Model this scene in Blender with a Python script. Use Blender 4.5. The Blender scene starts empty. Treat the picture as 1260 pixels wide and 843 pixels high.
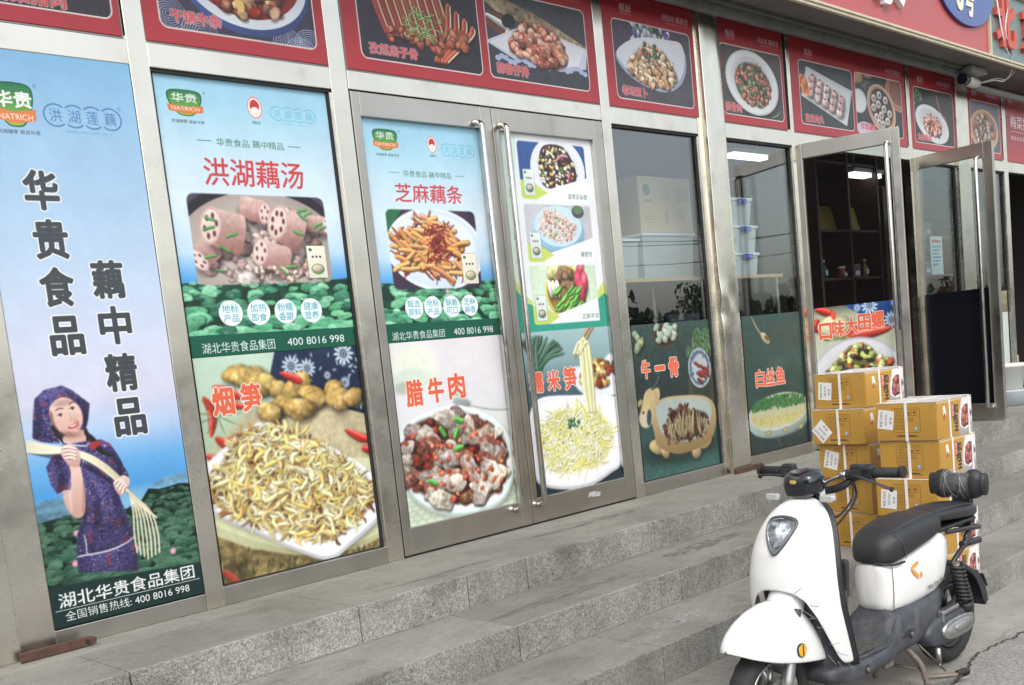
import bpy, bmesh, math, random
import numpy as np
from mathutils import Vector, Matrix, Euler
random.seed(7); RNG = np.random.default_rng(11)
S = bpy.context.scene
COL = S.collection
# ------------------------------------------------------------------ camera
YAW, PITCH, ROLL = 0.7680877, 0.1189238, -0.1046360
F_PX, CX, CY = 1296.905, 649.255, 597.648          # in pixels of a 1260 x 843 picture (the photograph is a crop)
cam_d = bpy.data.cameras.new('camera'); cam = bpy.data.objects.new('camera', cam_d); COL.objects.link(cam)
fw = Vector((math.sin(YAW)*math.cos(PITCH), math.cos(YAW)*math.cos(PITCH), -math.sin(PITCH)))
rt = Vector((math.cos(YAW), -math.sin(YAW), 0)); upv = rt.cross(fw)
r2 = rt*math.cos(ROLL)+upv*math.sin(ROLL); u2 = -rt*math.sin(ROLL)+upv*math.cos(ROLL)
M3 = Matrix((r2, u2, -fw)).transposed()
cam.matrix_world = Matrix.Translation((0, -4.0079, 0.8778)) @ M3.to_4x4()
cam_d.sensor_width = 36; cam_d.lens = F_PX/1260*36
cam_d.shift_x = (630-CX)/1260; cam_d.shift_y = (CY-421.5)/1260
cam_d.clip_start = 0.05; cam_d.clip_end = 2000
S.camera = cam
# ------------------------------------------------------------------ sky, sun, exposure
SUN_EL, SUN_AZ = math.radians(48), math.radians(215)    # azimuth: degrees from +Y towards +X
W = bpy.data.worlds.new('World'); S.world = W; W.use_nodes = True
nt = W.node_tree; nt.nodes.clear()
sky = nt.nodes.new('ShaderNodeTexSky'); sky.sky_type = 'NISHITA'; sky.sun_disc = False
sky.sun_elevation = SUN_EL; sky.sun_rotation = SUN_AZ; sky.dust_density = 3.0; sky.air_density = 1.2
hs = nt.nodes.new('ShaderNodeHueSaturation'); hs.inputs['Saturation'].default_value = 0.42
wtc = nt.nodes.new('ShaderNodeTexCoord'); wno = nt.nodes.new('ShaderNodeTexNoise')
wno.inputs['Scale'].default_value = 2.2; wno.inputs['Detail'].default_value = 6
wmp = nt.nodes.new('ShaderNodeMapping'); wmp.inputs['Scale'].default_value = (1, 1, 2.6)
wr = nt.nodes.new('ShaderNodeMapRange'); wr.inputs[1].default_value = .3; wr.inputs[2].default_value = .75
wr.inputs[3].default_value = .72; wr.inputs[4].default_value = 1.25
wm = nt.nodes.new('ShaderNodeMix'); wm.data_type = 'RGBA'; wm.blend_type = 'MULTIPLY'; wm.inputs[0].default_value = 1
bg = nt.nodes.new('ShaderNodeBackground'); bg.inputs['Strength'].default_value = 0.15
wo = nt.nodes.new('ShaderNodeOutputWorld'); L = nt.links.new
L(sky.outputs[0], hs.inputs['Color']); L(wtc.outputs['Generated'], wmp.inputs[0]); L(wmp.outputs[0], wno.inputs['Vector'])
L(wno.outputs['Fac'], wr.inputs[0]); L(hs.outputs[0], wm.inputs[6]); L(wr.outputs[0], wm.inputs[7])
L(wm.outputs[2], bg.inputs[0]); L(bg.outputs[0], wo.inputs[0])
sl = bpy.data.lights.new('sun', 'SUN'); sl.energy = 0.55; sl.angle = math.radians(22); sl.color = (1, .965, .91)
so = bpy.data.objects.new('sun', sl); COL.objects.link(so)
sd = Vector((math.sin(SUN_AZ)*math.cos(SUN_EL), math.cos(SUN_AZ)*math.cos(SUN_EL), math.sin(SUN_EL)))
so.rotation_euler = sd.to_track_quat('Z', 'Y').to_euler()
S.view_settings.view_transform = 'Standard'; S.view_settings.look = 'None'
S.view_settings.exposure = 0.95; S.view_settings.gamma = 1
S.cycles.max_bounces = 8; S.cycles.transparent_max_bounces = 16

# ------------------------------------------------------------------ helpers: objects
def link(o, parent=None):
    COL.objects.link(o)
    if parent is not None: o.parent = parent
    return o
def tag(o, label=None, cat=None, group=None, kind=None):
    if label: o['label'] = label
    if cat: o['category'] = cat
    if group: o['group'] = group
    if kind: o['kind'] = kind
    return o
def thing(name, label, cat, loc=(0, 0, 0), rz=0, group=None):
    o = bpy.data.objects.new(name, None); o.empty_display_size = .1
    COL.objects.link(o); o.location = loc; o.rotation_euler = (0, 0, rz)
    return tag(o, label, cat, group)
def kids(o): return [c for c in bpy.data.objects if c.parent == o]
def copy_tree(o, loc=None, rz=None, label=None, parent=None):
    c = o.copy(); COL.objects.link(c); c.parent = parent
    if loc is not None: c.location = loc
    if rz is not None: c.rotation_euler = (0, 0, rz)
    if label: c['label'] = label
    for ch in kids(o): copy_tree(ch, parent=c)
    return c
class MB:
    """collects faces in plain lists; build() links them as ONE mesh object"""
    def __init__(s): s.v = []; s.f = []; s.sm = []
    def add(s, vs, fs, smooth=False):
        n = len(s.v); s.v += [tuple(v) for v in vs]; s.f += [tuple(i+n for i in f) for f in fs]; s.sm += [smooth]*len(fs); return s
    def box(s, x0, x1, y0, y1, z0, z1):
        vs = [(x, y, z) for x in (x0, x1) for y in (y0, y1) for z in (z0, z1)]
        return s.add(vs, [(0, 1, 3, 2), (4, 6, 7, 5), (0, 4, 5, 1), (2, 3, 7, 6), (0, 2, 6, 4), (1, 5, 7, 3)])
    def boxc(s, c, size, rot=None):
        h = [k/2 for k in size]; R = rot.to_matrix() if rot is not None else Matrix.Identity(3)
        vs = [Vector(c)+R @ Vector((x*h[0], y*h[1], z*h[2])) for x in (-1, 1) for y in (-1, 1) for z in (-1, 1)]
        return s.add(vs, [(0, 1, 3, 2), (4, 6, 7, 5), (0, 4, 5, 1), (2, 3, 7, 6), (0, 2, 6, 4), (1, 5, 7, 3)])
    def tube(s, pts, r, n=10, caps=True, flat=None):
        pts = [Vector(p) for p in pts]; m = len(pts)
        rs = r if isinstance(r, (list, tuple)) else [r]*m
        rings = []; prev = None
        for i, p in enumerate(pts):
            t = (pts[min(i+1, m-1)]-pts[max(i-1, 0)]).normalized()
            if prev is None:
                a = Vector((0, 0, 1)) if abs(t.z) < .9 else Vector((1, 0, 0)); nrm = t.cross(a).normalized()
            else:
                nrm = (prev - t*prev.dot(t)).normalized()
            prev = nrm; b = t.cross(nrm)
            rings.append([p+(nrm*math.cos(2*math.pi*k/n)+b*math.sin(2*math.pi*k/n)*(flat or 1))*rs[i] for k in range(n)])
        vs = [v for R in rings for v in R]
        fs = [(i*n+k, i*n+(k+1) % n, (i+1)*n+(k+1) % n, (i+1)*n+k) for i in range(m-1) for k in range(n)]
        s.add(vs, fs, True)
        if caps:
            s.add(rings[0], [tuple(range(n))[::-1]]); s.add(rings[-1], [tuple(range(n))])
        return s
    def loft(s, rings, closed=True, caps=True, smooth=True):
        n = len(rings[0]); m = len(rings); vs = [v for R in rings for v in R]
        kk = range(n) if closed else range(n-1)
        s.add(vs, [(i*n+k, i*n+(k+1) % n, (i+1)*n+(k+1) % n, (i+1)*n+k) for i in range(m-1) for k in kk], smooth)
        if caps and closed:
            s.add(rings[0], [tuple(range(n))[::-1]], smooth); s.add(rings[-1], [tuple(range(n))], smooth)
        return s
    def disc(s, c, axis, r, h, n=20, r2=None):
        c = Vector(c); a = Vector(axis).normalized()
        return s.tube([c-a*h/2, c+a*h/2], [r, r if r2 is None else r2], n)
    def prism(s, poly, y0, y1):            # polygon in x,z pushed from y0 to y1
        n = len(poly)
        vs = [(x, y0, z) for x, z in poly]+[(x, y1, z) for x, z in poly]
        return s.add(vs, [tuple(range(n)), tuple(range(2*n-1, n-1, -1))]+[(i, i+n, (i+1) % n+n, (i+1) % n) for i in range(n)])
    def build(s, name, mat, parent=None, bevel=0, sub=0, solid=0, seg=2, fix=True):
        me = bpy.data.meshes.new(name); me.from_pydata(s.v, [], s.f)
        me.polygons.foreach_set('use_smooth', s.sm); me.update()
        bm = bmesh.new(); bm.from_mesh(me); bmesh.ops.remove_doubles(bm, verts=bm.verts, dist=1e-5)
        if fix: bmesh.ops.recalc_face_normals(bm, faces=bm.faces)
        bm.to_mesh(me); bm.free()
        o = link(bpy.data.objects.new(name, me), parent); me.materials.append(mat)
        if bevel:
            m = o.modifiers.new('bevel', 'BEVEL'); m.width = bevel; m.segments = seg; m.limit_method = 'ANGLE'; m.angle_limit = .6
            m.harden_normals = False
        if solid:
            m = o.modifiers.new('solid', 'SOLIDIFY'); m.thickness = solid; m.offset = -1
        if sub:
            m = o.modifiers.new('sub', 'SUBSURF'); m.levels = sub; m.render_levels = sub
        return o
def struct(o): return tag(o, kind='structure')

# ------------------------------------------------------------------ helpers: materials
MATS = {}
def mat(name, col, rough=.5, metal=0., noise=None, bump=None, spec=.5, coat=0., trans=0, alpha=1, aniso=None, stain=None):
    """noise=(scale, amount, detail) colour variation; bump=(scale, strength); stain=(scale, colour, lo, hi)"""
    if name in MATS: return MATS[name]
    m = bpy.data.materials.new(name); m.use_nodes = True; t = m.node_tree; b = t.nodes['Principled BSDF']; K = t.links.new
    b.inputs['Base Color'].default_value = (*col, 1); b.inputs['Roughness'].default_value = rough
    b.inputs['Metallic'].default_value = metal; b.inputs['Specular IOR Level'].default_value = spec
    b.inputs['Coat Weight'].default_value = coat; b.inputs['Coat Roughness'].default_value = .08
    b.inputs['Transmission Weight'].default_value = trans; b.inputs['Alpha'].default_value = alpha
    tc = t.nodes.new('ShaderNodeTexCoord'); src = None
    g = t.nodes.new('ShaderNodeNewGeometry')
    pos = g.outputs['Position']
    if noise:
        n = t.nodes.new('ShaderNodeTexNoise'); n.inputs['Scale'].default_value = noise[0]; n.inputs['Detail'].default_value = noise[2] if len(noise) > 2 else 5
        n.inputs['Roughness'].default_value = .65
        K(pos, n.inputs['Vector'])
        r = t.nodes.new('ShaderNodeMapRange'); r.inputs[1].default_value = .28; r.inputs[2].default_value = .72
        r.inputs[3].default_value = 1-noise[1]; r.inputs[4].default_value = 1+noise[1]; K(n.outputs['Fac'], r.inputs[0])
        x = t.nodes.new('ShaderNodeMix'); x.data_type = 'RGBA'; x.blend_type = 'MULTIPLY'; x.inputs[0].default_value = 1
        x.inputs[6].default_value = (*col, 1); K(r.outputs[0], x.inputs[7]); src = x.outputs[2]
        q = t.nodes.new('ShaderNodeMapRange'); q.inputs[3].default_value = max(.02, rough-.12); q.inputs[4].default_value = min(1, rough+.12)
        K(n.outputs['Fac'], q.inputs[0]); K(q.outputs[0], b.inputs['Roughness'])
    if stain:
        n = t.nodes.new('ShaderNodeTexNoise'); n.inputs['Scale'].default_value = stain[0]; n.inputs['Detail'].default_value = 7; n.inputs['Roughness'].default_value = .7
        mp = t.nodes.new('ShaderNodeMapping'); K(pos, mp.inputs[0])
        if len(stain) > 4: mp.inputs['Scale'].default_value = stain[4]
        K(mp.outputs[0], n.inputs['Vector'])
        r = t.nodes.new('ShaderNodeMapRange'); r.inputs[1].default_value = stain[2]; r.inputs[2].default_value = stain[3]; K(n.outputs['Fac'], r.inputs[0])
        x = t.nodes.new('ShaderNodeMix'); x.data_type = 'RGBA'; K(r.outputs[0], x.inputs[0])
        if src is not None: K(src, x.inputs[6])
        else: x.inputs[6].default_value = (*col, 1)
        x.inputs[7].default_value = (*stain[1], 1); src = x.outputs[2]
    if src is not None: K(src, b.inputs['Base Color'])
    if bump:
        n = t.nodes.new('ShaderNodeTexNoise'); n.inputs['Scale'].default_value = bump[0]; n.inputs['Detail'].default_value = 4
        mp = t.nodes.new('ShaderNodeMapping'); K(pos, mp.inputs[0])
        if len(bump) > 2: mp.inputs['Scale'].default_value = bump[2]
        K(mp.outputs[0], n.inputs['Vector'])
        u = t.nodes.new('ShaderNodeBump'); u.inputs['Strength'].default_value = bump[1]; u.inputs['Distance'].default_value = .01
        K(n.outputs['Fac'], u.inputs['Height']); K(u.outputs[0], b.inputs['Normal'])
    MATS[name] = m
    return m
def emit(name, col, s):
    m = bpy.data.materials.new(name); m.use_nodes = True; t = m.node_tree; t.nodes.clear()
    e = t.nodes.new('ShaderNodeEmission'); e.inputs[0].default_value = (*col, 1); e.inputs[1].default_value = s
    o = t.nodes.new('ShaderNodeOutputMaterial'); t.links.new(e.outputs[0], o.inputs[0]); return m
def glass(name, tint=(.93, .96, .95), ior=1.9, base=.0):
    m = bpy.data.materials.new(name); m.use_nodes = True; t = m.node_tree; t.nodes.clear(); K = t.links.new
    tr = t.nodes.new('ShaderNodeBsdfTransparent'); tr.inputs[0].default_value = (*tint, 1)
    gl = t.nodes.new('ShaderNodeBsdfGlossy'); gl.inputs['Roughness'].default_value = .0; gl.inputs[0].default_value = (.95, .97, 1, 1)
    fr = t.nodes.new('ShaderNodeFresnel'); g0 = t.nodes.new('ShaderNodeNewGeometry'); ma = t.nodes.new('ShaderNodeMath'); ma.operation = 'MULTIPLY_ADD'; ma.inputs[1].default_value = 1/ior-ior; ma.inputs[2].default_value = ior; K(g0.outputs['Backfacing'], ma.inputs[0]); K(ma.outputs[0], fr.inputs[0])
    n = t.nodes.new('ShaderNodeTexNoise'); n.inputs['Scale'].default_value = 1.3; n.inputs['Detail'].default_value = 1
    g = t.nodes.new('ShaderNodeNewGeometry'); K(g.outputs['Position'], n.inputs['Vector'])
    u = t.nodes.new('ShaderNodeBump'); u.inputs['Strength'].default_value = .05; u.inputs['Distance'].default_value = .02
    K(n.outputs['Fac'], u.inputs['Height']); K(u.outputs[0], gl.inputs['Normal'])
    mx = t.nodes.new('ShaderNodeMixShader'); o = t.nodes.new('ShaderNodeOutputMaterial')
    K(fr.outputs[0], mx.inputs[0]); K(tr.outputs[0], mx.inputs[1]); K(gl.outputs[0], mx.inputs[2]); K(mx.outputs[0], o.inputs[0])
    return m
def stone(name, col, speck, dirt, sp=.5, patch=.1):
    """grey granite: fine dark and light grains, slab-to-slab tone, soft dirt"""
    m = bpy.data.materials.new(name); m.use_nodes = True; t = m.node_tree; b = t.nodes['Principled BSDF']; K = t.links.new
    g = t.nodes.new('ShaderNodeNewGeometry'); P = g.outputs['Position']
    def noi(sc, de, ro=.6, mp=None):
        n = t.nodes.new('ShaderNodeTexNoise'); n.inputs['Scale'].default_value = sc; n.inputs['Detail'].default_value = de; n.inputs['Roughness'].default_value = ro
        if mp:
            q = t.nodes.new('ShaderNodeMapping'); q.inputs['Scale'].default_value = mp; K(P, q.inputs[0]); K(q.outputs[0], n.inputs['Vector'])
        else: K(P, n.inputs['Vector'])
        return n.outputs['Fac']
    def rng(s, a, c, lo, hi):
        r = t.nodes.new('ShaderNodeMapRange'); r.inputs[1].default_value = a; r.inputs[2].default_value = c; r.inputs[3].default_value = lo; r.inputs[4].default_value = hi
        K(s, r.inputs[0]); return r.outputs[0]
    def mul(a, bb, fac=1, mode='MULTIPLY'):
        x = t.nodes.new('ShaderNodeMix'); x.data_type = 'RGBA'; x.blend_type = mode
        if isinstance(fac, (int, float)): x.inputs[0].default_value = fac
        else: K(fac, x.inputs[0])
        for k, v in ((6, a), (7, bb)):
            if isinstance(v, tuple): x.inputs[k].default_value = (*v, 1)
            else: K(v, x.inputs[k])
        return x.outputs[2]
    oi = t.nodes.new('ShaderNodeObjectInfo')
    c = mul(col, rng(noi(260, 2, .8), .34, .62, 1-speck, 1+speck))
    c = mul(c, rng(noi(70, 3, .7), .3, .7, 1-speck*.5, 1+speck*.5))
    c = mul(c, rng(oi.outputs['Random'], 0, 1, .86, 1.1))
    c = mul(c, rng(noi(2.2, 5, .6), .3, .7, .9-patch, 1.06+patch)); c = mul(c, rng(noi(26, 8, .85), .35, .65, .84, 1.12))
    c = mul(c, dirt, rng(noi(3.4, 12, .8, (.8, 1.3, 1.3)), .50, .72, 0, sp))
    c = mul(c, (.085, .08, .075), rng(noi(8, 12, .8, (.8, 1.3, 1.3)), .64, .74, 0, .6), 'MIX')
    K(c, b.inputs['Base Color']); b.inputs['Roughness'].default_value = .72; b.inputs['Specular IOR Level'].default_value = .35
    u = t.nodes.new('ShaderNodeBump'); u.inputs['Strength'].default_value = .35; u.inputs['Distance'].default_value = .004
    K(noi(180, 4, .7), u.inputs['Height']); K(u.outputs[0], b.inputs['Normal'])
    return m
# steel of the shop front: brushed, streaky, slightly warm
def steel(name, col=(.74, .70, .61), rough=.24, dirt=.4):
    m = bpy.data.materials.new(name); m.use_nodes = True; t = m.node_tree; b = t.nodes['Principled BSDF']; K = t.links.new
    g = t.nodes.new('ShaderNodeNewGeometry')
    mp = t.nodes.new('ShaderNodeMapping'); mp.inputs['Scale'].default_value = (1, 1, 1); K(g.outputs['Position'], mp.inputs[0])
    n = t.nodes.new('ShaderNodeTexNoise'); n.inputs['Scale'].default_value = 2.5; n.inputs['Detail'].default_value = 6; K(mp.outputs[0], n.inputs['Vector'])
    n2 = t.nodes.new('ShaderNodeTexNoise'); n2.inputs['Scale'].default_value = 7; n2.inputs['Detail'].default_value = 7; n2.inputs['Roughness'].default_value = .6; K(mp.outputs[0], n2.inputs['Vector'])
    r = t.nodes.new('ShaderNodeMapRange'); r.inputs[1].default_value = .3; r.inputs[2].default_value = .7; r.inputs[3].default_value = .93; r.inputs[4].default_value = 1.05; K(n.outputs['Fac'], r.inputs[0])
    x = t.nodes.new('ShaderNodeMix'); x.data_type = 'RGBA'; x.blend_type = 'MULTIPLY'; x.inputs[0].default_value = 1; x.inputs[6].default_value = (*col, 1); K(r.outputs[0], x.inputs[7])
    r2 = t.nodes.new('ShaderNodeMapRange'); r2.inputs[1].default_value = .60; r2.inputs[2].default_value = .82; r2.inputs[4].default_value = dirt*.8; K(n2.outputs['Fac'], r2.inputs[0])
    y = t.nodes.new('ShaderNodeMix'); y.data_type = 'RGBA'; K(r2.outputs[0], y.inputs[0]); K(x.outputs[2], y.inputs[6]); y.inputs[7].default_value = (.27, .235, .19, 1)
    K(y.outputs[2], b.inputs['Base Color'])
    q = t.nodes.new('ShaderNodeMapRange'); q.inputs[1].default_value = .3; q.inputs[2].default_value = .75; q.inputs[3].default_value = rough-.06; q.inputs[4].default_value = rough+.10; K(n2.outputs['Fac'], q.inputs[0])
    K(q.outputs[0], b.inputs['Roughness']); b.inputs['Metallic'].default_value = 1.
    u = t.nodes.new('ShaderNodeBump'); u.inputs['Strength'].default_value = .18; u.inputs['Distance'].default_value = .01
    n3 = t.nodes.new('ShaderNodeTexNoise'); n3.inputs['Scale'].default_value = 3.5; K(g.outputs['Position'], n3.inputs['Vector'])
    K(n3.outputs['Fac'], u.inputs['Height']); K(u.outputs[0], b.inputs['Normal'])
    return m
# ------------------------------------------------------------------ flat prints: painted with numpy into generated images
HM = [0.0020406958, -0.00045364825, 1.5296996, -0.00074210549, -0.0028593539, 2.3321546, -0.00050425111, -8.8635901e-06]
def fp(k, *pts):
    """places measured on the shop front: (x0, y0, scale) views of it -> metres (X, Z) on the glass plane"""
    ox, oy, s = VIEW[k]; out = []
    for x, y in pts:
        x = ox+x/s; y = oy+y/s; d = HM[6]*x+HM[7]*y+1
        out.append(((HM[0]*x+HM[1]*y+HM[2])/d, (HM[3]*x+HM[4]*y+HM[5])/d))
    return out if len(out) > 1 else out[0]
VIEW = dict(A=(0, 0, 3.011), B=(0, 180, 3.011), Q=(0, 450, 2.1456), D=(170, 60, 3.5137), E=(200, 220, 3.2423), F=(220, 420, 2.6357),
            G=(420, 120, 3.0115), H=(440, 340, 2.479), I=(600, 130, 2.907), J=(600, 380, 3.24), K=(740, 140, 3.2423), L=(740, 360, 3.37),
            M=(400, 0, 3.5), N=(730, 0, 4.667), O=(940, 0, 3.9375), P=(960, 340, 3.833), R=(0, 0, 3), T=(960, 140, 3.243), W=(20, 460, 3.5136),
            U=(620, 150, 6.483), V=(640, 270, 6.482), X=(880, 20, 6.48), Y=(970, 40, 5.62), Z=(1110, 80, 6.02))
TILE = None
def smooth_noise(n, cells, seed):
    r = np.random.default_rng(seed); g = r.random((cells+1, cells+1)).astype('f4'); g[-1] = g[0]; g[:, -1] = g[:, 0]
    t = np.linspace(0, cells, n, endpoint=False); i = t.astype(int); f = t-i; f = f*f*(3-2*f)
    a = g[i][:, i]*(1-f)[None, :]+g[i][:, i+1]*f[None, :]; b = g[i+1][:, i]*(1-f)[None, :]+g[i+1][:, i+1]*f[None, :]
    return a*(1-f)[:, None]+b*f[:, None]
NT = 512
N_LO = sum(smooth_noise(NT, 8*2**k, 3+k)*.5**k for k in range(4))/1.875
N_MID = sum(smooth_noise(NT, 44*2**k, 70+k)*.4**k for k in range(2))/1.4
N_HI = sum(smooth_noise(NT, 64*2**k, 30+k)*.6**k for k in range(3))/1.96
N_HI2 = sum(smooth_noise(NT, 48*2**k, 50+k)*.6**k for k in range(3))/1.96
def nz(T, h, w, oy=None, ox=None, st=1.):
    oy = random.randrange(NT) if oy is None else oy; ox = random.randrange(NT) if ox is None else ox
    return T[(oy+(np.arange(h)*st).astype(int)) % NT][:, (ox+(np.arange(w)*st).astype(int)) % NT]
def crm(p, closed=True, n=6):
    """smooth curve through points"""
    p = [np.array(q, float) for q in p]; m = len(p); out = []
    for i in range(m if closed else m-1):
        a, b, c, d = (p[(i-1) % m], p[i], p[(i+1) % m], p[(i+2) % m]) if closed else (p[max(i-1, 0)], p[i], p[i+1], p[min(i+2, m-1)])
        for k in range(n):
            t = k/n; out.append(.5*(2*b+(c-a)*t+(2*a-5*b+4*c-d)*t*t+(-a+3*b-3*c+d)*t**3))
    if not closed: out.append(p[-1])
    return out
def C3(c): return np.array(c, 'f4')/255.
class Cv:
    def __init__(s, x0, z0, x1, z1, ppm, base=(255, 255, 255)):
        s.x0, s.z0, s.x1, s.z1, s.q = x0, z0, x1, z1, ppm
        s.w = max(4, int(round((x1-x0)*ppm))); s.h = max(4, int(round((z1-z0)*ppm)))
        s.a = np.empty((s.h, s.w, 3), 'f4'); s.a[:] = C3(base)
    def bb(s, xa, za, xb, zb):
        i0 = max(0, int((za-s.z0)*s.q)-2); i1 = min(s.h, int((zb-s.z0)*s.q)+3); j0 = max(0, int((xa-s.x0)*s.q)-2); j1 = min(s.w, int((xb-s.x0)*s.q)+3)
        if i1 <= i0 or j1 <= j0: return None
        Zg, Xg = np.meshgrid(s.z0+(np.arange(i0, i1)+.5)/s.q, s.x0+(np.arange(j0, j1)+.5)/s.q, indexing='ij')
        return i0, i1, j0, j1, Xg.astype('f4'), Zg.astype('f4')
    def put(s, i0, i1, j0, j1, m, col):
        A = s.a[i0:i1, j0:j1]; col = np.asarray(col, 'f4'); m = m[..., None]; A += (col-A)*m
    def grad(s, stops, x0=None, x1=None, z0=None, z1=None, alpha=1):
        b = s.bb(x0 if x0 is not None else s.x0, z0 if z0 is not None else s.z0, x1 if x1 is not None else s.x1, z1 if z1 is not None else s.z1)
        i0, i1, j0, j1, Xg, Zg = b; st = sorted(stops); zz = Zg[:, 0]; c = np.stack([np.interp(zz, [a for a, _ in st], [q[k]/255 for _, q in st]) for k in range(3)], -1)
        s.put(i0, i1, j0, j1, np.full(Xg.shape, alpha, 'f4'), np.repeat(c[:, None], j1-j0, 1))
    def mask(s, pts, ss=2):
        P = np.array(pts, 'f4'); b = s.bb(P[:, 0].min(), P[:, 1].min(), P[:, 0].max(), P[:, 1].max())
        if b is None: return None
        i0, i1, j0, j1, Xg, Zg = b; h, w = Xg.shape; acc = np.zeros((h, w), 'f4')
        for a in range(ss):
            for c in range(ss):
                X = Xg[0]+((c+.5)/ss-.5)/s.q; Zr = Zg[:, 0]+((a+.5)/ss-.5)/s.q; ins = np.zeros((h, w), bool)
                for k in range(len(P)):
                    xa, za = P[k]; xb, zb = P[(k+1) % len(P)]
                    if za == zb: continue
                    rows = (za > Zr) != (zb > Zr)
                    if not rows.any(): continue
                    xi = xa+(Zr[rows]-za)*(xb-xa)/(zb-za); ins[rows] ^= X[None, :] < xi[:, None]
                acc += ins
        return i0, i1, j0, j1, Xg, Zg, acc/(ss*ss)
    def poly(s, pts, col, alpha=1, smooth=False, soft=0, tex=0, g=None):
        """g=(colour at the bottom, colour at the top) for a vertical blend"""
        if smooth: pts = crm(pts)
        r = s.mask(pts)
        if r is None: return
        i0, i1, j0, j1, Xg, Zg, m = r
        if soft: m = blur(m, soft)
        c = np.empty((*m.shape, 3), 'f4'); c[:] = C3(col)
        if g is not None:
            t = (Zg-Zg.min())/(Zg.max()-Zg.min()+1e-6); c = C3(g[0])+(C3(g[1])-C3(g[0]))*t[..., None]
        if tex: c = c*(1+tex*(nz(N_HI, *m.shape)-.5)*2+tex*(nz(N_LO, *m.shape)-.5)*2)[..., None]
        s.put(i0, i1, j0, j1, m*alpha, np.clip(c, 0, 1))
    def ell(s, cx, cz, rx, rz, col, ang=0, soft=.0, alpha=1, shade=0, col2=None, rim=None):
        R = max(rx, rz)*1.1+soft; b = s.bb(cx-R, cz-R, cx+R, cz+R)
        if b is None: return
        i0, i1, j0, j1, Xg, Zg = b; ca, sa = math.cos(ang), math.sin(ang); u = ((Xg-cx)*ca+(Zg-cz)*sa)/rx; v = (-(Xg-cx)*sa+(Zg-cz)*ca)/rz
        r = np.sqrt(u*u+v*v); sf = max(soft, .8/s.q)/min(rx, rz); m = np.clip((1-r)/sf+.5, 0, 1)
        c = np.empty((*m.shape, 3), 'f4'); c[:] = C3(col)
        if col2 is not None: c += (C3(col2)-c)*np.clip(r, 0, 1)[..., None]**2
        if shade: c = c*(1+shade*(.6*v-.4*u)*np.clip(r, 0, 1))[..., None]
        if rim is not None: c += (C3(rim[0])-c)*np.clip(1-abs(r-rim[1])/rim[2], 0, 1)[..., None]
        s.put(i0, i1, j0, j1, m*alpha, np.clip(c, 0, 1))
    def blob(s, cx, cz, rx, rz, col, ang=0, irr=.18, shade=.5, tex=.25, shadow=.5, col2=None, gloss=0., k=None):
        if shadow:
            s.ell(cx+rx*.12, cz-rz*.22, rx*1.1, rz*1.1, (20, 10, 8), ang, soft=min(rx, rz)*.5, alpha=shadow)
        R = max(rx, rz)*(1.05+irr); b = s.bb(cx-R, cz-R, cx+R, cz+R)
        if b is None: return
        i0, i1, j0, j1, Xg, Zg = b; ca, sa = math.cos(ang), math.sin(ang); u = ((Xg-cx)*ca+(Zg-cz)*sa)/rx; v = (-(Xg-cx)*sa+(Zg-cz)*ca)/rz
        th = np.arctan2(v, u); q = np.zeros_like(th)
        for f in (2, 3, 5, 7): q += np.cos(f*th+random.random()*6.3)*(random.random()*.5+.5)/f**.6
        r = np.sqrt(u*u+v*v)/(1+irr*q*.7); m = np.clip((1-r)*min(rx, rz)*s.q+.5, 0, 1)
        h, w = m.shape; n = nz(N_HI, h, w); n2 = nz(N_LO, h, w, st=3)
        c = np.empty((h, w, 3), 'f4'); c[:] = C3(col)
        if col2 is not None: c += (C3(col2)-c)*np.clip((n2-.42)*5, 0, 1)[..., None]
        dx = (Xg-cx)/R; dz = (Zg-cz)/R
        lum = 1+shade*(.75*dz-.45*dx)-shade*.55*np.clip(r, 0, 1)**5+tex*(n-.5)*2+tex*(n2-.5)
        c = c*lum[..., None]
        if gloss: c += (np.clip((n2-.56)*9, 0, 1)*np.clip(1.1-r, 0, 1)*gloss*np.clip(.5+dz, 0, 1))[..., None]
        s.put(i0, i1, j0, j1, m, np.clip(c, 0, 1))
    def strand(s, pts, w, col, shade=.55, shadow=.45, smooth=True, taper=.5, hi=.25, alpha=1, sq=False):
        P = crm(pts, False, 4) if smooth and len(pts) > 2 else [np.array(p, float) for p in pts]
        P = np.array(P, 'f4'); n = len(P); sw = w*1.5
        b = s.bb(P[:, 0].min()-sw, P[:, 1].min()-sw, P[:, 0].max()+sw, P[:, 1].max()+sw)
        if b is None: return
        i0, i1, j0, j1, Xg, Zg = b; best = np.full(Xg.shape, 9., 'f4'); sg = np.zeros_like(best)
        for k in range(n-1):
            d = P[k+1]-P[k]; L2 = d@d+1e-12; t = np.clip(((Xg-P[k, 0])*d[0]+(Zg-P[k, 1])*d[1])/L2, 0, 1)
            ex = Xg-P[k, 0]-t*d[0]; ez = Zg-P[k, 1]-t*d[1]; f = (k+t)/(n-1); ww = w*(1-taper*(2*f-1)**2) if not sq else w
            r = np.sqrt(ex*ex+ez*ez)/ww; mk = r < best; best = np.where(mk, r, best); sg = np.where(mk, (ez*.8-ex*.5)/ww, sg)
        if shadow: s.put(i0, i1, j0, j1, np.clip((1.45-best)*1.6, 0, 1)*shadow, C3((25, 14, 8)))
        m = np.clip((1-best)*w*s.q+.5, 0, 1)*alpha
        c = C3(col)*(1+shade*sg-shade*.3*np.clip(best, 0, 1)**2)[..., None]+np.clip(1-abs(sg-.35)*4, 0, 1)[..., None]*hi
        s.put(i0, i1, j0, j1, m, np.clip(c, 0, 1))
    def soften(s, k=1, n=1):
        for _ in range(n):
            for c in range(3): s.a[..., c] = blur(s.a[..., c], k)
        s.a *= (1+.035*(nz(N_HI, s.h, s.w)-.5))[..., None]
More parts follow.
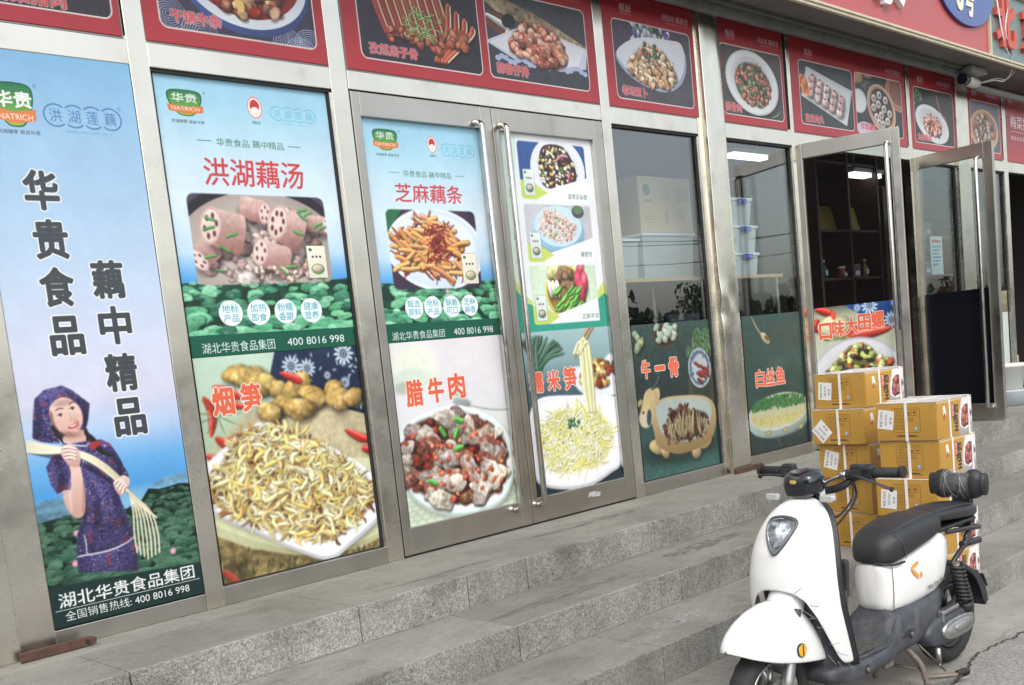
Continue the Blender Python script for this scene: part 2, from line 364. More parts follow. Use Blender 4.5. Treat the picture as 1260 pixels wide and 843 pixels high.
    def noise(s, amt, T=None):
        s.a *= (1+amt*(nz(N_LO if T is None else T, s.h, s.w)-.5)*2)[..., None]
    def image(s, name):
        im = bpy.data.images.new(name, s.w, s.h); a = np.ones((s.h, s.w, 4), 'f4'); b = np.clip(s.a, 0, 1); g = b.mean(2, keepdims=True); a[..., :3] = np.clip((g+(b-g)*.92)*.96+.012, 0, 1); im.pixels.foreach_set(a.ravel()); im.update(); return im
def blur(m, k):
    for _ in range(2):
        for ax in (0, 1):
            c = np.cumsum(np.concatenate([np.zeros_like(np.take(m, [0], ax))]+[np.take(m, [0], ax)]*k+[m]+[np.take(m, [-1], ax)]*k, ax), ax)
            n = m.shape[ax]; m = (np.take(c, range(2*k+1, 2*k+1+n), ax)-np.take(c, range(0, n), ax))/(2*k+1)
    return m
def print_mat(name, im, rough=.35, coat=.0, spec=.4):
    m = bpy.data.materials.new(name); m.use_nodes = True; t = m.node_tree; b = t.nodes['Principled BSDF']
    x = t.nodes.new('ShaderNodeTexImage'); x.image = im; x.extension = 'EXTEND'; u = t.nodes.new('ShaderNodeUVMap'); u.uv_map = 'print'
    g = t.nodes.new('ShaderNodeNewGeometry'); n = t.nodes.new('ShaderNodeTexNoise'); n.inputs['Scale'].default_value = 7; n.inputs['Detail'].default_value = 6
    t.links.new(g.outputs['Position'], n.inputs['Vector'])
    r = t.nodes.new('ShaderNodeMapRange'); r.inputs[3].default_value = .9; r.inputs[4].default_value = 1.06; t.links.new(n.outputs['Fac'], r.inputs[0])
    k = t.nodes.new('ShaderNodeMix'); k.data_type = 'RGBA'; k.blend_type = 'MULTIPLY'; k.inputs[0].default_value = 1
    t.links.new(u.outputs[0], x.inputs[0]); t.links.new(x.outputs[0], k.inputs[6]); t.links.new(r.outputs[0], k.inputs[7]); t.links.new(k.outputs[2], b.inputs['Base Color'])
    b.inputs['Roughness'].default_value = rough; b.inputs['Coat Weight'].default_value = max(coat, .12); b.inputs['Coat Roughness'].default_value = .12; b.inputs['Specular IOR Level'].default_value = spec
    n2 = t.nodes.new('ShaderNodeTexNoise'); n2.inputs['Scale'].default_value = 6; n2.inputs['Detail'].default_value = 3; t.links.new(g.outputs['Position'], n2.inputs['Vector'])
    bu = t.nodes.new('ShaderNodeBump'); bu.inputs['Strength'].default_value = .12; bu.inputs['Distance'].default_value = .01; t.links.new(n2.outputs['Fac'], bu.inputs['Height']); t.links.new(bu.outputs[0], b.inputs['Normal']); t.links.new(bu.outputs[0], b.inputs['Coat Normal'])
    return m
class Plane:
    """a plane in the place: origin, axis to the viewer's right, axis up, axis towards the viewer"""
    def __init__(s, o, u, v, n): s.o, s.u, s.v, s.n = Vector(o), Vector(u), Vector(v), Vector(n)
    def at(s, x, z, d=0): return s.o+s.u*x+s.v*z+s.n*d
FRONT = Plane((0, 0, 0), (1, 0, 0), (0, 0, 1), (0, -1, 0))
def print_sheet(name, cv, parent, plane=FRONT, d=.003, th=.0015, rough=.35, coat=0, matr=None, quad=None, mir=False):
    """the printed sheet itself: a thin slab with its picture on the front"""
    x0, x1, z0, z1 = cv.x0, cv.x1, cv.z0, cv.z1
    q = quad or [(x0, z0), (x1, z0), (x1, z1), (x0, z1)]
    vs = [plane.at(a, b, d) for a, b in q]+[plane.at(a, b, d-th) for a, b in q]
    me = bpy.data.meshes.new(name); me.from_pydata(vs, [], [(0, 1, 2, 3), (7, 6, 5, 4), (0, 4, 5, 1), (1, 5, 6, 2), (2, 6, 7, 3), (3, 7, 4, 0)])
    ul = me.uv_layers.new(name='print'); uv = [((a-x0)/(x1-x0), (b-z0)/(z1-z0)) for a, b in q]
    for pl in me.polygons:
        for li, vi in zip(pl.loop_indices, pl.vertices): ul.data[li].uv = uv[vi % 4]
    o = link(bpy.data.objects.new(name, me), parent); me.materials.append(matr or print_mat(name+'_ink', cv.image(name), rough, coat)); return o
# ------------------------------------------------------------------ lettering
TXT = {}
def glyphs(s, off, res=2):
    k = (s, off, res)
    if k in TXT: return TXT[k]
    cu = bpy.data.curves.new('t', 'FONT'); cu.body = s; cu.size = 1; cu.offset = off; cu.resolution_u = res; cu.fill_mode = 'FRONT'
    o = bpy.data.objects.new('t', cu); COL.objects.link(o); bpy.context.view_layer.update()
    me = bpy.data.meshes.new_from_object(o.evaluated_get(bpy.context.evaluated_depsgraph_get()))
    v = np.empty(len(me.vertices)*3, 'f4'); me.vertices.foreach_get('co', v); v = v.reshape(-1, 3)[:, :2]
    f = [tuple(p.vertices) for p in me.polygons]
    bpy.data.objects.remove(o); bpy.data.curves.remove(cu); bpy.data.meshes.remove(me)
    TXT[k] = (v, f); return TXT[k]
def outline_edges(s, res=3):
    """closed outline of the words as edges (inner triangle edges cancel out)"""
    v, f = glyphs(s, 0., res); cnt = {}
    for q in f:
        for i in range(len(q)):
            e = (q[i], q[(i+1) % len(q)]); k = (min(e), max(e)); cnt[k] = cnt.get(k, 0)+1
    return v, [k for k, n in cnt.items() if n == 1]
def dilate(m, r):
    if r < .3: return m
    n = int(math.ceil(r)); P = np.pad(m, n); out = m.copy(); h, w = m.shape
    for dy in range(-n, n+1):
        for dx in range(-n, n+1):
            d = math.hypot(dx, dy)
            if d and d < r+1: out = np.maximum(out, P[n+dy:n+dy+h, n+dx:n+dx+w]*min(1, r+1-d))
    return out
class Letters:
    """words and marks printed into a sheet's picture; bold and outline widths are in em"""
    def __init__(s, cv, fx=None): s.c = cv; s.fx = fx or (lambda x, z: (x, z))
    def put(s, txt, box, ink, bold=.01, outline=None, skew=0., mirror=False, rot=0, alpha=1, **k):
        x0, z0, x1, z1 = box; (x0, z0), (x1, z1) = s.fx(x0, z0), s.fx(x1, z1); v, E = outline_edges(txt)
        if len(v) == 0: return
        v = v.copy()
        if rot: c, n = math.cos(rot), math.sin(rot); v = v@np.array([[c, -n], [n, c]]).T
        lo, hi = v.min(0), v.max(0); sc = np.array([(x1-x0)/(hi[0]-lo[0]), (z1-z0)/(hi[1]-lo[1])]); v = (v-lo)*sc
        if mirror: v[:, 0] = (x1-x0)-v[:, 0]
        v[:, 0] += x0+skew*v[:, 1]; v[:, 1] += z0; em = min(sc[1], sc[0]*1.3); cv = s.c
        pad = em*(abs(bold)+(outline[1] if outline else 0))+3/cv.q; b = cv.bb(v[:, 0].min()-pad, v[:, 1].min()-pad, v[:, 0].max()+pad, v[:, 1].max()+pad)
        if b is None: return
        i0, i1, j0, j1, Xg, Zg = b; h, w = Xg.shape; acc = np.zeros((h, w), 'f4'); ss = 3
        for ky in range(ss):
            Zr = Zg[:, 0]+((ky+.5)/ss-.5)/cv.q; ins = np.zeros((h, w*ss+1), 'i1')
            for a_, b_ in E:
                xa, za = v[a_]; xb, zb = v[b_]
                if za == zb: continue
                i = np.nonzero((za > Zr) != (zb > Zr))[0]
                if len(i) == 0: continue
                xi = xa+(Zr[i]-za)*(xb-xa)/(zb-za); j = np.clip(((xi-Xg[0, 0])*cv.q+.5)*ss, 0, w*ss).astype(int); np.add.at(ins, (i, j), 1)
            r = (np.cumsum(ins, 1) & 1)[:, :w*ss].reshape(h, w, ss).mean(2); acc += r
        m = acc/ss; em_px = em*cv.q
        if outline: cv.put(i0, i1, j0, j1, dilate(m, em_px*(bold+outline[1]))*alpha, C3(PAL[outline[0]]))
        cv.put(i0, i1, j0, j1, dilate(m, em_px*bold)*alpha, C3(PAL[ink]))
    def bar(s, x0, z0, x1, z1, ink, d=0): s.shape([(x0, z0), (x1, z0), (x1, z1), (x0, z1)], ink)
    def shape(s, pts, ink, d=0): s.c.poly([s.fx(*p) for p in pts], PAL[ink])
    def ring(s, cx, cz, r0, r1, ink, d=0, n=28, asp=1): s.c.ell(cx, cz, r1, r1*asp, PAL[ink], alpha=.0, rim=None); s.line([(cx+(r0+r1)/2*math.cos(t), cz+(r0+r1)/2*asp*math.sin(t)) for t in np.linspace(0, 6.2832, n)], ink, (r1-r0)/2)
    def disc(s, cx, cz, rx, rz, ink, d=0, n=32): s.c.ell(cx, cz, rx, rz, PAL[ink])
    def line(s, P, ink, w): s.c.strand([s.fx(*p) for p in P], w, PAL[ink], shade=0, shadow=0, smooth=False, taper=0, hi=0)
def rrect(x0, z0, x1, z1, r, n=5, corners='1111'):
    out = []
    for k, (cx, cz, a0) in enumerate(((x1-r, z1-r, 0), (x0+r, z1-r, 90), (x0+r, z0+r, 180), (x1-r, z0+r, 270))):
        if corners[k] == '0': out.append(((x1, z1), (x0, z1), (x0, z0), (x1, z0))[k]); continue
        for i in range(n+1): a = math.radians(a0+90*i/n); out.append((cx+r*math.cos(a), cz+r*math.sin(a)))
    return out
INK = {}; PAL = {}
for nm, c in dict(white=(.86, .86, .84), black=(.03, .035, .04), slate=(.045, .055, .065), red=(.62, .035, .04), orange=(.78, .12, .05), green=(.02, .13, .08),
                  blue=(.05, .2, .42), teal=(.03, .33, .42), sky_blue=(.13, .48, .66), leaf=(.05, .2, .1), lime=(.45, .6, .12), grey=(.3, .31, .31), pale=(.82, .8, .84),
                  ribbon=(.7, .2, .06), gold=(.5, .38, .1), logo_orange=(.86, .3, .05), faded=(.30, .36, .33)).items():
    INK[nm] = mat('ink_'+nm, c, .45); PAL[nm] = tuple(255*(12.92*v if v < .0031 else 1.055*v**(1/2.4)-.055) for v in c)
# ------------------------------------------------------------------ painting the pictures
U = random.uniform
def pick(l): return random.choice(l)
def jit(c, a=14): d = U(-a, a); return tuple(min(255, max(0, k+d+U(-a/2, a/2))) for k in c)
def inside(pts):
    P = np.array(pts)
    def f(x, z):
        i = False
        for k in range(len(P)):
            a, b = P[k], P[(k+1) % len(P)]
            if (a[1] > z) != (b[1] > z) and x < a[0]+(z-a[1])*(b[0]-a[0])/(b[1]-a[1]): i = not i
        return i
    return f
def scatter(pts, n, order=True):
    f = inside(pts); P = np.array(pts); lo, hi = P.min(0), P.max(0); out = []
    while len(out) < n:
        x, z = U(lo[0], hi[0]), U(lo[1], hi[1])
        if f(x, z): out.append((x, z))
    return sorted(out, key=lambda q: -q[1]) if order else out
def lotus(c, x0, x1, z0, z1, n, s=.045, tone=1., flowers=0, top=None):
    g = lambda a: tuple(k*tone for k in a)
    top = top or (lambda x: z1)
    pts = [(x0, z0), (x1, z0)]+[(x1+(x0-x1)*k/14, top(x1+(x0-x1)*k/14)+U(-.006, .006)) for k in range(15)]
    c.poly(pts, g((18, 62, 44)), tex=.5)
    q = [(x, z) for x, z in scatter([(x0, z0), (x1, z0), (x1, z1), (x0, z1)], n) if z < top(x)]
    for x, z in q:
        f = .55+.9*(z1-z)/(z1-z0); r = s*f*U(.6, 1.1); rz = r*U(.32, .55); a = U(-.3, .3)
        base = pick([(64, 146, 106), (44, 116, 84), (98, 172, 130), (30, 88, 66), (74, 150, 104), (120, 184, 146)])
        c.ell(x+.003, z-rz*.5, r*1.02, rz, g((10, 40, 28)), a, soft=.006, alpha=.7)
        R = [(x+r*(1+.1*U(-1, 1))*math.cos(t)*math.cos(a)-rz*math.sin(t)*math.sin(a), z+rz*(1+.12*U(-1, 1))*math.sin(t)+r*math.cos(t)*math.sin(a)) for t in np.linspace(0, 6.28, 12)[:-1]]
        c.poly(R, g(base), smooth=True, g=(g(jit(base, 12)), g(tuple(k*1.25 for k in base))), tex=.12)
        k0 = random.randrange(5); hp = [(x, z)]+[R[(k0+i) % len(R)] for i in range(5)]; c.poly([(x+(a_-x)*.97, z+(b_-z)*.97) for a_, b_ in hp], g(tuple(k*U(1.1, 1.4) for k in base)), alpha=.6, g=(g(base), g(tuple(min(255, k*1.45) for k in base))))
        for t in np.linspace(0, 6.28, 11)[:-1]:
            c.strand([(x, z), (x+.9*r*math.cos(t), z+.9*rz*math.sin(t))], .0010, g((170, 214, 176)) if random.random() < .6 else g((24, 70, 50)), shade=0, shadow=0, smooth=False, alpha=.55, hi=0)
        c.strand([(x-r*.8, z+rz*.55), (x-r*.1, z+rz*.98), (x+r*.75, z+rz*.6)], .0011, g((190, 226, 196)), shade=0, shadow=0, alpha=.55, hi=0)
        c.ell(x, z, r*.12, rz*.12, g((120, 180, 120)), alpha=.8)
    for _ in range(flowers):
        x, z = U(x0+.03, x1-.03), U(z0+.02, z1-.04)
        for k in range(7): a = k*.9; c.ell(x+.006*math.cos(a), z+.006*math.sin(a), .008, .004, jit((226, 160, 180), 12), a, alpha=.9)
def plate(c, pts, col=(238, 238, 242), rim=(205, 212, 222), well=(246, 246, 248), k=.86):
    P = crm(pts); ctr = np.mean(P, 0)
    c.poly([(x+.012, z-.02) for x, z in P], (30, 25, 20), alpha=.45, soft=6)
    c.poly([(x, z-.012) for x, z in P], tuple(k_*.78 for k_ in col)); c.poly(P, rim, g=(tuple(k_*.92 for k_ in rim), col)); c.poly([tuple(ctr+(np.array(p)-ctr)*.975) for p in P], col, g=(col, tuple(min(255, k_*1.03) for k_ in col)))
    c.poly([tuple(ctr+(np.array(p)-ctr)*k) for p in P], rim, soft=3, alpha=.8); c.poly([tuple(ctr+(np.array(p)-ctr)*(k-.02)) for p in P], well, soft=4)
def chili(c, p, w, col=(196, 44, 30)): c.strand(p, w, col, taper=.75, hi=.3)
def ginger(c, pts, r):
    for x, z, a in pts:
        for k in range(3): c.blob(x+U(-r, r)*.7, z+U(-r, r)*.5, r*U(.7, 1.1), r*U(.5, .75), jit((208, 180, 108), 10), a+U(-.4, .4), .14, .6, .3, .4, (170, 134, 66), .2)
def cloth(c, pts, flowers, base=(30, 44, 74)):
    c.poly(pts, base, g=(tuple(k*.7 for k in base), base), tex=.2)
    f = inside(pts)
    for x, z, r in flowers:
        for k in range(12):
            a = k*math.pi/6; q = (x+r*.65*math.cos(a), z+r*.65*math.sin(a))
            if f(*q): c.ell(*q, r*.34, r*.12, (206, 224, 232), a)
        c.ell(x, z, r*.22, r*.22, (206, 224, 232)); c.ell(x, z, r*.13, r*.13, base)
def pouch(c, x0, z0, x1, z1, col=(236, 232, 214), low=(120, 160, 90)):
    c.poly(rrect(x0, z0, x1, z1, .006), (40, 40, 40), alpha=.4, soft=3); c.poly(rrect(x0, z0, x1, z1, .004), col, g=(tuple(k*.93 for k in col), col))
    w, h = x1-x0, z1-z0
    c.ell(x0+w*.5, z0+h*.28, w*.36, h*.17, low, shade=.4); c.ell(x0+w*.5, z0+h*.3, w*.26, h*.1, (214, 176, 170), shade=.4)
    for k in range(3): c.ell(x0+w*(.3+.2*k), z0+h*.66, w*.06, h*.035, (50, 60, 50))
    c.ell(x0+w*.2, z0+h*.88, w*.1, h*.05, (60, 120, 70))
def strips(c, reg, n, cols, w, ln, curl=.6, shade=.6, hi=.2, shadow=.5, var=0):
    for x, z in scatter(reg, n, False):
        vb = 1+var*(N_MID[int(z*1400) % NT, int(x*1400) % NT]-.5)*2+var*U(-.4, .4)
        a = U(0, 6.28); p = [(x, z)]; d = U(-curl, curl)
        for k in range(3): a += d+U(-.3, .3); p.append((p[-1][0]+ln*U(.6, 1.1)*math.cos(a), p[-1][1]+ln*U(.5, .9)*math.sin(a)))
        c.strand(p, w*U(.6, 1.25), tuple(min(255, k_*vb) for k_ in jit(pick(cols), 12)), shade, shadow, hi=hi, taper=.5 if not var else .85)
def chunks(c, reg, n, cols, r, asp=(.55, .9), **k):
    for x, z in scatter(reg, n):
        cl = pick(cols); c.blob(x, z, r*U(.75, 1.2), r*U(*asp), jit(cl[0] if isinstance(cl[0], tuple) else cl, 10), U(-1, 1), col2=cl[1] if isinstance(cl[0], tuple) else None, **k)
MEAT = [((150, 70, 44), (96, 34, 26)), ((176, 98, 62), (120, 48, 32)), ((196, 120, 78), (146, 60, 40))]
def in_frame(c, P, fn):
    """draw fn, then keep it only inside outline P"""
    keep = c.a.copy(); fn(); r = c.mask(P); i0, i1, j0, j1, _, _, m = r
    new = c.a[i0:i1, j0:j1].copy(); c.a[:] = keep; c.put(i0, i1, j0, j1, m, new)
def natrich(c, x0, z0, x1, z1):
    w, h = x1-x0, z1-z0; P = [(x0, z0+h*.78), (x0+w*.12, z1-h*.04), (x0+w*.5, z1), (x0+w*.88, z1-h*.04), (x1, z0+h*.78), (x0+w*.93, z0+h*.4), (x0+w*.72, z0+h*.06), (x0+w*.5, z0), (x0+w*.28, z0+h*.06), (x0+w*.07, z0+h*.4)]
    c.poly(P, (22, 84, 58), smooth=True); ctr = ((x0+x1)/2, (z0+z1)/2)
    c.poly([(ctr[0]+(a-ctr[0])*.93, ctr[1]+(b-ctr[1])*.94) for a, b in P], (40, 120, 60), smooth=True, g=((150, 190, 60), (28, 116, 74)))
    c.poly([(x0-w*.02, z0+h*.42), (x0+w*.5, z0+h*.34), (x1+w*.02, z0+h*.42), (x1, z0+h*.16), (x0+w*.5, z0+h*.08), (x0+w*.02, z0+h*.16)], (226, 122, 62))
def gi_mark(c, x, z, rx, rz):
    c.ell(x, z, rx, rz, (236, 226, 222), rim=((196, 66, 60), .93, .07)); c.ell(x, z+rz*.12, rx*.62, rz*.58, (196, 52, 50)); c.ell(x, z-rz*.2, rx*.5, rz*.25, (240, 236, 232))

# --- poster 1: woman with lotus stems in front of a lotus lake
def woman():
    c = Cv(1.372, .069, 1.975, 2.174, 560)
    c.grad([(.069, (40, 120, 190)), (.5, (120, 178, 216)), (.56, (70, 150, 216)), (.66, (96, 168, 226)), (.78, (170, 196, 230)), (.9, (204, 206, 226)), (1.1, (200, 208, 230)), (1.5, (172, 200, 228)), (1.9, (146, 188, 222)), (2.174, (122, 178, 218))])
    c.poly([(1.37, .53), (1.40, .545), (1.45, .55), (1.5, .53), (1.6, .52), (1.6, .46), (1.37, .46)], (84, 128, 150), tex=.2, smooth=False, soft=2)
    c.poly([(1.82, .54), (1.87, .565), (1.93, .57), (1.98, .575), (1.98, .53), (1.9, .52)], (100, 146, 176), tex=.2, soft=2)
    c.poly([(1.37, .5), (1.98, .5), (1.98, .54), (1.37, .52)], (112, 170, 206), soft=3, alpha=.5)
    lotus(c, 1.37, 1.98, .2, .52, 620, .026, .55, 7, lambda x: .49+(.035 if x > 1.8 else -.02)+.01*math.sin(x*40))
    w = lambda *p: fp('W', *p)
    # the fabric: navy with curled lavender marks
    def fabric(P, smooth=True, lo=.75):
        if smooth: P = crm(P)
        r = c.mask(P)
        i0, i1, j0, j1, Xg, Zg, m = r; h, wd = m.shape
        a = nz(N_MID, h, wd, 0, 0, 1.0); b = nz(N_MID, h, wd, 100, 60, 1.0); s1 = np.abs(np.sin(a*24+b*10)); col = np.empty((h, wd, 3), 'f4'); col[:] = C3((44, 38, 92))
        t = np.clip((.40-s1)*5, 0, 1)[..., None]; col += (C3((178, 170, 216))-col)*t*.85; t = np.clip((b-.66)*9, 0, 1)[..., None]; col += (C3((150, 60, 70))-col)*t*.7
        cx, cz = Xg.mean(), Zg.mean(); col *= (1+.35*(Zg-cz)/(np.ptp(Zg)+.01)-.3*((Xg-cx)/(np.ptp(Xg)*.5+.01))**2+.5*(nz(N_LO, h, wd, st=2)-.5))[..., None]
        c.put(i0, i1, j0, j1, m, np.clip(col, 0, 1))
    SK, SK2 = (228, 190, 176), (196, 148, 136)
    fabric(w((262, 790), (300, 770), (505, 715), (520, 760), (530, 850), (270, 860)), False)                       # skirt
    c.poly(w((150, 230), (215, 190), (300, 230), (310, 300), (240, 330), (200, 300)), (28, 22, 26), smooth=True)     # hair at the neck
    c.poly(w((205, 270), (290, 240), (300, 300), (262, 330), (215, 310)), SK2, smooth=True, g=(SK, SK2))
    fabric(w((205, 300), (250, 300), (305, 290), (365, 283), (405, 300), (440, 350), (488, 440), (470, 455), (432, 470), (450, 540), (480, 610), (515, 705), (440, 745), (380, 770), (305, 788), (262, 790), (262, 700), (290, 620), (240, 560), (225, 500), (180, 525), (150, 480), (130, 405), (150, 365), (190, 330)), False)
    c.strand(w((180, 525), (205, 510), (232, 505)), .0026, (232, 232, 236), shadow=0); c.strand(w((262, 792), (300, 785), (400, 765), (470, 735), (512, 702)), .003, (236, 236, 240), shadow=0)
    c.strand(w((295, 695), (303, 740), (306, 785)), .0022, (230, 230, 236), shadow=0); c.strand(w((205, 292), (250, 308), (300, 312), (315, 300)), .0026, (236, 236, 240), shadow=0)
    c.strand(w((292, 330), (290, 380), (282, 412)), .002, (226, 226, 232), shadow=0)
    fabric(w((70, 280), (72, 180), (78, 110), (120, 70), (195, 50), (240, 70), (318, 128), (312, 190), (298, 255), (285, 240), (240, 120), (190, 110), (148, 150), (150, 230), (190, 300), (160, 300), (110, 295)), False)
    F = w((143, 150), (165, 118), (205, 102), (245, 115), (278, 150), (289, 190), (282, 228), (258, 258), (228, 268), (196, 255), (168, 232), (150, 200))
    c.poly([(x, z) for x, z in F], SK, smooth=True, g=((214, 166, 152), (238, 206, 192)))
    for p, q in (((168, 160), (205, 150)), ((228, 134), (252, 122))):
        a, b = w(p, q); m_ = ((a[0]+b[0])/2, (a[1]+b[1])/2+.004); c.strand([a, m_, b], .0019, (70, 48, 46), shadow=0, hi=0)
    for p in ((190, 179), (242, 150)):
        x, z = w(p)[0:2]; c.ell(x, z, .0105, .0048, (240, 232, 228), .35); c.ell(x+.001, z, .0048, .0048, (34, 22, 22)); c.strand([(x-.012, z-.001), (x, z+.005), (x+.011, z+.003)], .0015, (44, 28, 28), shadow=0, hi=0)
    c.strand(w((226, 168), (236, 195), (228, 203)), .0018, (206, 150, 138), shadow=0); c.ell(*w((236, 200)), .0065, .003, (204, 146, 134), .3)
    c.poly(w((224, 230), (245, 218), (268, 205), (266, 224), (248, 236), (232, 238)), (190, 70, 76), smooth=True); c.poly(w((230, 228), (248, 220), (263, 212), (258, 222), (244, 229)), (250, 246, 244), smooth=True)
    c.ell(*w((176, 212)), .012, .009, (232, 160, 150), alpha=.35, soft=.006); c.ell(*w((272, 178)), .009, .009, (232, 160, 150), alpha=.35, soft=.006)
    c.strand(w((300, 255), (330, 285), (365, 330), (408, 352)), .011, (34, 26, 30), hi=.1)
    c.poly(w((318, 300), (350, 290), (372, 300), (350, 318), (330, 330)), (150, 44, 44), smooth=True, tex=.2)
    # folds and soft shading of the cloth
    for P, a_ in ((((250, 520), (300, 600), (275, 700)), .35), (((430, 480), (440, 580), (490, 690)), .3), (((330, 480), (350, 600), (330, 760)), .22), (((180, 380), (200, 440), (190, 510)), .3), (((400, 320), (440, 390), (450, 450)), .3), (((90, 120), (100, 200), (90, 280)), .3), (((230, 90), (290, 140), (300, 220)), .25), (((300, 640), (400, 660), (480, 640)), .18)):
        c.strand(w(*P), .016, (14, 10, 30), shade=0, shadow=0, hi=0, alpha=a_*.6); c.strand(w(*P), .008, (10, 8, 24), shade=0, shadow=0, hi=0, alpha=a_*.6)
    for P in (((310, 420), (370, 520), (390, 640)), ((150, 400), (160, 450), (170, 490)), ((110, 110), (150, 80), (200, 68))): c.strand(w(*P), .012, (150, 140, 190), shade=0, shadow=0, hi=0, alpha=.16)
    c.ell(*w((226, 262)), .035, .010, (120, 76, 70), -.2, soft=.012, alpha=.6); c.ell(*w((262, 215)), .010, .03, (150, 100, 90), .2, soft=.014, alpha=.28); c.ell(*w((205, 125)), .04, .012, (120, 80, 76), .1, soft=.012, alpha=.4)
    c.strand(w((150, 165), (158, 215), (185, 255)), .007, (60, 36, 36), shade=0, shadow=0, hi=0, alpha=.5)
    c.strand(w((60, 340), (230, 375), (330, 415), (430, 480)), .010, (10, 8, 24), shade=0, shadow=0, hi=0, alpha=.5)
    # lotus stems over the shoulder
    for k in range(7):
        d = k*7-21
        c.strand(w((46, 292+k*8), (130, 310+k*6), (230, 335+d*.5), (330, 372+d*.7), (420, 436+d*.7), (480, 500+d*.35), (506+k*12, 590), (512+k*17, 690), (524+k*16, 800-abs(k-3)*9)), .0040, jit((232, 222, 186), 8), .6, .45, taper=.1, hi=.12)
    for k in range(3): c.strand(w((482, 500), (536, 552+k*9), (590+k*9, 606+k*8)), .0042, (232, 224, 190), .6, .4, taper=.15, hi=.1)
    # arms and hands
    c.poly(w((202, 520), (235, 500), (236, 430), (232, 395), (272, 395), (288, 450), (298, 530), (296, 600), (272, 624), (240, 610), (215, 575)), SK, smooth=True, g=(SK2, (236, 204, 190)))
    c.poly(w((196, 318), (212, 306), (240, 308), (268, 325), (278, 360), (272, 400), (236, 400), (205, 370), (194, 345)), SK, smooth=True, g=(SK2, (238, 208, 194)))
    c.strand(w((292, 460), (296, 540), (290, 600)), .009, (150, 96, 84), shade=0, shadow=0, hi=0, alpha=.35); c.strand(w((238, 440), (232, 510), (240, 590)), .007, (250, 226, 214), shade=0, shadow=0, hi=0, alpha=.3)
    for k in range(4): c.strand(w((200+k*4, 322+k*15), (224+k*4, 318+k*15), (258, 326+k*15)), .006, (234, 200, 186), .4, .35, taper=.3)
    c.poly(w((420, 470), (436, 456), (462, 438), (486, 450), (490, 474), (470, 510), (450, 526), (428, 500)), SK, smooth=True, g=(SK2, (238, 208, 194)))
    for k in range(4): c.strand(w((424+k*12, 476+k*14), (440+k*9, 462+k*10), (466+k*5, 462+k*8)), .0056, (234, 200, 186), .4, .35, taper=.3)
    c.poly([(1.37, .06), (1.98, .06), (1.98, .2), (1.957, .2), (1.372, .228)], (18, 44, 42)); c.noise(.02)
    c.soften(1, 1); natrich(c, 1.447, 1.893, 1.592, 2.05)
    return c
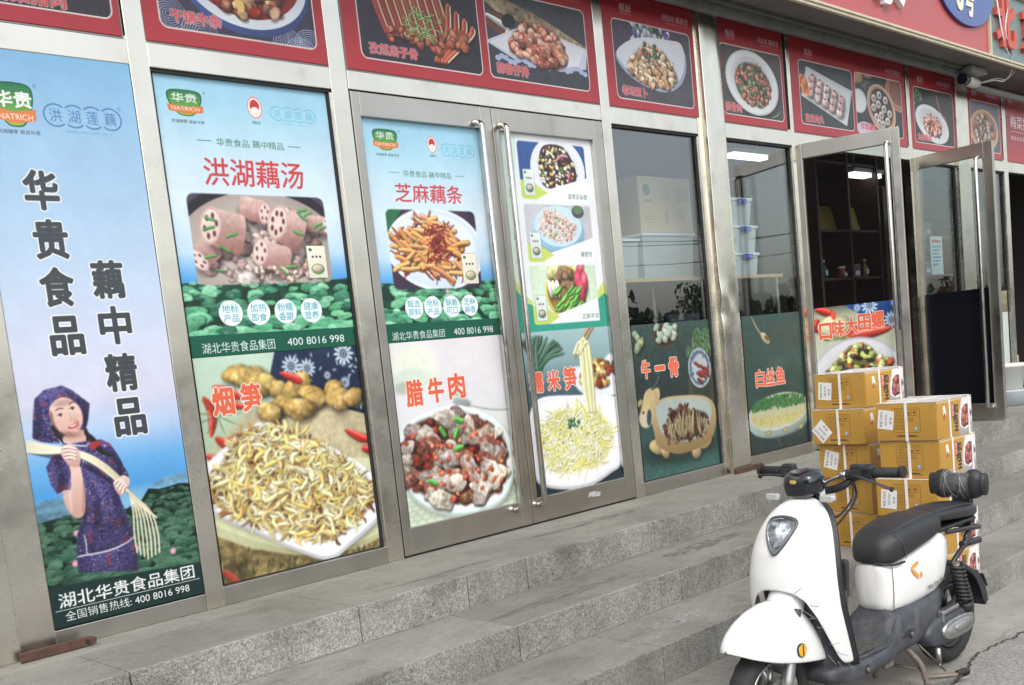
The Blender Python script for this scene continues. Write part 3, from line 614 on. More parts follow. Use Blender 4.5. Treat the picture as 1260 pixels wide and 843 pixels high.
def lotus_ad(x0, x1, zt, zb, title_z, pic, kind, bubbles, zl, bx):
    """the light-blue product poster above the green band"""
    c = Cv(x0, zb, x1, zt, 480)
    c.grad([(zb, (60, 150, 220)), (zl, (70, 156, 226)), (zl+.12, (188, 218, 240)), (zl+.3, (212, 230, 242)), (zt-.35, (196, 222, 236)), (zt-.1, (156, 208, 232)), (zt, (148, 204, 230))])
    lotus(c, x0, x1, zb+.02, zl, 150, .05, 1.0, 4)
    R = rrect(*pic, .03)
    def soup():
        c.poly(R, (70, 62, 84)); cx, cz = (pic[0]+pic[2])/2, (pic[1]+pic[3])/2-.03
        c.ell(cx, cz-.03, .44, .30, (34, 30, 38)); c.ell(cx, cz-.04, .40, .26, (192, 182, 172), tex=0) if 0 else c.ell(cx, cz-.035, .405, .265, (196, 186, 174), shade=.1, col2=(160, 146, 138))
        reg = [(cx-.28, cz-.12), (cx+.25, cz-.13), (cx+.3, cz+.1), (cx+.1, cz+.17), (cx-.12, cz+.17), (cx-.3, cz+.03)]
        chunks(c, reg, 130, [(206, 184, 174), (188, 158, 148), (166, 134, 124)], .022, tex=.4, shade=.6)
        def root(x, z, L_, R_, a, holes=6, face=1):
            """a cut length of lotus root: body, then the cut face with its ring of holes"""
            ca, sa = math.cos(a), math.sin(a); X, Z = cx+x, cz+z
            c.ell(X+.01, Z-.03, L_*.62+R_*.3, R_*1.05, (40, 26, 30), a, soft=.025, alpha=.5)
            body = [(-L_*.5, -R_*.82), (-L_*.56, -R_*.4), (-L_*.58, 0), (-L_*.56, R_*.45), (-L_*.5, R_*.86), (0, R_*.95), (L_*.5, R_*.86), (L_*.5, -R_*.82), (0, -R_*.93)]
            c.poly([(X+u*ca-v*sa, Z+u*sa+v*ca) for u, v in body], (206, 166, 156), smooth=True, g=((150, 96, 88), (226, 196, 186)), tex=.14)
            for k in range(5): t = -L_*.45+L_*.2*k; c.strand([(X+t*ca+R_*.8*sa, Z+t*sa-R_*.8*ca), (X+(t-.006)*ca, Z+(t-.006)*sa), (X+t*ca-R_*.8*sa, Z+t*sa+R_*.8*ca)], .0022, (188, 140, 130), shadow=0, alpha=.35, hi=0)
            fx_, fz = X+face*L_*.5*ca, Z+face*L_*.5*sa; c.ell(fx_, fz, R_*.55, R_*.93, (232, 208, 198), a, rim=((196, 150, 140), .93, .09), shade=.12)
            for k in range(holes): t = k*6.283/holes+.4; q = .56; c.ell(fx_+R_*.55*q*math.cos(t)*ca-R_*.93*q*math.sin(t)*sa, fz+R_*.55*q*math.cos(t)*sa+R_*.93*q*math.sin(t)*ca, R_*.085, R_*.15, (104, 54, 52), a+.2, soft=.0015)
        root(-.03, .155, .11, .05, -.25, 5); root(.26, .10, .14, .038, -.08, 4); root(-.27, -.02, .10, .055, .7, 5, -1); root(-.165, .065, .15, .085, -.28, 6, -1); root(.14, .075, .13, .085, -.45, 7, -1); root(.045, -.045, .14, .065, -.35, 5, -1)
        chunks(c, [(cx-.22, cz-.16), (cx+.1, cz-.17), (cx+.2, cz-.1), (cx-.1, cz-.07)], 44, [(214, 190, 178), (186, 150, 138), (226, 206, 192)], .012, tex=.3, shade=.5)
        for _ in range(18): x, z = cx+U(-.3, .3), cz+U(-.17, .15); a = U(-.9, .6); c.strand([(x, z), (x+.02*math.cos(a), z+.022*math.sin(a)), (x+.05*math.cos(a), z+.04*math.sin(a))], .0055, jit((74, 150, 72), 14), taper=.1, hi=.15)
        c.blob(cx-.1, cz-.13, .075, .032, (126, 108, 104), -.35, .1, .5, .3, .5, (200, 190, 184))
    def fries():
        c.poly(R, (60, 44, 66)); cx, cz = (pic[0]+pic[2])/2, (pic[1]+pic[3])/2
        c.poly([(pic[0], pic[3]), (pic[0]+.1, pic[3]), (pic[0], pic[3]-.1)], (34, 110, 66)); c.ell(cx+.01, cz-.0, .31, .20, (206, 222, 240), -.05, rim=((234, 240, 250), .96, .05)); c.ell(cx, cz+.02, .26, .15, (226, 234, 244), soft=.02)
        reg = [(cx-.23, cz-.08), (cx-.05, cz-.14), (cx+.18, cz-.11), (cx+.17, cz+.05), (cx+.02, cz+.16), (cx-.12, cz+.14), (cx-.22, cz+.04)]
        strips(c, reg, 120, [(150, 70, 36), (120, 40, 26), (180, 96, 48)], .006, .03)
        for x, z in scatter(reg, 62):
            a = U(-.9, .6); l = U(.04, .07); c.strand([(x-l*math.cos(a), z-l*math.sin(a)), (x, z+U(-.008, .008)), (x+l*math.cos(a), z+l*math.sin(a))], .0125, jit((222, 148, 82), 16), .6, .55, taper=.15, hi=.12)
        strips(c, [(cx-.06, cz-.06), (cx+.07, cz-.04), (cx+.08, cz+.1), (cx-.02, cz+.13)], 70, [(110, 20, 26), (150, 34, 30)], .0035, .022, .9)
    in_frame(c, R, soup if kind == 'soup' else fries); c.soften(1, 1)
    pouch(c, *bx)
    for x, z in bubbles: c.ell(x, z, .055, .053, (236, 242, 246), alpha=.97)
    w = x1-x0
    c.noise(.02)
    c.poly([(x0, zb-.01), (x1, zb-.01), (x1, zb+.085), (x0, zb+.09)], (14, 88, 66))
    return c
def bamboo():
    c = Cv(2.066, .075, 2.893, 1.022, 480, (176, 200, 170)); c.grad([(.1, (150, 140, 100)), (.6, (168, 186, 152)), (1.02, (190, 216, 196))])
    c.poly([(2.06, .6), (2.3, .8), (2.9, .78), (2.9, .45), (2.06, .45)], (190, 178, 140), smooth=False, soft=8, tex=.15)
    cloth(c, [(2.40, .9), (2.45, 1.03), (2.9, 1.03), (2.9, .70), (2.78, .74), (2.62, .82), (2.48, .84)], [(2.52, .955, .05), (2.60, .94, .045), (2.80, .99, .055), (2.86, .78, .05), (2.70, .9, .02), (2.79, .86, .028)])
    for k in range(26): c.ell(2.45+U(0, .42), .84+U(0, .16), .011, .004, (180, 206, 216), U(0, 3))
    ginger(c, [(2.29, .95, .5), (2.36, .9, .2), (2.42, .87, -.4), (2.48, .8, .3), (2.42, .75, -.2), (2.56, .86, .2), (2.64, .80, .1), (2.73, .82, .5), (2.79, .80, .2), (2.55, .77, 0)], .062)
    for p in (((2.09, .86), (2.12, .79), (2.10, .70)), ((2.14, .90), (2.21, .87), (2.26, .84)), ((2.12, .69), (2.16, .66), (2.20, .68)), ((2.07, .62), (2.13, .60), (2.17, .64)), ((2.15, .8), (2.2, .82), (2.27, .8)), ((2.46, .93), (2.53, .90), (2.56, .88))): chili(c, p, .019)
    for p in (((2.76, .645), (2.84, .60), (2.90, .585)), ((2.84, .55), (2.88, .54), (2.9, .53))): chili(c, p, .02)
    for k in range(9): a = k*.7; c.strand([(2.14, .78), (2.14+.12*math.cos(a), .78+.08*math.sin(a))], .002, (90, 110, 60), shadow=.2)
    # wooden board
    c.poly([(2.06, .40), (2.3, .22), (2.6, .12), (2.9, .17), (2.9, .07), (2.06, .07)], (120, 104, 60), smooth=False, tex=.5)
    c.poly([(2.06, .29), (2.2, .21), (2.42, .135), (2.6, .105), (2.78, .10), (2.9, .13), (2.9, .5), (2.06, .6)], (206, 210, 166), tex=.06)
    for k in range(7): c.strand([(2.06, .33-k*.006), (2.25, .225-k*.006), (2.45, .15-k*.004), (2.7, .12-k*.003), (2.9, .15-k*.004)], .0016, (140, 126, 80), shadow=0, alpha=.6)
    for _ in range(120): x = U(2.06, 2.9); z = U(.06, max(.07, .27-.40*(x-2.06)-.02)) if x < 2.5 else U(.06, .085); c.strand([(x, z), (x+U(-.004, .01), z+U(.015, .03))], .004, jit(pick([(96, 84, 50), (60, 56, 36), (150, 138, 84)]), 10), shadow=.3)
    chili(c, ((2.07, .14), (2.10, .11), (2.14, .07)), .016, (170, 60, 40))
    plate(c, fp('F', (88, 410), (100, 385), (190, 310), (265, 262), (365, 285), (500, 345), (628, 425), (655, 500), (655, 560), (560, 650), (490, 700), (400, 680), (250, 615), (110, 545)), k=.9)
    reg = fp('F', (100, 490), (120, 430), (180, 330), (215, 290), (290, 275), (400, 300), (480, 350), (560, 400), (620, 460), (635, 510), (560, 600), (480, 645), (390, 635), (280, 600), (180, 565))
    c.poly(reg, (92, 54, 26), smooth=True, soft=4)
    strips(c, reg, 420, [(120, 70, 30), (150, 100, 44), (96, 52, 24)], .006, .022)
    strips(c, reg, 1500, [(236, 212, 130), (244, 230, 170), (216, 184, 100), (200, 150, 66), (246, 236, 196), (170, 120, 64), (236, 222, 150), (240, 226, 160)], .0056, .021, .9, .42, .0, .7, .42)
    strips(c, reg, 230, [(248, 236, 186), (242, 224, 150), (234, 200, 110)], .0098, .032, .7, .4, .03, .55, .25)
    c.soften(1, 2); c.noise(.03); return c
def beef():
    c = Cv(3.06, .13, 3.795, 1.018, 480, (226, 226, 224)); c.grad([(.13, (206, 220, 200)), (.4, (226, 230, 222)), (.7, (222, 222, 226)), (1.02, (226, 220, 224))])
    c.ell(3.2, .9, .14, .1, (232, 240, 214), alpha=.7, soft=.05); c.ell(3.18, .84, .12, .05, (200, 220, 200), alpha=.8, soft=.02); c.ell(3.12, .8, .06, .03, (130, 150, 120), alpha=.5, soft=.02)
    for y in range(9):
        for x in range(14): c.ell(3.08+x*.055+(y % 2)*.027, .15+y*.024, .028, .015, (196, 212, 184), rim=((140, 164, 132), .9, .18), alpha=.8)
    c.strand([(3.42, .76), (3.46, .70), (3.50, .68)], .018, (170, 180, 176), hi=.4); c.ell(3.47, .7, .07, .03, (150, 162, 160), -.3, shade=.6, rim=((226, 232, 230), .9, .1)); c.strand([(3.52, .68), (3.66, .645), (3.80, .63)], .005, (176, 190, 176))
    plate(c, fp('H', (122, 520), (150, 450), (220, 410), (290, 392), (370, 410), (440, 455), (478, 540), (470, 620), (440, 680), (370, 715), (290, 725), (210, 705), (150, 645)), col=(232, 240, 240), rim=(186, 226, 214), k=.93)
    reg = fp('H', (135, 520), (170, 455), (230, 430), (300, 415), (380, 440), (445, 500), (448, 590), (430, 650), (350, 690), (250, 685), (190, 660), (145, 600))
    c.poly(reg, (58, 30, 24), smooth=True, soft=4)
    chunks(c, reg, 110, [((120, 64, 48), (70, 34, 28)), ((150, 54, 40), (96, 30, 24))], .03, tex=.4, gloss=.4)
    def slice_(x, z, r, col, a):
        n_ = 9; P = [(x+r*U(.7, 1.15)*math.cos(t)*math.cos(a)-r*.6*U(.7, 1.15)*math.sin(t)*math.sin(a), z+r*U(.7, 1.15)*math.cos(t)*math.sin(a)+r*.6*U(.7, 1.15)*math.sin(t)*math.cos(a)) for t in np.linspace(0, 6.283, n_+1)[:-1]]
        c.poly([(q[0]+.004, q[1]-.013) for q in P], (40, 18, 16), smooth=True, alpha=.65, soft=2); c.poly([(q[0], q[1]-.006) for q in P], tuple(k*.5 for k in col), smooth=True); c.poly(P, col, smooth=True, tex=.42, g=(tuple(k*.8 for k in col), tuple(min(255, k*1.15) for k in col)))
        for _ in range(5): u = U(-.6, .6)*r; c.strand([(x+u*math.cos(a)-r*.4*math.sin(a), z+u*math.sin(a)+r*.3*math.cos(a)), (x+u*math.cos(a)+r*.1, z+u*math.sin(a)), (x+u*math.cos(a)+r*.35*math.sin(a), z+u*math.sin(a)-r*.3*math.cos(a))], .0022, pick([(214, 200, 190), (90, 50, 44), (190, 172, 160)]), shadow=0, hi=0, alpha=.6)
        c.ell(x-r*.2, z+r*.2, r*.3, r*.08, (250, 244, 240), a, soft=.006, alpha=.55)
    for x, z in scatter(reg, 58): slice_(x, z, U(.05, .085), jit(pick([(170, 158, 146), (190, 178, 166), (150, 132, 118), (140, 86, 66), (160, 96, 70), (182, 170, 160)]), 12), U(-.9, .9))
    chunks(c, reg, 52, [(196, 62, 40), (180, 48, 38), (214, 96, 56)], .017, (.35, .8), tex=.2, gloss=.6)
    for x, z in scatter(reg, 60): c.ell(x, z, .0045, .003, (236, 214, 150), U(0, 3))
    for x, z, a in ((3.315, .585, -1.), (3.42, .62, -.4), (3.40, .47, .2), (3.40, .53, 1.), (3.21, .34, -.5)): c.strand([(x, z), (x+.045*math.cos(a), z+.045*math.sin(a))], .014, (80, 170, 60), taper=.2)
    c.soften(1, 2); c.noise(.03); return c
def noodles():
    c = Cv(3.935, .14, 4.645, 1.016, 480, (120, 150, 150)); c.grad([(.14, (22, 44, 56)), (.7, (70, 96, 104)), (.85, (132, 166, 170)), (1.02, (160, 190, 196))])
    for _ in range(34): a = U(.2, 2.2); c.strand([(4.0+U(-.04, .06), .8), (4.03+.1*math.cos(a), .86+.06*math.sin(a)), (4.05+.2*math.cos(a), .86+.13*math.sin(a))], .012, jit((70, 110, 84), 14), shadow=.2, alpha=.8)
    c.poly([(4.3, .80), (4.36, .66), (4.66, .63), (4.66, .86), (4.5, .8)], (228, 232, 238), smooth=True, soft=2)
    chunks(c, [(4.36, .70), (4.6, .68), (4.62, .80), (4.5, .84), (4.38, .78)], 60, [(206, 160, 80), (150, 50, 30), (110, 80, 40), (214, 186, 110)], .026, gloss=.4)
    plate(c, fp('J', (162, 440), (200, 360), (330, 345), (500, 350), (515, 420), (528, 600), (490, 645), (420, 690), (320, 712), (220, 700), (185, 660), (175, 540)), col=(236, 236, 242), k=.93)
    reg = fp('J', (225, 470), (265, 415), (350, 400), (440, 415), (492, 480), (482, 570), (420, 630), (300, 652), (240, 625), (215, 560))
    c.poly(reg, (232, 224, 130), smooth=True, soft=6)
    strips(c, reg, 520, [(240, 240, 196), (246, 246, 218), (226, 222, 150), (236, 228, 120)], .006, .034, .7, .4, .1, .25)
    for k in range(2): c.strand(fp('J', (345+k*16, 200), (375+k*16, 120), (415+k*12, 60)), .0075, (170, 124, 64))
    for k in range(26): t = U(-1, 1); c.strand(fp('J', (352+t*14, 180), (378+t*18, 115+abs(t)*20), (388+t*22, 200), (398+t*22, 300+U(-20, 20)), (410+t*18, 410)), .0075, jit((236, 238, 176), 10), .4, .3, taper=.2, hi=.1)
    for k in range(26): x, z = fp('J', (345+U(-26, 26), 455+U(-22, 26))); c.ell(x, z, .008, .006, jit((40, 92, 56), 14), U(0, 3), shade=.4)
    for x, z in scatter(reg, 14): c.ell(x, z, .005, .004, (70, 90, 40))
    c.soften(1, 2); c.noise(.03); return c
def ox_dish():
    c = Cv(4.842, .078, 5.635, 1.009, 460, (52, 72, 68)); c.grad([(.078, (66, 116, 106)), (.45, (52, 86, 80)), (.55, (40, 56, 54)), (1.01, (66, 92, 84))]); c.a *= (1+.5*(nz(N_HI, c.h, c.w)-.5))[..., None]
    c.ell(5.16, .93, .125, .075, (70, 52, 40), rim=((110, 84, 60), .9, .1)); chunks(c, [(5.06, .9), (5.27, .9), (5.26, 1.), (5.07, 1.)], 22, [(180, 206, 176), (206, 222, 200)], .03, irr=.1, tex=.1)
    chunks(c, [(4.84, .86), (4.93, .86), (4.93, .98), (4.84, .98)], 8, [(196, 210, 150), (170, 196, 160)], .03, irr=.1, tex=.1)
    for x, z in scatter([(5.35, .8), (5.63, .78), (5.63, .95), (5.45, .95)], 120): c.blob(x, z, .018, .012, jit((96, 138, 88), 22), U(0, 3), .3, .4, .1, .3)
    c.ell(5.49, .58, .15, .19, (58, 62, 52), rim=((80, 84, 66), .8, .3)); c.ell(5.48, .71, .12, .125, (206, 216, 222), rim=((70, 100, 130), .8, .12))
    for k in range(46): a = U(0, 6.3); r = U(.075, .115); c.ell(5.48+r*math.cos(a), .71+r*1.03*math.sin(a), .008, .004, (60, 90, 124), U(0, 3))
    for k in range(12): x, z = U(5.41, 5.52), U(.64, .75); chili(c, [(x, z), (x+.03, z-.012), (x+.06, z-.035)], .0115, (150, 38, 34))
    for k in range(40): x = U(5.5, 5.63); c.strand([(x-.1, .56), (x, .35)], .004, jit((60, 90, 62), 14), alpha=.7)
    BR = (216, 190, 132)
    c.ell(5.22, .24, .40, .10, (20, 36, 34), alpha=.6, soft=.05)
    for p in ((4.99, .27, .08, .045, -.3), (5.06, .23, .05, .035, -.9), (5.38, .2, .05, .06, -.9), (5.48, .24, .07, .04, .3)): c.blob(*p[:4], BR, p[4], .04, .5, .08, .4)
    c.poly([(4.95, .50), (4.97, .36), (5.0, .27), (5.2, .2), (5.5, .23), (5.6, .33), (5.61, .45), (5.5, .53), (5.2, .56), (5.05, .55)], BR, smooth=True, g=((160, 130, 80), (230, 206, 150)))
    c.poly([(4.86, .50), (4.84, .46), (4.86, .41), (4.93, .40), (4.98, .46), (5.05, .56), (5.05, .62), (4.98, .63), (4.92, .61), (4.89, .56)], (224, 198, 140), smooth=True, tex=.1)
    c.poly([(4.855, .47), (4.86, .42), (4.9, .40), (4.93, .44), (4.9, .49)], (236, 224, 196), smooth=True); c.ell(4.935, .455, .022, .05, (60, 84, 90), -.2); c.strand([(4.98, .62), (5.04, .65), (5.07, .70), (5.03, .71)], .014, (56, 78, 84), taper=.7)
    c.ell(4.885, .49, .01, .008, (40, 50, 50)); c.ell(4.86, .55, .03, .016, (206, 178, 126), .6)
    c.poly([(5.01, .51), (5.02, .40), (5.08, .32), (5.25, .27), (5.46, .29), (5.55, .38), (5.56, .46), (5.46, .52), (5.25, .54), (5.1, .54)], (196, 212, 206), smooth=True)
    reg = [(5.07, .36), (5.1, .31), (5.25, .28), (5.45, .31), (5.53, .38), (5.48, .43), (5.36, .45), (5.28, .48), (5.15, .46)]
    c.poly(reg, (56, 34, 26), smooth=True, soft=3); strips(c, reg, 170, [(96, 44, 32), (130, 70, 44), (60, 32, 26)], .007, .022)
    for k in range(44): x = U(5.1, 5.5); z = U(.29, .34); c.strand([(x, z), (x+U(-.03, .02), z+.06), (x+U(-.05, .03), z+U(.1, .15)-abs(x-5.3)*.2)], .008, jit((176, 160, 110), 16))
    c.soften(1, 2); c.a *= .82; c.noise(.03); return c
def fish_dish():
    c = Cv(5.985, .087, 6.73, 1.009, 420, (48, 70, 66)); c.grad([(.087, (44, 62, 60)), (.45, (54, 84, 78)), (1.01, (62, 96, 88))]); c.a *= (1+.25*(nz(N_HI, c.h, c.w)-.5))[..., None]
    c.strand([(6.10, 1.0), (6.16, .92), (6.2, .88)], .008, (196, 186, 130)); c.ell(6.25, .85, .06, .028, (206, 196, 140), -.6, shade=.6, rim=((240, 232, 190), .85, .15)); c.ell(6.27, .85, .03, .012, (120, 90, 40), -.6)
    for k in range(16): c.ell(6.29+U(-.01, .01), .82-k*.02, .002, .003, (210, 216, 200))
    c.ell(6.4, .66, .09, .05, (96, 130, 124), soft=.04, alpha=.4); c.strand([(6.28, .20), (6.33, .13), (6.35, .09)], .004, (150, 130, 80))
    c.ell(6.36, .25, .36, .09, (140, 180, 168), alpha=1, shade=.5); c.ell(6.36, .30, .40, .13, (182, 206, 200), .02, shade=.3); c.ell(6.36, .34, .385, .125, (222, 230, 226), .03); c.ell(6.36, .335, .35, .1, (232, 222, 150), .03)
    for x in (6.20, 6.42, 6.62): c.ell(x, .205, .04, .018, (214, 196, 120), .1, rim=((80, 120, 96), .8, .2))
    for k in range(11): x = 6.06+k*.058; c.poly([(x, .28+.002*k), (x+.05, .285+.002*k), (x+.054, .40), (x+.004, .39)], jit((226, 228, 196), 8), g=((230, 222, 140), (214, 222, 206)), smooth=True); c.strand([(x+.054, .29), (x+.056, .39)], .003, (150, 140, 80), shadow=0)
    for x, z in scatter([(6.02, .37), (6.7, .37), (6.68, .43), (6.4, .455), (6.05, .43)], 260): c.blob(x, z, .014, .010, jit((70, 142, 76), 24), U(0, 3), .3, .4, .1, .2)
    for x, z in scatter([(6.03, .25), (6.65, .24), (6.68, .3), (6.05, .32)], 60, False): c.ell(x, z, .012, .006, jit((226, 206, 90), 14), alpha=.8)
    c.soften(1, 2); c.a *= .82; c.noise(.03); return c
def three_dishes():
    """film stuck on from inside: seen from behind"""
    c = Cv(3.93, 1.016, 4.65, 2.053, 480, (206, 226, 214)); c.grad([(1.016, (216, 230, 214)), (2.06, (204, 228, 216))])
    c.poly([(3.96, 1.0), (3.96, 1.4), (3.99, 1.6), (4.04, 2.05), (4.62, 2.05), (4.655, 1.6), (4.655, 1.25), (4.4, 1.12), (4.1, 1.2)], (228, 232, 236))
    c.poly([(3.93, 1.30), (3.98, 1.22), (4.1, 1.14), (4.3, 1.12), (4.5, 1.15), (4.66, 1.30), (4.66, 1.0), (3.93, 1.0)], (196, 214, 110), smooth=False)
    c.poly([(3.93, 1.24), (4.0, 1.17), (4.2, 1.11), (4.45, 1.11), (4.66, 1.22), (4.66, 1.0), (3.93, 1.0)], (44, 158, 134))
    fr = [(4.045, 1.715, 4.57, 2.015), (4.048, 1.385, 4.575, 1.69), (4.043, 1.052, 4.572, 1.365)]
    for k, f in enumerate(fr):
        R = rrect(*f, .02, corners='1110')
        def d(k=k, f=f, R=R):
            c.poly(R, [(48, 84, 150), (190, 192, 198), (206, 226, 200)][k], tex=.06)
            if k == 0:
                c.ell(4.345, 1.875, .215, .175, (226, 230, 240)); c.ell(4.345, 1.875, .17, .14, (216, 222, 234), soft=.02)
                reg = [(4.2, 1.83), (4.24, 1.78), (4.42, 1.77), (4.48, 1.82), (4.48, 1.90), (4.40, 2.0), (4.25, 2.0), (4.2, 1.92)]
                c.poly(reg, (64, 40, 36), smooth=True); chunks(c, reg, 240, [(228, 200, 90), (236, 238, 236), (110, 140, 70), (90, 40, 40), (60, 34, 34), (226, 226, 220)], .0125, irr=.1, tex=.1, shade=.5)
                c.strand([(4.33, 1.92), (4.38, 1.95), (4.43, 1.95)], .012, (170, 110, 120)); c.strand([(4.42, 1.81), (4.45, 1.87)], .012, (150, 40, 80))
            elif k == 1:
                c.ell(4.31, 1.54, .20, .12, (90, 120, 150), soft=.01, alpha=.5); c.ell(4.305, 1.56, .20, .125, (140, 196, 222), shade=.2); c.ell(4.305, 1.575, .185, .11, (196, 222, 236)); c.ell(4.47, 1.655, .05, .035, (70, 76, 80)); c.ell(4.47, 1.665, .04, .022, (90, 130, 80))
                reg = [(4.15, 1.56), (4.25, 1.50), (4.4, 1.50), (4.44, 1.58), (4.3, 1.655), (4.2, 1.66)]
                c.poly(reg, (226, 216, 210), smooth=True); strips(c, reg, 300, [(238, 234, 230), (226, 216, 206), (214, 190, 176)], .005, .012, .5, .4, .1, .2); chunks(c, reg, 34, [(232, 150, 120), (214, 110, 80), (170, 190, 120)], .009, tex=.1)
            else:
                c.ell(4.315, 1.22, .165, .145, (206, 190, 80), shade=.3); c.ell(4.315, 1.225, .15, .13, (150, 120, 60))
                for x, z, a, cl, rx, rz in [(4.25+U(-.03, .05), 1.33+U(-.02, .02), 0, (222, 218, 150), .05, .035) for _ in range(5)]+[(4.30+U(-.05, .06), 1.29+U(-.04, .05), U(0, 3), (150, 116, 84), .04, .019) for _ in range(14)]: c.blob(x, z, rx, rz, cl, a, .1, .5, .3, .5)
                for x in (4.19, 4.22, 4.25): c.blob(x, 1.24, .018, .05, (232, 228, 216), .15, .06, .4, .08, .5)
                for x, z, a in ((4.44, 1.34, -.4), (4.42, 1.27, .1), (4.47, 1.27, 0), (4.44, 1.22, .1)): c.blob(x, z, .028, .06, (206, 70, 96), a, .06, .5, .1, .5, gloss=.3)
                for _ in range(36): x, z = U(4.2, 4.4), U(1.115, 1.22); c.strand([(x, z), (x+.025, z+.012), (x+.05, z+.035)], .0105, jit((104, 176, 70), 16))
            x0, z0, x1, z1 = f
            c.poly([(x0-.01, z0-.01), (x0-.01, z0+.09), (x0+.12, z0+.035), (x1+.01, z0+.13), (x1+.01, z0-.01)], (236, 238, 244), smooth=False); c.poly([(x0-.01, z0-.01), (x0-.01, z0+.1), (x0+.07, z0+.1), (x0+.2, z0+.035), (x0+.09, z0-.01)], (196, 214, 96))
            pouch(c, x0+.025, z0+.02, x0+.105, z0+.155, (226, 236, 232), (60, 130, 90))
        in_frame(c, R, d)
    c.soften(1, 1); c.noise(.02); return c
def snail():
    c = Cv(.0, .10, .70, 1.02, 420, (190, 196, 170)); c.grad([(.1, (226, 228, 230)), (.7, (196, 200, 180)), (.95, (176, 180, 150)), (1.03, (90, 96, 84))])
    cloth(c, [(.24, 1.03), (.7, 1.03), (.7, .80), (.52, .86), (.40, .93)], [(.46, 1.0, .07), (.63, .88, .065), (.36, .99, .03), (.66, 1.0, .03)], (34, 76, 150))
    chili(c, [(.02, 1.01), (.1, .985), (.15, .96)], .03); chili(c, [(.03, .93), (.01, .88), (.06, .84)], .03)
    c.blob(.16, .88, .14, .07, (212, 208, 160), 0, .1, .4, .15, .4); c.ell(.165, .955, .022, .035, (226, 90, 60))
    c.poly([(.2, .80), (.35, .86), (.5, .85), (.62, .83), (.5, .78), (.3, .77)], (206, 70, 50), smooth=True); chili(c, [(.3, .79), (.42, .80), (.62, .82)], .04, (206, 64, 48))
    for _ in range(20): x = U(.03, .25); c.strand([(x, .8), (x+.04, .77)], .005, jit((140, 156, 80), 14))
    c.ell(.34, .30, .46, .48, (180, 186, 196), soft=.012); c.ell(.34, .30, .45, .465, (216, 218, 224)); c.ell(.34, .3, .40, .41, (206, 209, 216), soft=.03)
    reg = [(.06, .25), (.08, .55), (.18, .63), (.28, .72), (.42, .72), (.52, .62), (.62, .58), (.62, .25)]
    c.poly(reg, (110, 110, 60), smooth=False, soft=3)
    chunks(c, reg, 230, [(206, 206, 110), (226, 226, 150), (150, 160, 70), (40, 44, 44), (52, 50, 46), (220, 90, 60), (176, 190, 110)], .027, tex=.3, gloss=.4)
    c.soften(1, 2); return c
# --- the red dish signs above: one picture each, painted at its place
def dark_bg(c, R, a=(62, 56, 62), b=(86, 80, 86)): c.poly(R, a, g=(a, b), tex=.12)
def sign_pic(f, fn, ppm=330, corners='1111'):
    c = Cv(f[0]-.02, f[1]-.02, f[2]+.02, f[3]+.02, ppm, (176, 44, 52)); c.poly(rrect(*f, .036, corners=corners), (226, 214, 210)); g = (f[0]+.006, f[1]+.006, f[2]-.006, f[3]-.006); R = rrect(*g, .03, corners=corners)
    in_frame(c, R, lambda: fn(c, R, g)); c.noise(.03); return c
def d_offal(c, R, g):
    dark_bg(c, R, (58, 54, 72), (70, 66, 84))
    for cx, cz in ((2.17, 2.38), (2.3, 2.33), (2.72, 2.33), (2.83, 2.34), (2.78, 2.3)):
        for k in range(7): c.ell(cx, cz, .012+k*.011, .010+k*.009, (120, 130, 170), alpha=.55, rim=((46, 44, 70), .5, 2)) if 0 else c.strand([(cx+(.012+k*.011)*math.cos(t), cz+(.010+k*.009)*math.sin(t)) for t in np.linspace(0, 6.28, 11)], .0018, (150, 160, 196), shadow=0, shade=0)
    c.ell(2.54, 2.56, .31, .22, (66, 84, 150), shade=.3); c.ell(2.54, 2.58, .30, .21, (214, 220, 228)); c.ell(2.54, 2.60, .27, .19, (140, 40, 30)); reg = [(2.3, 2.6), (2.35, 2.48), (2.5, 2.42), (2.68, 2.45), (2.78, 2.6), (2.6, 2.76)]
    chunks(c, reg, 110, [((150, 100, 76), (110, 60, 44)), (196, 150, 110), (120, 60, 44), (170, 40, 26)], .03, gloss=.5); c.ell(2.5, 2.46, .02, .028, (236, 196, 110), .3)
def d_ribs(c, R, g):
    dark_bg(c, R, (48, 44, 54), (62, 56, 66))
    for k in range(13):
        x = 3.2+k*.05; p = [(x-.03, 2.78), (x+.02, 2.6), (x+.07, 2.42+.01*abs(k-4))]
        if k > 8: p = [(x+.02, 2.66-.03*(k-8)), (x, 2.5), (3.56+(k-9)*.02, 2.36)]
        c.strand(p, .024, jit((150, 64, 44), 14), .7, .6, hi=.2, taper=.3); c.strand([(a+.014, b) for a, b in p], .006, (222, 180, 150), taper=.2)
    chunks(c, [(3.25, 2.42), (3.6, 2.40), (3.66, 2.46), (3.28, 2.5)], 26, MEAT, .022, gloss=.5); chunks(c, [(3.66, 2.4), (3.78, 2.42), (3.78, 2.52), (3.66, 2.5)], 14, MEAT, .03, gloss=.5)
    strips(c, [(3.38, 2.47), (3.58, 2.44), (3.6, 2.54), (3.42, 2.6)], 60, [(110, 170, 90), (150, 196, 110)], .003, .02, 1.2)
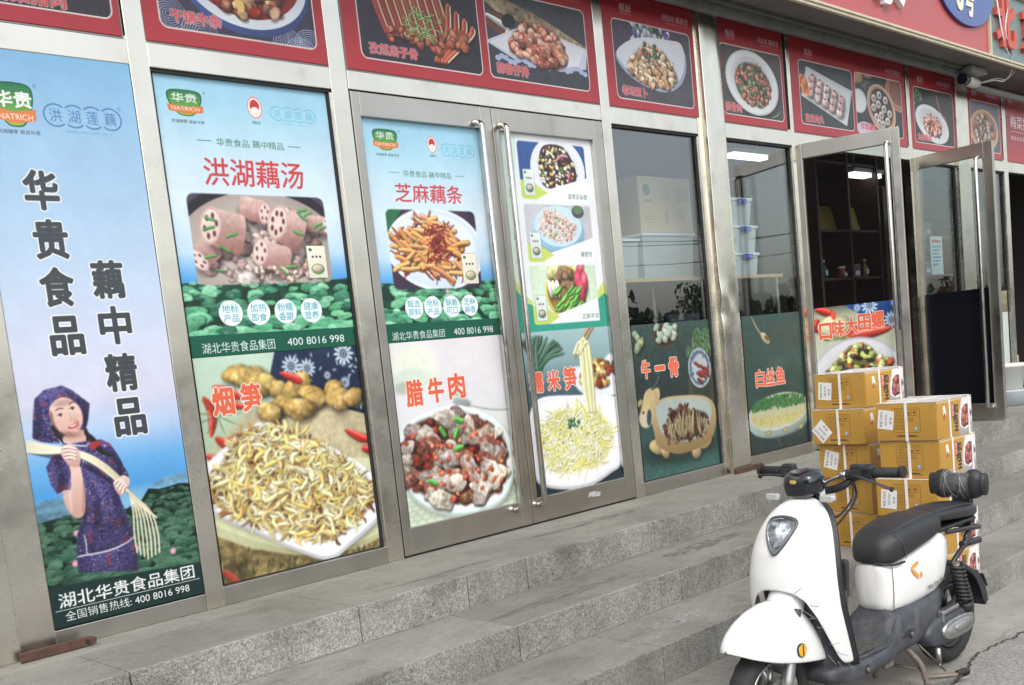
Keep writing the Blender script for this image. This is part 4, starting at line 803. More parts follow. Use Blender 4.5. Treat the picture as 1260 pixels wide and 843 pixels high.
def d_garlic_rib(c, R, g):
    dark_bg(c, R, (60, 62, 70), (74, 74, 82)); c.poly([(3.92, 2.7), (3.99, 2.66), (4.3, 2.6), (4.68, 2.5), (4.68, 2.56), (4.3, 2.68), (3.95, 2.75)], (150, 130, 104), tex=.4)
    c.ell(4.0, 2.6, .1, .05, (120, 70, 50), -.3); c.strand([(3.93, 2.63), (4.02, 2.6), (4.07, 2.58), (4.06, 2.55)], .02, (206, 206, 206)); c.ell(4.08, 2.62, .05, .035, (40, 40, 44), .3)
    c.poly([(3.9, 2.5), (4.22, 2.625), (4.68, 2.55), (4.66, 2.44), (4.45, 2.405), (4.1, 2.43)], (218, 220, 232), g=((190, 196, 222), (230, 230, 238)))
    for k in range(24): x = 3.98+k*.029; c.ell(x, 2.425+.012*math.sin(k*1.3)-.00*k, .02, .014, (170, 182, 216))
    c.poly([(3.93, 2.5), (4.22, 2.61), (4.65, 2.54), (4.6, 2.45), (4.4, 2.43), (4.1, 2.45)], (228, 228, 236))
    reg = [(4.07, 2.47), (4.18, 2.45), (4.3, 2.42), (4.46, 2.42), (4.5, 2.5), (4.42, 2.6), (4.25, 2.63), (4.12, 2.57)]
    c.poly(reg, (110, 60, 44), smooth=True, soft=3); chunks(c, reg, 90, [((214, 150, 120), (176, 96, 70)), ((232, 186, 160), (190, 110, 84)), ((180, 100, 76), (140, 66, 50))], .032, tex=.3, gloss=.6)
def d_radish(c, R, g):
    dark_bg(c, R, (74, 72, 80), (90, 78, 92))
    for k in range(9): c.strand([(4.93+k*.03, 2.3), (4.93+k*.03, 2.75)], .002, (70, 54, 66), shadow=0, alpha=.6)
    for _ in range(34): c.blob(U(5.1, 5.45), U(2.66, 2.76), .03, .02, jit(pick([(206, 214, 226), (190, 204, 220), (120, 100, 170), (110, 150, 110)]), 10), U(0, 3), .2, .4, .1, .2)
    c.poly([(4.93, 2.55), (5.02, 2.63), (5.2, 2.68), (5.45, 2.70), (5.57, 2.69), (5.61, 2.58), (5.55, 2.46), (5.4, 2.39), (5.2, 2.4), (5.02, 2.46)], (160, 168, 200), smooth=True); c.poly([(4.94, 2.565), (5.04, 2.64), (5.2, 2.685), (5.45, 2.70), (5.57, 2.69), (5.59, 2.58), (5.53, 2.48), (5.4, 2.41), (5.2, 2.42), (5.03, 2.48)], (226, 230, 240), smooth=True, g=((206, 214, 230), (236, 238, 244)))
    reg = [(5.03, 2.5), (5.1, 2.44), (5.25, 2.41), (5.42, 2.42), (5.51, 2.47), (5.45, 2.56), (5.35, 2.63), (5.2, 2.63), (5.08, 2.56)]
    c.poly(reg, (150, 110, 76), smooth=True, soft=3); chunks(c, reg, 120, [((222, 190, 150), (190, 140, 96)), ((206, 160, 116), (160, 104, 70)), (236, 214, 180)], .028, (.4, .8), gloss=.3)
    chunks(c, [(5.17, 2.56), (5.35, 2.58), (5.3, 2.66), (5.2, 2.66)], 26, [(190, 50, 44), (60, 120, 70), (70, 140, 80)], .014)
def round_plate(c, cx, cz, rx, rz, cols, ang=0, n=120, r=.024, k=.66, rim=(206, 208, 210)):
    c.ell(cx+.01, cz-.02, rx, rz, (20, 20, 20), ang, soft=.03, alpha=.5); c.ell(cx, cz, rx, rz, rim, ang, shade=.15); c.ell(cx, cz, rx*.95, rz*.95, (228, 230, 232), ang, shade=.08); c.ell(cx, cz, rx*.8, rz*.8, (214, 216, 220), ang, soft=.02)
    reg = [(cx+rx*k*math.cos(t)*math.cos(ang)-rz*k*math.sin(t)*math.sin(ang), cz-.01+rz*k*math.sin(t)*math.cos(ang)+rx*k*math.cos(t)*math.sin(ang)) for t in np.linspace(0, 6.28, 13)[:-1]]
    c.poly(reg, (90, 50, 40), smooth=True, soft=3); chunks(c, reg, n, cols, r, gloss=.4)
def d_bone(c, R, g):
    dark_bg(c, R, (72, 66, 66), (92, 78, 80)); c.strand([(5.98, 2.73), (6.02, 2.76)], .006, (60, 130, 100)); c.strand([(6.55, 2.33), (6.62, 2.35), (6.66, 2.38)], .008, (60, 130, 100))
    round_plate(c, 6.34, 2.54, .315, .205, [((206, 150, 120), (160, 90, 70)), ((186, 120, 96), (140, 70, 56)), (60, 100, 60), (80, 120, 70)], -.12, 150)
def d_balls(c, R, g):
    dark_bg(c, R, (58, 62, 64), (72, 76, 78)); c.poly([(6.95, 2.52), (7.04, 2.73), (7.69, 2.62), (7.58, 2.355)], (206, 210, 214)); c.poly([(6.99, 2.525), (7.06, 2.70), (7.65, 2.60), (7.555, 2.385)], (228, 230, 232), g=((220, 222, 226), (214, 216, 220))); c.poly([(7.0, 2.52), (7.1, 2.60), (7.6, 2.5), (7.55, 2.39)], (96, 100, 104), soft=5, alpha=.5)
    for x, z in sorted([(7.08+.1*i+.02*j, 2.55+.05*j-.028*i) for i in range(5) for j in range(3)], key=lambda q: -q[1]):
        c.blob(x, z, .052, .034, (226, 206, 200), 0, .12, .6, .4, .4, (186, 150, 142), .3); c.ell(x, z+.028, .012, .009, (170, 40, 44))
    for k in range(11): c.ell(6.98+U(-.035, .05), 2.60+U(-.045, .05), .04, .028, jit((226, 130, 70), 14), U(0, 3), shade=.5)
def d_basket(c, R, g):
    dark_bg(c, R, (50, 50, 56), (60, 58, 64)); c.ell(7.78, 2.74, .09, .05, (196, 160, 116), shade=.4); c.ell(7.95, 2.77, .07, .03, (190, 150, 110), shade=.4); c.ell(7.79, 2.56, .12, .09, (206, 210, 214)); c.ell(7.79, 2.56, .1, .075, (222, 224, 228))
    for _ in range(40): c.ell(U(7.85, 8.05), U(2.64, 2.72), .004, .003, (190, 190, 190))
    c.ell(8.47, 2.68, .24, .15, (190, 136, 106), rim=((160, 104, 80), .85, .08)); c.ell(8.47, 2.69, .18, .11, (140, 84, 66)); c.ell(7.86, 2.35, .14, .06, (196, 190, 214), tex=0) if 0 else c.ell(7.86, 2.35, .14, .06, (196, 190, 214))
    c.ell(8.15, 2.53, .24, .175, (196, 150, 118), -.35, rim=((226, 184, 150), .95, .05)); c.ell(8.15, 2.535, .19, .14, (60, 52, 50), -.35)
    for x, z in [(8.03, 2.6), (8.12, 2.63), (8.22, 2.6), (8.02, 2.53), (8.1, 2.56), (8.19, 2.53), (8.28, 2.5), (8.06, 2.46), (8.14, 2.48), (8.24, 2.44), (8.16, 2.41), (8.1, 2.42)]:
        c.ell(x, z, .042, .033, (206, 196, 190), shade=.4, rim=((120, 104, 100), .95, .08)); c.ell(x, z, .02, .013, (150, 136, 130), soft=.005); c.strand([(x-.012, z), (x+.012, z+.004)], .003, (96, 80, 78), shadow=0)
def d_spicy(c, R, g):
    dark_bg(c, R, (54, 52, 54), (66, 62, 62)); chunks(c, [(8.73, 2.62), (8.86, 2.62), (8.86, 2.74), (8.73, 2.74)], 22, [(70, 110, 70), (90, 136, 84)], .02)
    for p in (((9.15, 2.72), (9.18, 2.65), (9.22, 2.57)), ((9.1, 2.56), (9.17, 2.58), (9.24, 2.57)), ((9.28, 2.56), (9.33, 2.50), (9.36, 2.46))): c.strand(p, .016, (170, 110, 104))
    round_plate(c, 9.05, 2.48, .32, .145, [((206, 130, 116), (170, 80, 70)), (226, 160, 140), (150, 60, 50), (230, 190, 170)], -.2, 110, k=.55)
def d_clay(c, R, g):
    dark_bg(c, R, (84, 84, 96), (110, 106, 120)); c.ell(10.13, 2.51, .32, .185, (206, 150, 110), rim=((226, 180, 140), .95, .06)); c.ell(10.13, 2.515, .265, .15, (150, 120, 104))
    reg = [(9.9, 2.5), (9.98, 2.4), (10.2, 2.38), (10.36, 2.48), (10.3, 2.6), (10.1, 2.65), (9.95, 2.6)]; chunks(c, reg, 90, [(176, 150, 136), (140, 110, 100), (190, 170, 150), (96, 70, 66), (206, 130, 90)], .028, gloss=.3); c.ell(10.1, 2.58, .03, .02, (60, 80, 74))
def d_pork(c, R, g):
    dark_bg(c, R, (50, 46, 52), (70, 52, 70)); c.ell(1.45, 2.6, .3, .2, (150, 70, 50))
def box_face(front):
    """carton print: front end with handling marks / long side with a dish photo"""
    Y0 = (190, 142, 54)
    if front:
        c = Cv(0, 0, .32, .187, 800, Y0); c.grad([(0, (184, 136, 48)), (.187, (196, 148, 58))]); D = (110, 72, 20)
        def line(P, w=.0011): c.strand(P, w, D, shade=0, shadow=0, smooth=False, taper=0, hi=0)
        R = rrect(.09, .04, .235, .165, .008); line(R+[R[0]])
        for k in range(4):
            x = .102+k*.031; Q = rrect(x, .125, x+.026, .157, .003); line(Q+[Q[0]], .0008)
            [lambda: c.poly([(x+.007, .150), (x+.019, .150), (x+.014, .142), (x+.014, .134), (x+.018, .132), (x+.008, .132), (x+.012, .134), (x+.012, .142)], D),
             lambda: [c.strand([(x+.008, .133), (x+.008, .15)], .0012, D, shadow=0), c.strand([(x+.018, .133), (x+.018, .15)], .0012, D, shadow=0)],
             lambda: c.poly([(x+.006, .134), (x+.02, .134), (x+.02, .144), (x+.006, .144)], D), lambda: c.ell(x+.013, .142, .006, .007, D)][k]()
            line([(x+.006, .128), (x+.02, .128)], .001)
        for k in range(9):
            z = .115-k*.0075; x = .098
            while x < (.16 if k > 2 else .2): w = U(.003, .01); line([(x, z), (x+w, z)], .0011); x += w+.002
        c.ell(.213, .058, .0095, .0095, (110, 160, 214)); c.ell(.21, .061, .004, .004, (226, 236, 246))
        for k in range(9): c.ell(.112+k*.012, .022, .0042, .0042, (60, 38, 14)); 
        for x, z in ((.29, .165), (.288, .1), (.29, .03), (.296, .168)): c.ell(x, z, .005, .005, (150, 120, 60), soft=.003, alpha=.5)
    else:
        c = Cv(0, 0, .335, .187, 800, Y0); c.grad([(0, (184, 136, 48)), (.187, (196, 148, 58))])
        c.poly([(.20, .0), (.205, .1), (.24, .187), (.335, .187), (.335, 0)], (214, 208, 206), g=((160, 150, 146), (232, 228, 228)))
        c.poly([(.215, .05), (.227, .12), (.265, .175), (.315, .17), (.33, .10), (.32, .05), (.265, .025)], (236, 232, 236), smooth=True); reg = [(.227, .06), (.235, .11), (.27, .15), (.305, .14), (.317, .09), (.305, .05), (.265, .04)]
        c.poly(reg, (90, 40, 34), smooth=True); chunks(c, reg, 46, [((176, 96, 84), (130, 56, 50)), ((206, 140, 124), (150, 76, 66)), ((110, 50, 44), (150, 84, 74))], .017, gloss=.5)
        c.poly([(.0, .18), (.335, .18), (.335, .187), (0, .187)], (226, 214, 196), alpha=.6)
        c.poly(rrect(.055, .105, .085, .17, .004), (232, 226, 210), alpha=.0)
        c.ell(.068, .150, .013, .014, (232, 226, 214)); c.ell(.072, .128, .014, .016, (226, 226, 222)); c.ell(.070, .118, .006, .007, (40, 90, 60)); c.ell(.064, .104, .012, .007, (206, 70, 40))
        c.poly(rrect(.137, .094, .161, .167, .003), (196, 40, 44))
    return c
# ------------------------------------------------------------------ materials
TREAD = stone('granite_tread', (.222, .214, .188), .22, (.52, .50, .46), .9, .08)
RISER = stone('granite_riser', (.225, .222, .2), .62, (.42, .39, .34), .9, .26)
MORTAR = mat('mortar', (.20, .175, .145), .9, noise=(30, .3))
CONC = mat('old_concrete', (.27, .26, .235), .85, noise=(4, .22, 8), bump=(90, .3), stain=(2.3, (.22, .21, .19), .52, .7))
ROUGH = mat('worn_concrete', (.30, .29, .265), .95, noise=(60, .45, 6), bump=(120, 1.0), stain=(3.3, (.22, .21, .19), .5, .66))
ASPH = mat('asphalt', (.09, .09, .088), .95, noise=(30, .4, 6))
STEEL = steel('brushed_steel'); STEEL_D = steel('dull_steel', (.52, .49, .44), .33, .5); STEEL_H = mat('polished_steel', (.56, .55, .52), .2, 1., noise=(18, .15))
GLASS = glass('window_glass'); DARK = mat('black_rubber', (.015, .015, .016), .6)
SIGNRED = mat('sign_red', (.40, .05, .06), .42, noise=(3, .1), coat=.15)
# ------------------------------------------------------------------ ground and steps
m = MB(); m.box(-400, 400, -400, 60, -.9, -.606); struct(m.build('road', ASPH))
m = MB(); m.box(-12, 30, -2.25, 0, -.75, -.587)
struct(m.build('pavement', CONC))
# broken edge: the rough old surface lies a little above the paving and ends in a ragged line
random.seed(21); m = MB(); pts = []; x = -12.
while x < 30:
    pts.append((x, -2.155+.035*math.sin(x*1.7)+.018*math.sin(x*5.3+1)+U(-.012, .012) if False else -2.155+.035*math.sin(x*1.7)+.018*math.sin(x*5.3+1)+random.uniform(-.012, .012))); x += .06 if 3 < x < 6 else .5
vs = [(a, b, -.583) for a, b in pts]+[(a, b, -.60) for a, b in pts]+[(a, -9, -.583) for a, b in pts]; n = len(pts)
m.add(vs, [(i, i+1, i+1+n, i+n) for i in range(n-1)]+[(i+2*n, i+1+2*n, i+1, i) for i in range(n-1)]); struct(m.build('worn_paving', ROUGH))
random.seed(14); m = MB(); C_ = crm([(3.55, -2.27), (3.9, -2.21), (4.15, -2.175), (4.42, -2.125), (4.75, -2.17), (5.2, -2.13), (5.9, -2.2)], False, 22); P = [(q[0]+random.uniform(-.008, .008), q[1]+random.uniform(-.010, .010)) for q in C_]
L1c = [(x, y+random.uniform(.001, .008), -.5800) for x, y in P]; L2c = [(x, y-random.uniform(.001, .009), -.5800) for x, y in P]; n = len(P); m.add(L1c+L2c, [(i, i+1, i+1+n, i+n) for i in range(n-1)])
struct(m.build('paving_crack', mat('crack_dirt', (.05, .046, .04), 1.)))
m = MB()
for _ in range(900):
    x = random.uniform(3.2, 6.5); y = -2.17-abs(random.gauss(0, .16)) if random.random() < .75 else random.uniform(-2.15, -1.8); r = random.uniform(.0015, .0055); c0 = Vector((x, y, -.5835+r*.4 if y < -2.15 else -.587+r*.4)); q = [c0+Vector((random.uniform(-1, 1), random.uniform(-1, 1), random.uniform(0, 1)))*r for _ in range(6)]; m.add(q, [(0, 1, 2), (0, 2, 3), (0, 3, 4), (1, 2, 5), (2, 3, 5), (3, 4, 5), (0, 4, 1), (1, 4, 5)])
o = m.build('gravel', mat('grit', (.26, .25, .23), .9, noise=(90, .5))); tag(o, 'loose grit and small stones along the cracked paving edge by the scooter', 'gravel', kind='stuff')
m = MB()
for _ in range(420):
    k = random.randrange(4); yb = ((-.62, -.02), (-1.03, -.65), (-1.40, -1.05), (-1.77, -1.42))[k]; zt = (0, -.15, -.30, -.45)[k]; x = random.uniform(1.3, 8); y = random.uniform(*yb) if random.random() < .4 else yb[1]-.008-abs(random.gauss(0, .012)); r = random.uniform(.001, .0035); c0 = Vector((x, y, zt+r*.4)); q = [c0+Vector((random.uniform(-1, 1), random.uniform(-1, 1), random.uniform(0, 1)))*r for _ in range(5)]; m.add(q, [(0, 1, 2), (0, 2, 3), (0, 3, 4), (1, 2, 4), (2, 3, 4)])
o = m.build('grit', mat('grit', (.26, .25, .23), .9, noise=(90, .5))); tag(o, 'fine grit scattered over the granite steps and gathered in their corners', 'grit', kind='stuff')
random.seed(5)
m = MB(); m.box(-3, 16, -1.755, -.02, -.7, -.475); m.box(-3, 16, -1.39, -.02, -.475, -.33); m.box(-3, 16, -1.02, -.02, -.33, -.18); m.box(-3, 16, -.62, -.02, -.18, -.03)
STEPS = struct(m.build('steps', mat('step_core', (.10, .09, .08), .9)))
def slab(name, x0, x1, y0, y1, z0, z1, mt, dz=.0):
    g = .0026; m = MB(); m.box(x0+g, x1-g, y0, y1, z0, z1+dz); return m.build(name, mt, STEPS, bevel=.0016, seg=1)
ROWS = [(-.64, -.0, .0, -.15, 1.364, .9155, []), (-1.04, -.64, -.15, -.30, 3.629, .895, [3.78]), (-1.415, -1.04, -.30, -.45, 3.148, .883, [3.508]), (-1.78, -1.415, -.45, -.60, 3.33, .9, [])]
for ri, (ya, yb, zt, zb, xs, sp, extra) in enumerate(ROWS):
    js = sorted([xs+sp*k for k in range(-6, 14)]+extra); js = [j for j in js if -2.4 < j < 13]
    for a, b in zip(js[:-1], js[1:]):
        dz = random.uniform(-.0008, .0008)
        if ri == 0: slab('tread_slab', a, b, -.6215, -.2135, -.03, 0, TREAD, dz)
        else: slab('tread_slab', a, b, ya+.0185, yb-.001, zt-.03, zt, TREAD, dz)
    off = .0 if ri != 2 else .0
    for a, b in zip(js[:-1], js[1:]):
        cuts = [a, b] if random.random() < .6 else [a, a+(b-a)*random.uniform(.35, .65), b]
        for c, d in zip(cuts[:-1], cuts[1:]): slab('riser_slab', c, d, ya+random.uniform(-.0008, .0008), ya+.018, zb+.001, zt-.0005, RISER)
    m = MB(); m.box(-2.5, 12.8, ya-.006, ya-.0005, zb, zb+.005); m.build('mortar_line', MORTAR, STEPS)
for k in range(-4, 14): slab('tread_slab', .95+.905*k, .95+.905*(k+1), -.2115, -.002, -.03, 0, TREAD, random.uniform(-.0008, .0008))
# chalky scuffs and droppings: thin dried patches lying on the slabs
random.seed(9)
def patch(name, label, x, y, z, r, mt, n=26, el=(1, 1), stuff=True):
    m = MB(); n *= 5
    for _ in range(n):
        a = random.uniform(0, 6.28); q = r*random.random()**.7; cx, cy = x+q*math.cos(a)*el[0], y+q*math.sin(a)*el[1]; s = r*random.uniform(.02, .11); K = 7; P = [(cx+s*el[0]*random.uniform(.5, 1.2)*math.cos(t), cy+s*el[1]*random.uniform(.5, 1.2)*math.sin(t), z+.0012+random.random()*.0006) for t in np.linspace(0, 6.28, K+1)[:-1]]
        m.add(P, [tuple(range(K))])
    o = m.build(name, mt, STEPS); tag(o, kind='stuff'); return o
LIME = mat('lime_stain', (.31, .30, .285), .9, noise=(90, .25)); GRIME = mat('grime', (.165, .16, .148), .9, noise=(60, .3))
patch('lime_stain', '', 3.50, -1.22, -.30, .16, LIME, 34, (1.3, .35)); patch('lime_stain', '', 3.18, -1.30, -.30, .12, LIME, 26, (1.4, .25))
for (x, y, z, r, n, el) in ((3.2, -.86, -.15, .3, 26, (1.6, .16)), (4.3, -.8, -.15, .25, 30, (1.5, .25)), (2.9, -.5, 0, .3, 14, (1.6, .1)), (3.9, -.3, 0, .4, 14, (1.8, .08)), (4.2, -1.2, -.3, .2, 12, (1.5, .2))): patch('grime_spots', '', x, y, z, r, GRIME, n, (el[0]*.9, el[1]*.9))
# ------------------------------------------------------------------ shop building
B = thing('shop_building', 'shop building with a brushed steel glazed front above the granite steps', 'building', (0, 0, 0))
CAMY, CAMZ = 4.0079, .8778
class Off(Plane):
    """same measured coordinates, for a surface standing d metres in front of the glass"""
    def __init__(s, d): s.d = d; s.k = (CAMY-d)/CAMY
    def at(s, x, z, dd=0): return Vector((x*s.k, -(s.d+dd), CAMZ+(z-CAMZ)*s.k))
FK = (CAMY-.03)/CAMY
def FX(x): return x*FK
def FZ(z): return CAMZ+(z-CAMZ)*FK
def bar(name, x0, x1, z0, z1, y=-.03, mt=None, back=.03, bev=.003, parent=None):
    m = MB(); m.box(x0, x1, y, back, z0, z1); return m.build(name, mt or STEEL, parent or B, bevel=bev, seg=2)
TOP = 3.02
bar('mullion', 1.225, FX(1.372), 0, TOP); bar('mullion', 1.9645, FX(2.062), 0, TOP); bar('mullion', 2.893, FX(3.008), 0, TOP); bar('mullion', 4.722, FX(4.838), 0, TOP)
bar('mullion', 5.633, 5.688, 0, TOP); bar('mullion', 6.73, FX(6.825), 0, TOP); bar('mullion', 8.53, 8.60, 0, TOP); bar('mullion', 10.48, 10.57, 0, TOP); bar('mullion', 11.9, 12.0, 0, TOP)
bar('column', .55, 1.222, 0, TOP, -.075); bar('column', 9.42, 9.67, 0, TOP, -.05)
# the dented corner column between the two windows
m = MB(); rings = []
for k in range(101):
    z = TOP*k/100; d = .012*math.exp(-((z-1.04)/.05)**2)-.008*math.exp(-((z-1.16)/.06)**2)+.004*math.sin(z*5)*(.5 if z > 1.6 else 1); e = .010*math.exp(-((z-1.1)/.12)**2)
    rings.append([(5.69, .03, z), (5.69, -.06+d, z), (5.74, -.06+d*.6-e, z), (5.80, -.06-d*.8, z), (5.85, -.06+e, z), (5.89, -.06+d*.4, z), (5.89, .03, z)])
m.loft(rings, smooth=True); o = m.build('column', STEEL, B); mm = o.modifiers.new('b', 'BEVEL'); mm.width = .004; mm.segments = 2; mm.limit_method = 'ANGLE'; mm.angle_limit = 1.0
bays = [(FX(1.372), 1.9645), (FX(2.062), 2.893), (FX(3.012), 4.722), (FX(4.838), 5.633), (5.89, 6.73), (FX(6.825), 8.53), (8.60, 9.42), (9.67, 10.48), (10.57, 11.9)]
for i, (a, b) in enumerate(bays):
    if i != 2: bar('transom', a, b, 2.154, 2.262, -.027)
    else: bar('transom', a, b, 2.164, 2.262, -.027)
    bar('sign_backing', a, b, 2.2625, TOP, 0.0, mat('dark_backing', (.05, .05, .052), .7), .03, 0)
    if i in (0, 1, 3, 4, 6, 7): bar('sill', a, b, 0, .069 if i == 0 else .079, -.027, STEEL_D)
for i, (a, b, mt) in enumerate([(FX(2.062), 2.893, 0), (FX(4.838), 5.633, 0), (5.89, 6.73, 0), (8.60, 9.42, 0), (9.67, 10.48, 0)]):
    m = MB(); m.box(a, b, .001, .009, .079, 2.154); m.build('window_pane', GLASS, B)
    m = MB(); m.box(b-.012, b-.0005, -.022, .0, .079, 2.140); m.build('glazing_strip', STEEL_H, B); m = MB(); m.box(a+.001, b-.0005, -.018, .0, 2.141, 2.1535); m.box(a, b-.013, -.006, .0005, .079, .084); m.box(b-.020, b-.0125, -.012, .0, .085, 2.140); m.build('gasket', DARK, B)
# doors -------------------------------------------------------------
def handle(P, u, z0, z1, parent, proj=.055, r=.0155):
    pts = [P.at(u, z1, .0)]+[P.at(u, z1-.03*(1-math.cos(t)), proj*math.sin(t)) for t in np.linspace(.2, math.pi/2, 6)]
    pts += [P.at(u, z0+.03*(1-math.cos(t)), proj*math.sin(t)) for t in np.linspace(math.pi/2, .2, 6)]+[P.at(u, z0, 0)]
    m = MB(); m.tube(pts, r, 14); return m.build('handle', STEEL_H, parent)
def door(P, w, z0, z1, sl, sr, rt_, rb, handles, flip=False, th=.042):
    """P: plane of the front of the leaf; w: width; stiles sl, sr; rails rt_, rb"""
    m = MB()
    def bx(a, b, c, d, e=0):
        vs = [P.at(x, z, y) for x in (a, b) for y in (-th+e, -e) for z in (c, d)]; m.add(vs, [(0, 1, 3, 2), (4, 6, 7, 5), (0, 4, 5, 1), (2, 3, 7, 6), (0, 2, 6, 4), (1, 5, 7, 3)])
    bx(0, sl, z0, z1); bx(w-sr, w, z0, z1); bx(sl, w-sr, z1-rt_, z1, .001); bx(sl, w-sr, z0, z0+rb, .001)
    D = m.build('door', STEEL_D if not flip else STEEL_D, B, bevel=.003)
    g = MB(); g.add([P.at(x, z, y) for x in (sl, w-sr) for y in (-.026, -.034) for z in (z0+rb, z1-rt_)], [(0, 1, 3, 2), (4, 6, 7, 5), (0, 4, 5, 1), (2, 3, 7, 6), (0, 2, 6, 4), (1, 5, 7, 3)]); g.build('door_pane', GLASS, D)
    s = MB(); s.add([P.at(x, z, y) for x in (w-sr-.011, w-sr) for y in (-.003, -.026) for z in (z0+rb, z1-rt_)], [(0, 1, 3, 2), (4, 6, 7, 5), (0, 4, 5, 1), (2, 3, 7, 6), (0, 2, 6, 4), (1, 5, 7, 3)]); s.build('glazing_strip', STEEL_H, D)
    for hu in handles: handle(P, hu, .105, 2.072, D)
    return D
FP = Plane((0, -.03, 0), (1, 0, 0), (0, 0, 1), (0, -1, 0))
def FPx(x): return Plane((x, -.03, 0), (1, 0, 0), (0, 0, 1), (0, -1, 0))
door(FPx(2.992), .866, .010, 2.158, .047, .077, .108, .130, [3.734-2.992]); door(FPx(3.862), .856, .010, 2.158, .044, .078, .108, .130, [3.905-3.862-.0])
L3u = Vector((.333, -.943, 0)); L3 = Plane((6.80, -.0, 0), L3u, (0, 0, 1), (-.943, -.333, 0)); door(L3, .70, .012, 2.166, .05, .052, .10, .125, [.618])
L4u = Vector((-.035, -.9994, 0)); L4 = Plane((8.60, -.0, 0), L4u, (0, 0, 1), (-.9994, .035, 0)); door(L4, .665, .012, 2.178, .05, .07, .10, .125, [.555])
L9 = Plane((11.35, -.0, 0), (-.1, -.995, 0), (0, 0, 1), (-.995, .1, 0))
# black film on the lower part of the far leaf
m = MB(); m.add([L4.at(x, z, y) for x in (.051, .594) for y in (-.024, -.022) for z in (.14, 1.06)], [(0, 1, 3, 2), (4, 6, 7, 5), (0, 4, 5, 1), (2, 3, 7, 6), (0, 2, 6, 4), (1, 5, 7, 3)])
tag(m.build('black_film', mat('black_film', (.008, .009, .014), .12)), 'plain black film covering the lower half of the far open door leaf', 'window film')
# ------------------------------------------------------------------ posters on the glass
def poster(label, name='window_poster', cat='poster', group=None): return thing(name, label, cat, (0, 0, 0), 0, group)
P1F = Off(.0245)
t = poster('tall sky-blue poster of a woman in a navy headscarf carrying pale lotus stems')
c1 = woman(); Lt = Letters(c1); D_ = .0012
big = dict(bold=.035, outline=('white', .03))
if 1:
    col1 = [('华', 1.571, 1.672), ('贵', 1.579, 1.495), ('食', 1.5755, 1.3215), ('品', 1.582, 1.1415)]; col2 = [('藕', 1.7695, 1.3445), ('中', 1.7715, 1.1705), ('精', 1.7685, .990), ('品', 1.775, .817)]
    for ch, cx, cz in col1+col2: Lt.put(ch, (cx-.0585, cz-.068, cx+.0585, cz+.068), 'slate', **big)
Lt.put('湖北华贵食品集团', (1.402, .140, 1.945, .196), 'white', bold=.016, d=D_, skew=.0); Lt.put('全国销售热线: 400 8016 998', (1.418, .088, 1.915, .125), 'white', bold=.004, d=D_); Lt.bar(1.385, .1315, 1.965, .1335, 'white', D_)
Lt.put('华贵', (1.455, 1.962, 1.585, 2.018), 'white', bold=.03, d=D_); Lt.put('NATRICH', (1.462, 1.918, 1.582, 1.939), 'white', bold=.01, d=D_); Lt.put('洪湖臻萃 源自华贵', (1.45, 1.868, 1.60, 1.883), 'slate', bold=.006, d=D_); Lt.put('®', (1.597, 2.035, 1.61, 2.05), 'blue', bold=0, d=D_)
def cloud_logo(Lt, x0, z0, x1, z1, ink, d, sub=True):
    w = (x1-x0)/4.; cz = (z0+z1)/2; r = (z1-z0)/2
    for k in range(4):
        cx = x0+w*(k+.5)
        for lo, hi in ([(50, 310)] if k == 0 else [(-130, 130)] if k == 3 else [(50, 130), (230, 310)]): Lt.line([(cx+w*.62*math.cos(math.radians(t)), cz+r*math.sin(math.radians(t))) for t in np.linspace(lo, hi, 16)], ink, r*.07)
        Lt.put('洪湖莲藕'[k], (cx-w*.33, cz-r*.6, cx+w*.33, cz+r*.6), ink, bold=.01)
    if sub: Lt.put('— HONG | HU | LIAN | OU —', (x0+w*.7, z0-r*.55, x1-w*.5, z0-r*.32), ink, bold=0)
cloud_logo(Lt, 1.63, 1.906, 1.905, 1.986, 'blue', D_); Lt.put('®', (1.905, 1.98, 1.918, 1.995), 'blue', bold=0, d=D_)
print_sheet('printed_sheet', c1, t, P1F, 0, matr=print_mat('poster_woman', c1.image('poster_woman')))
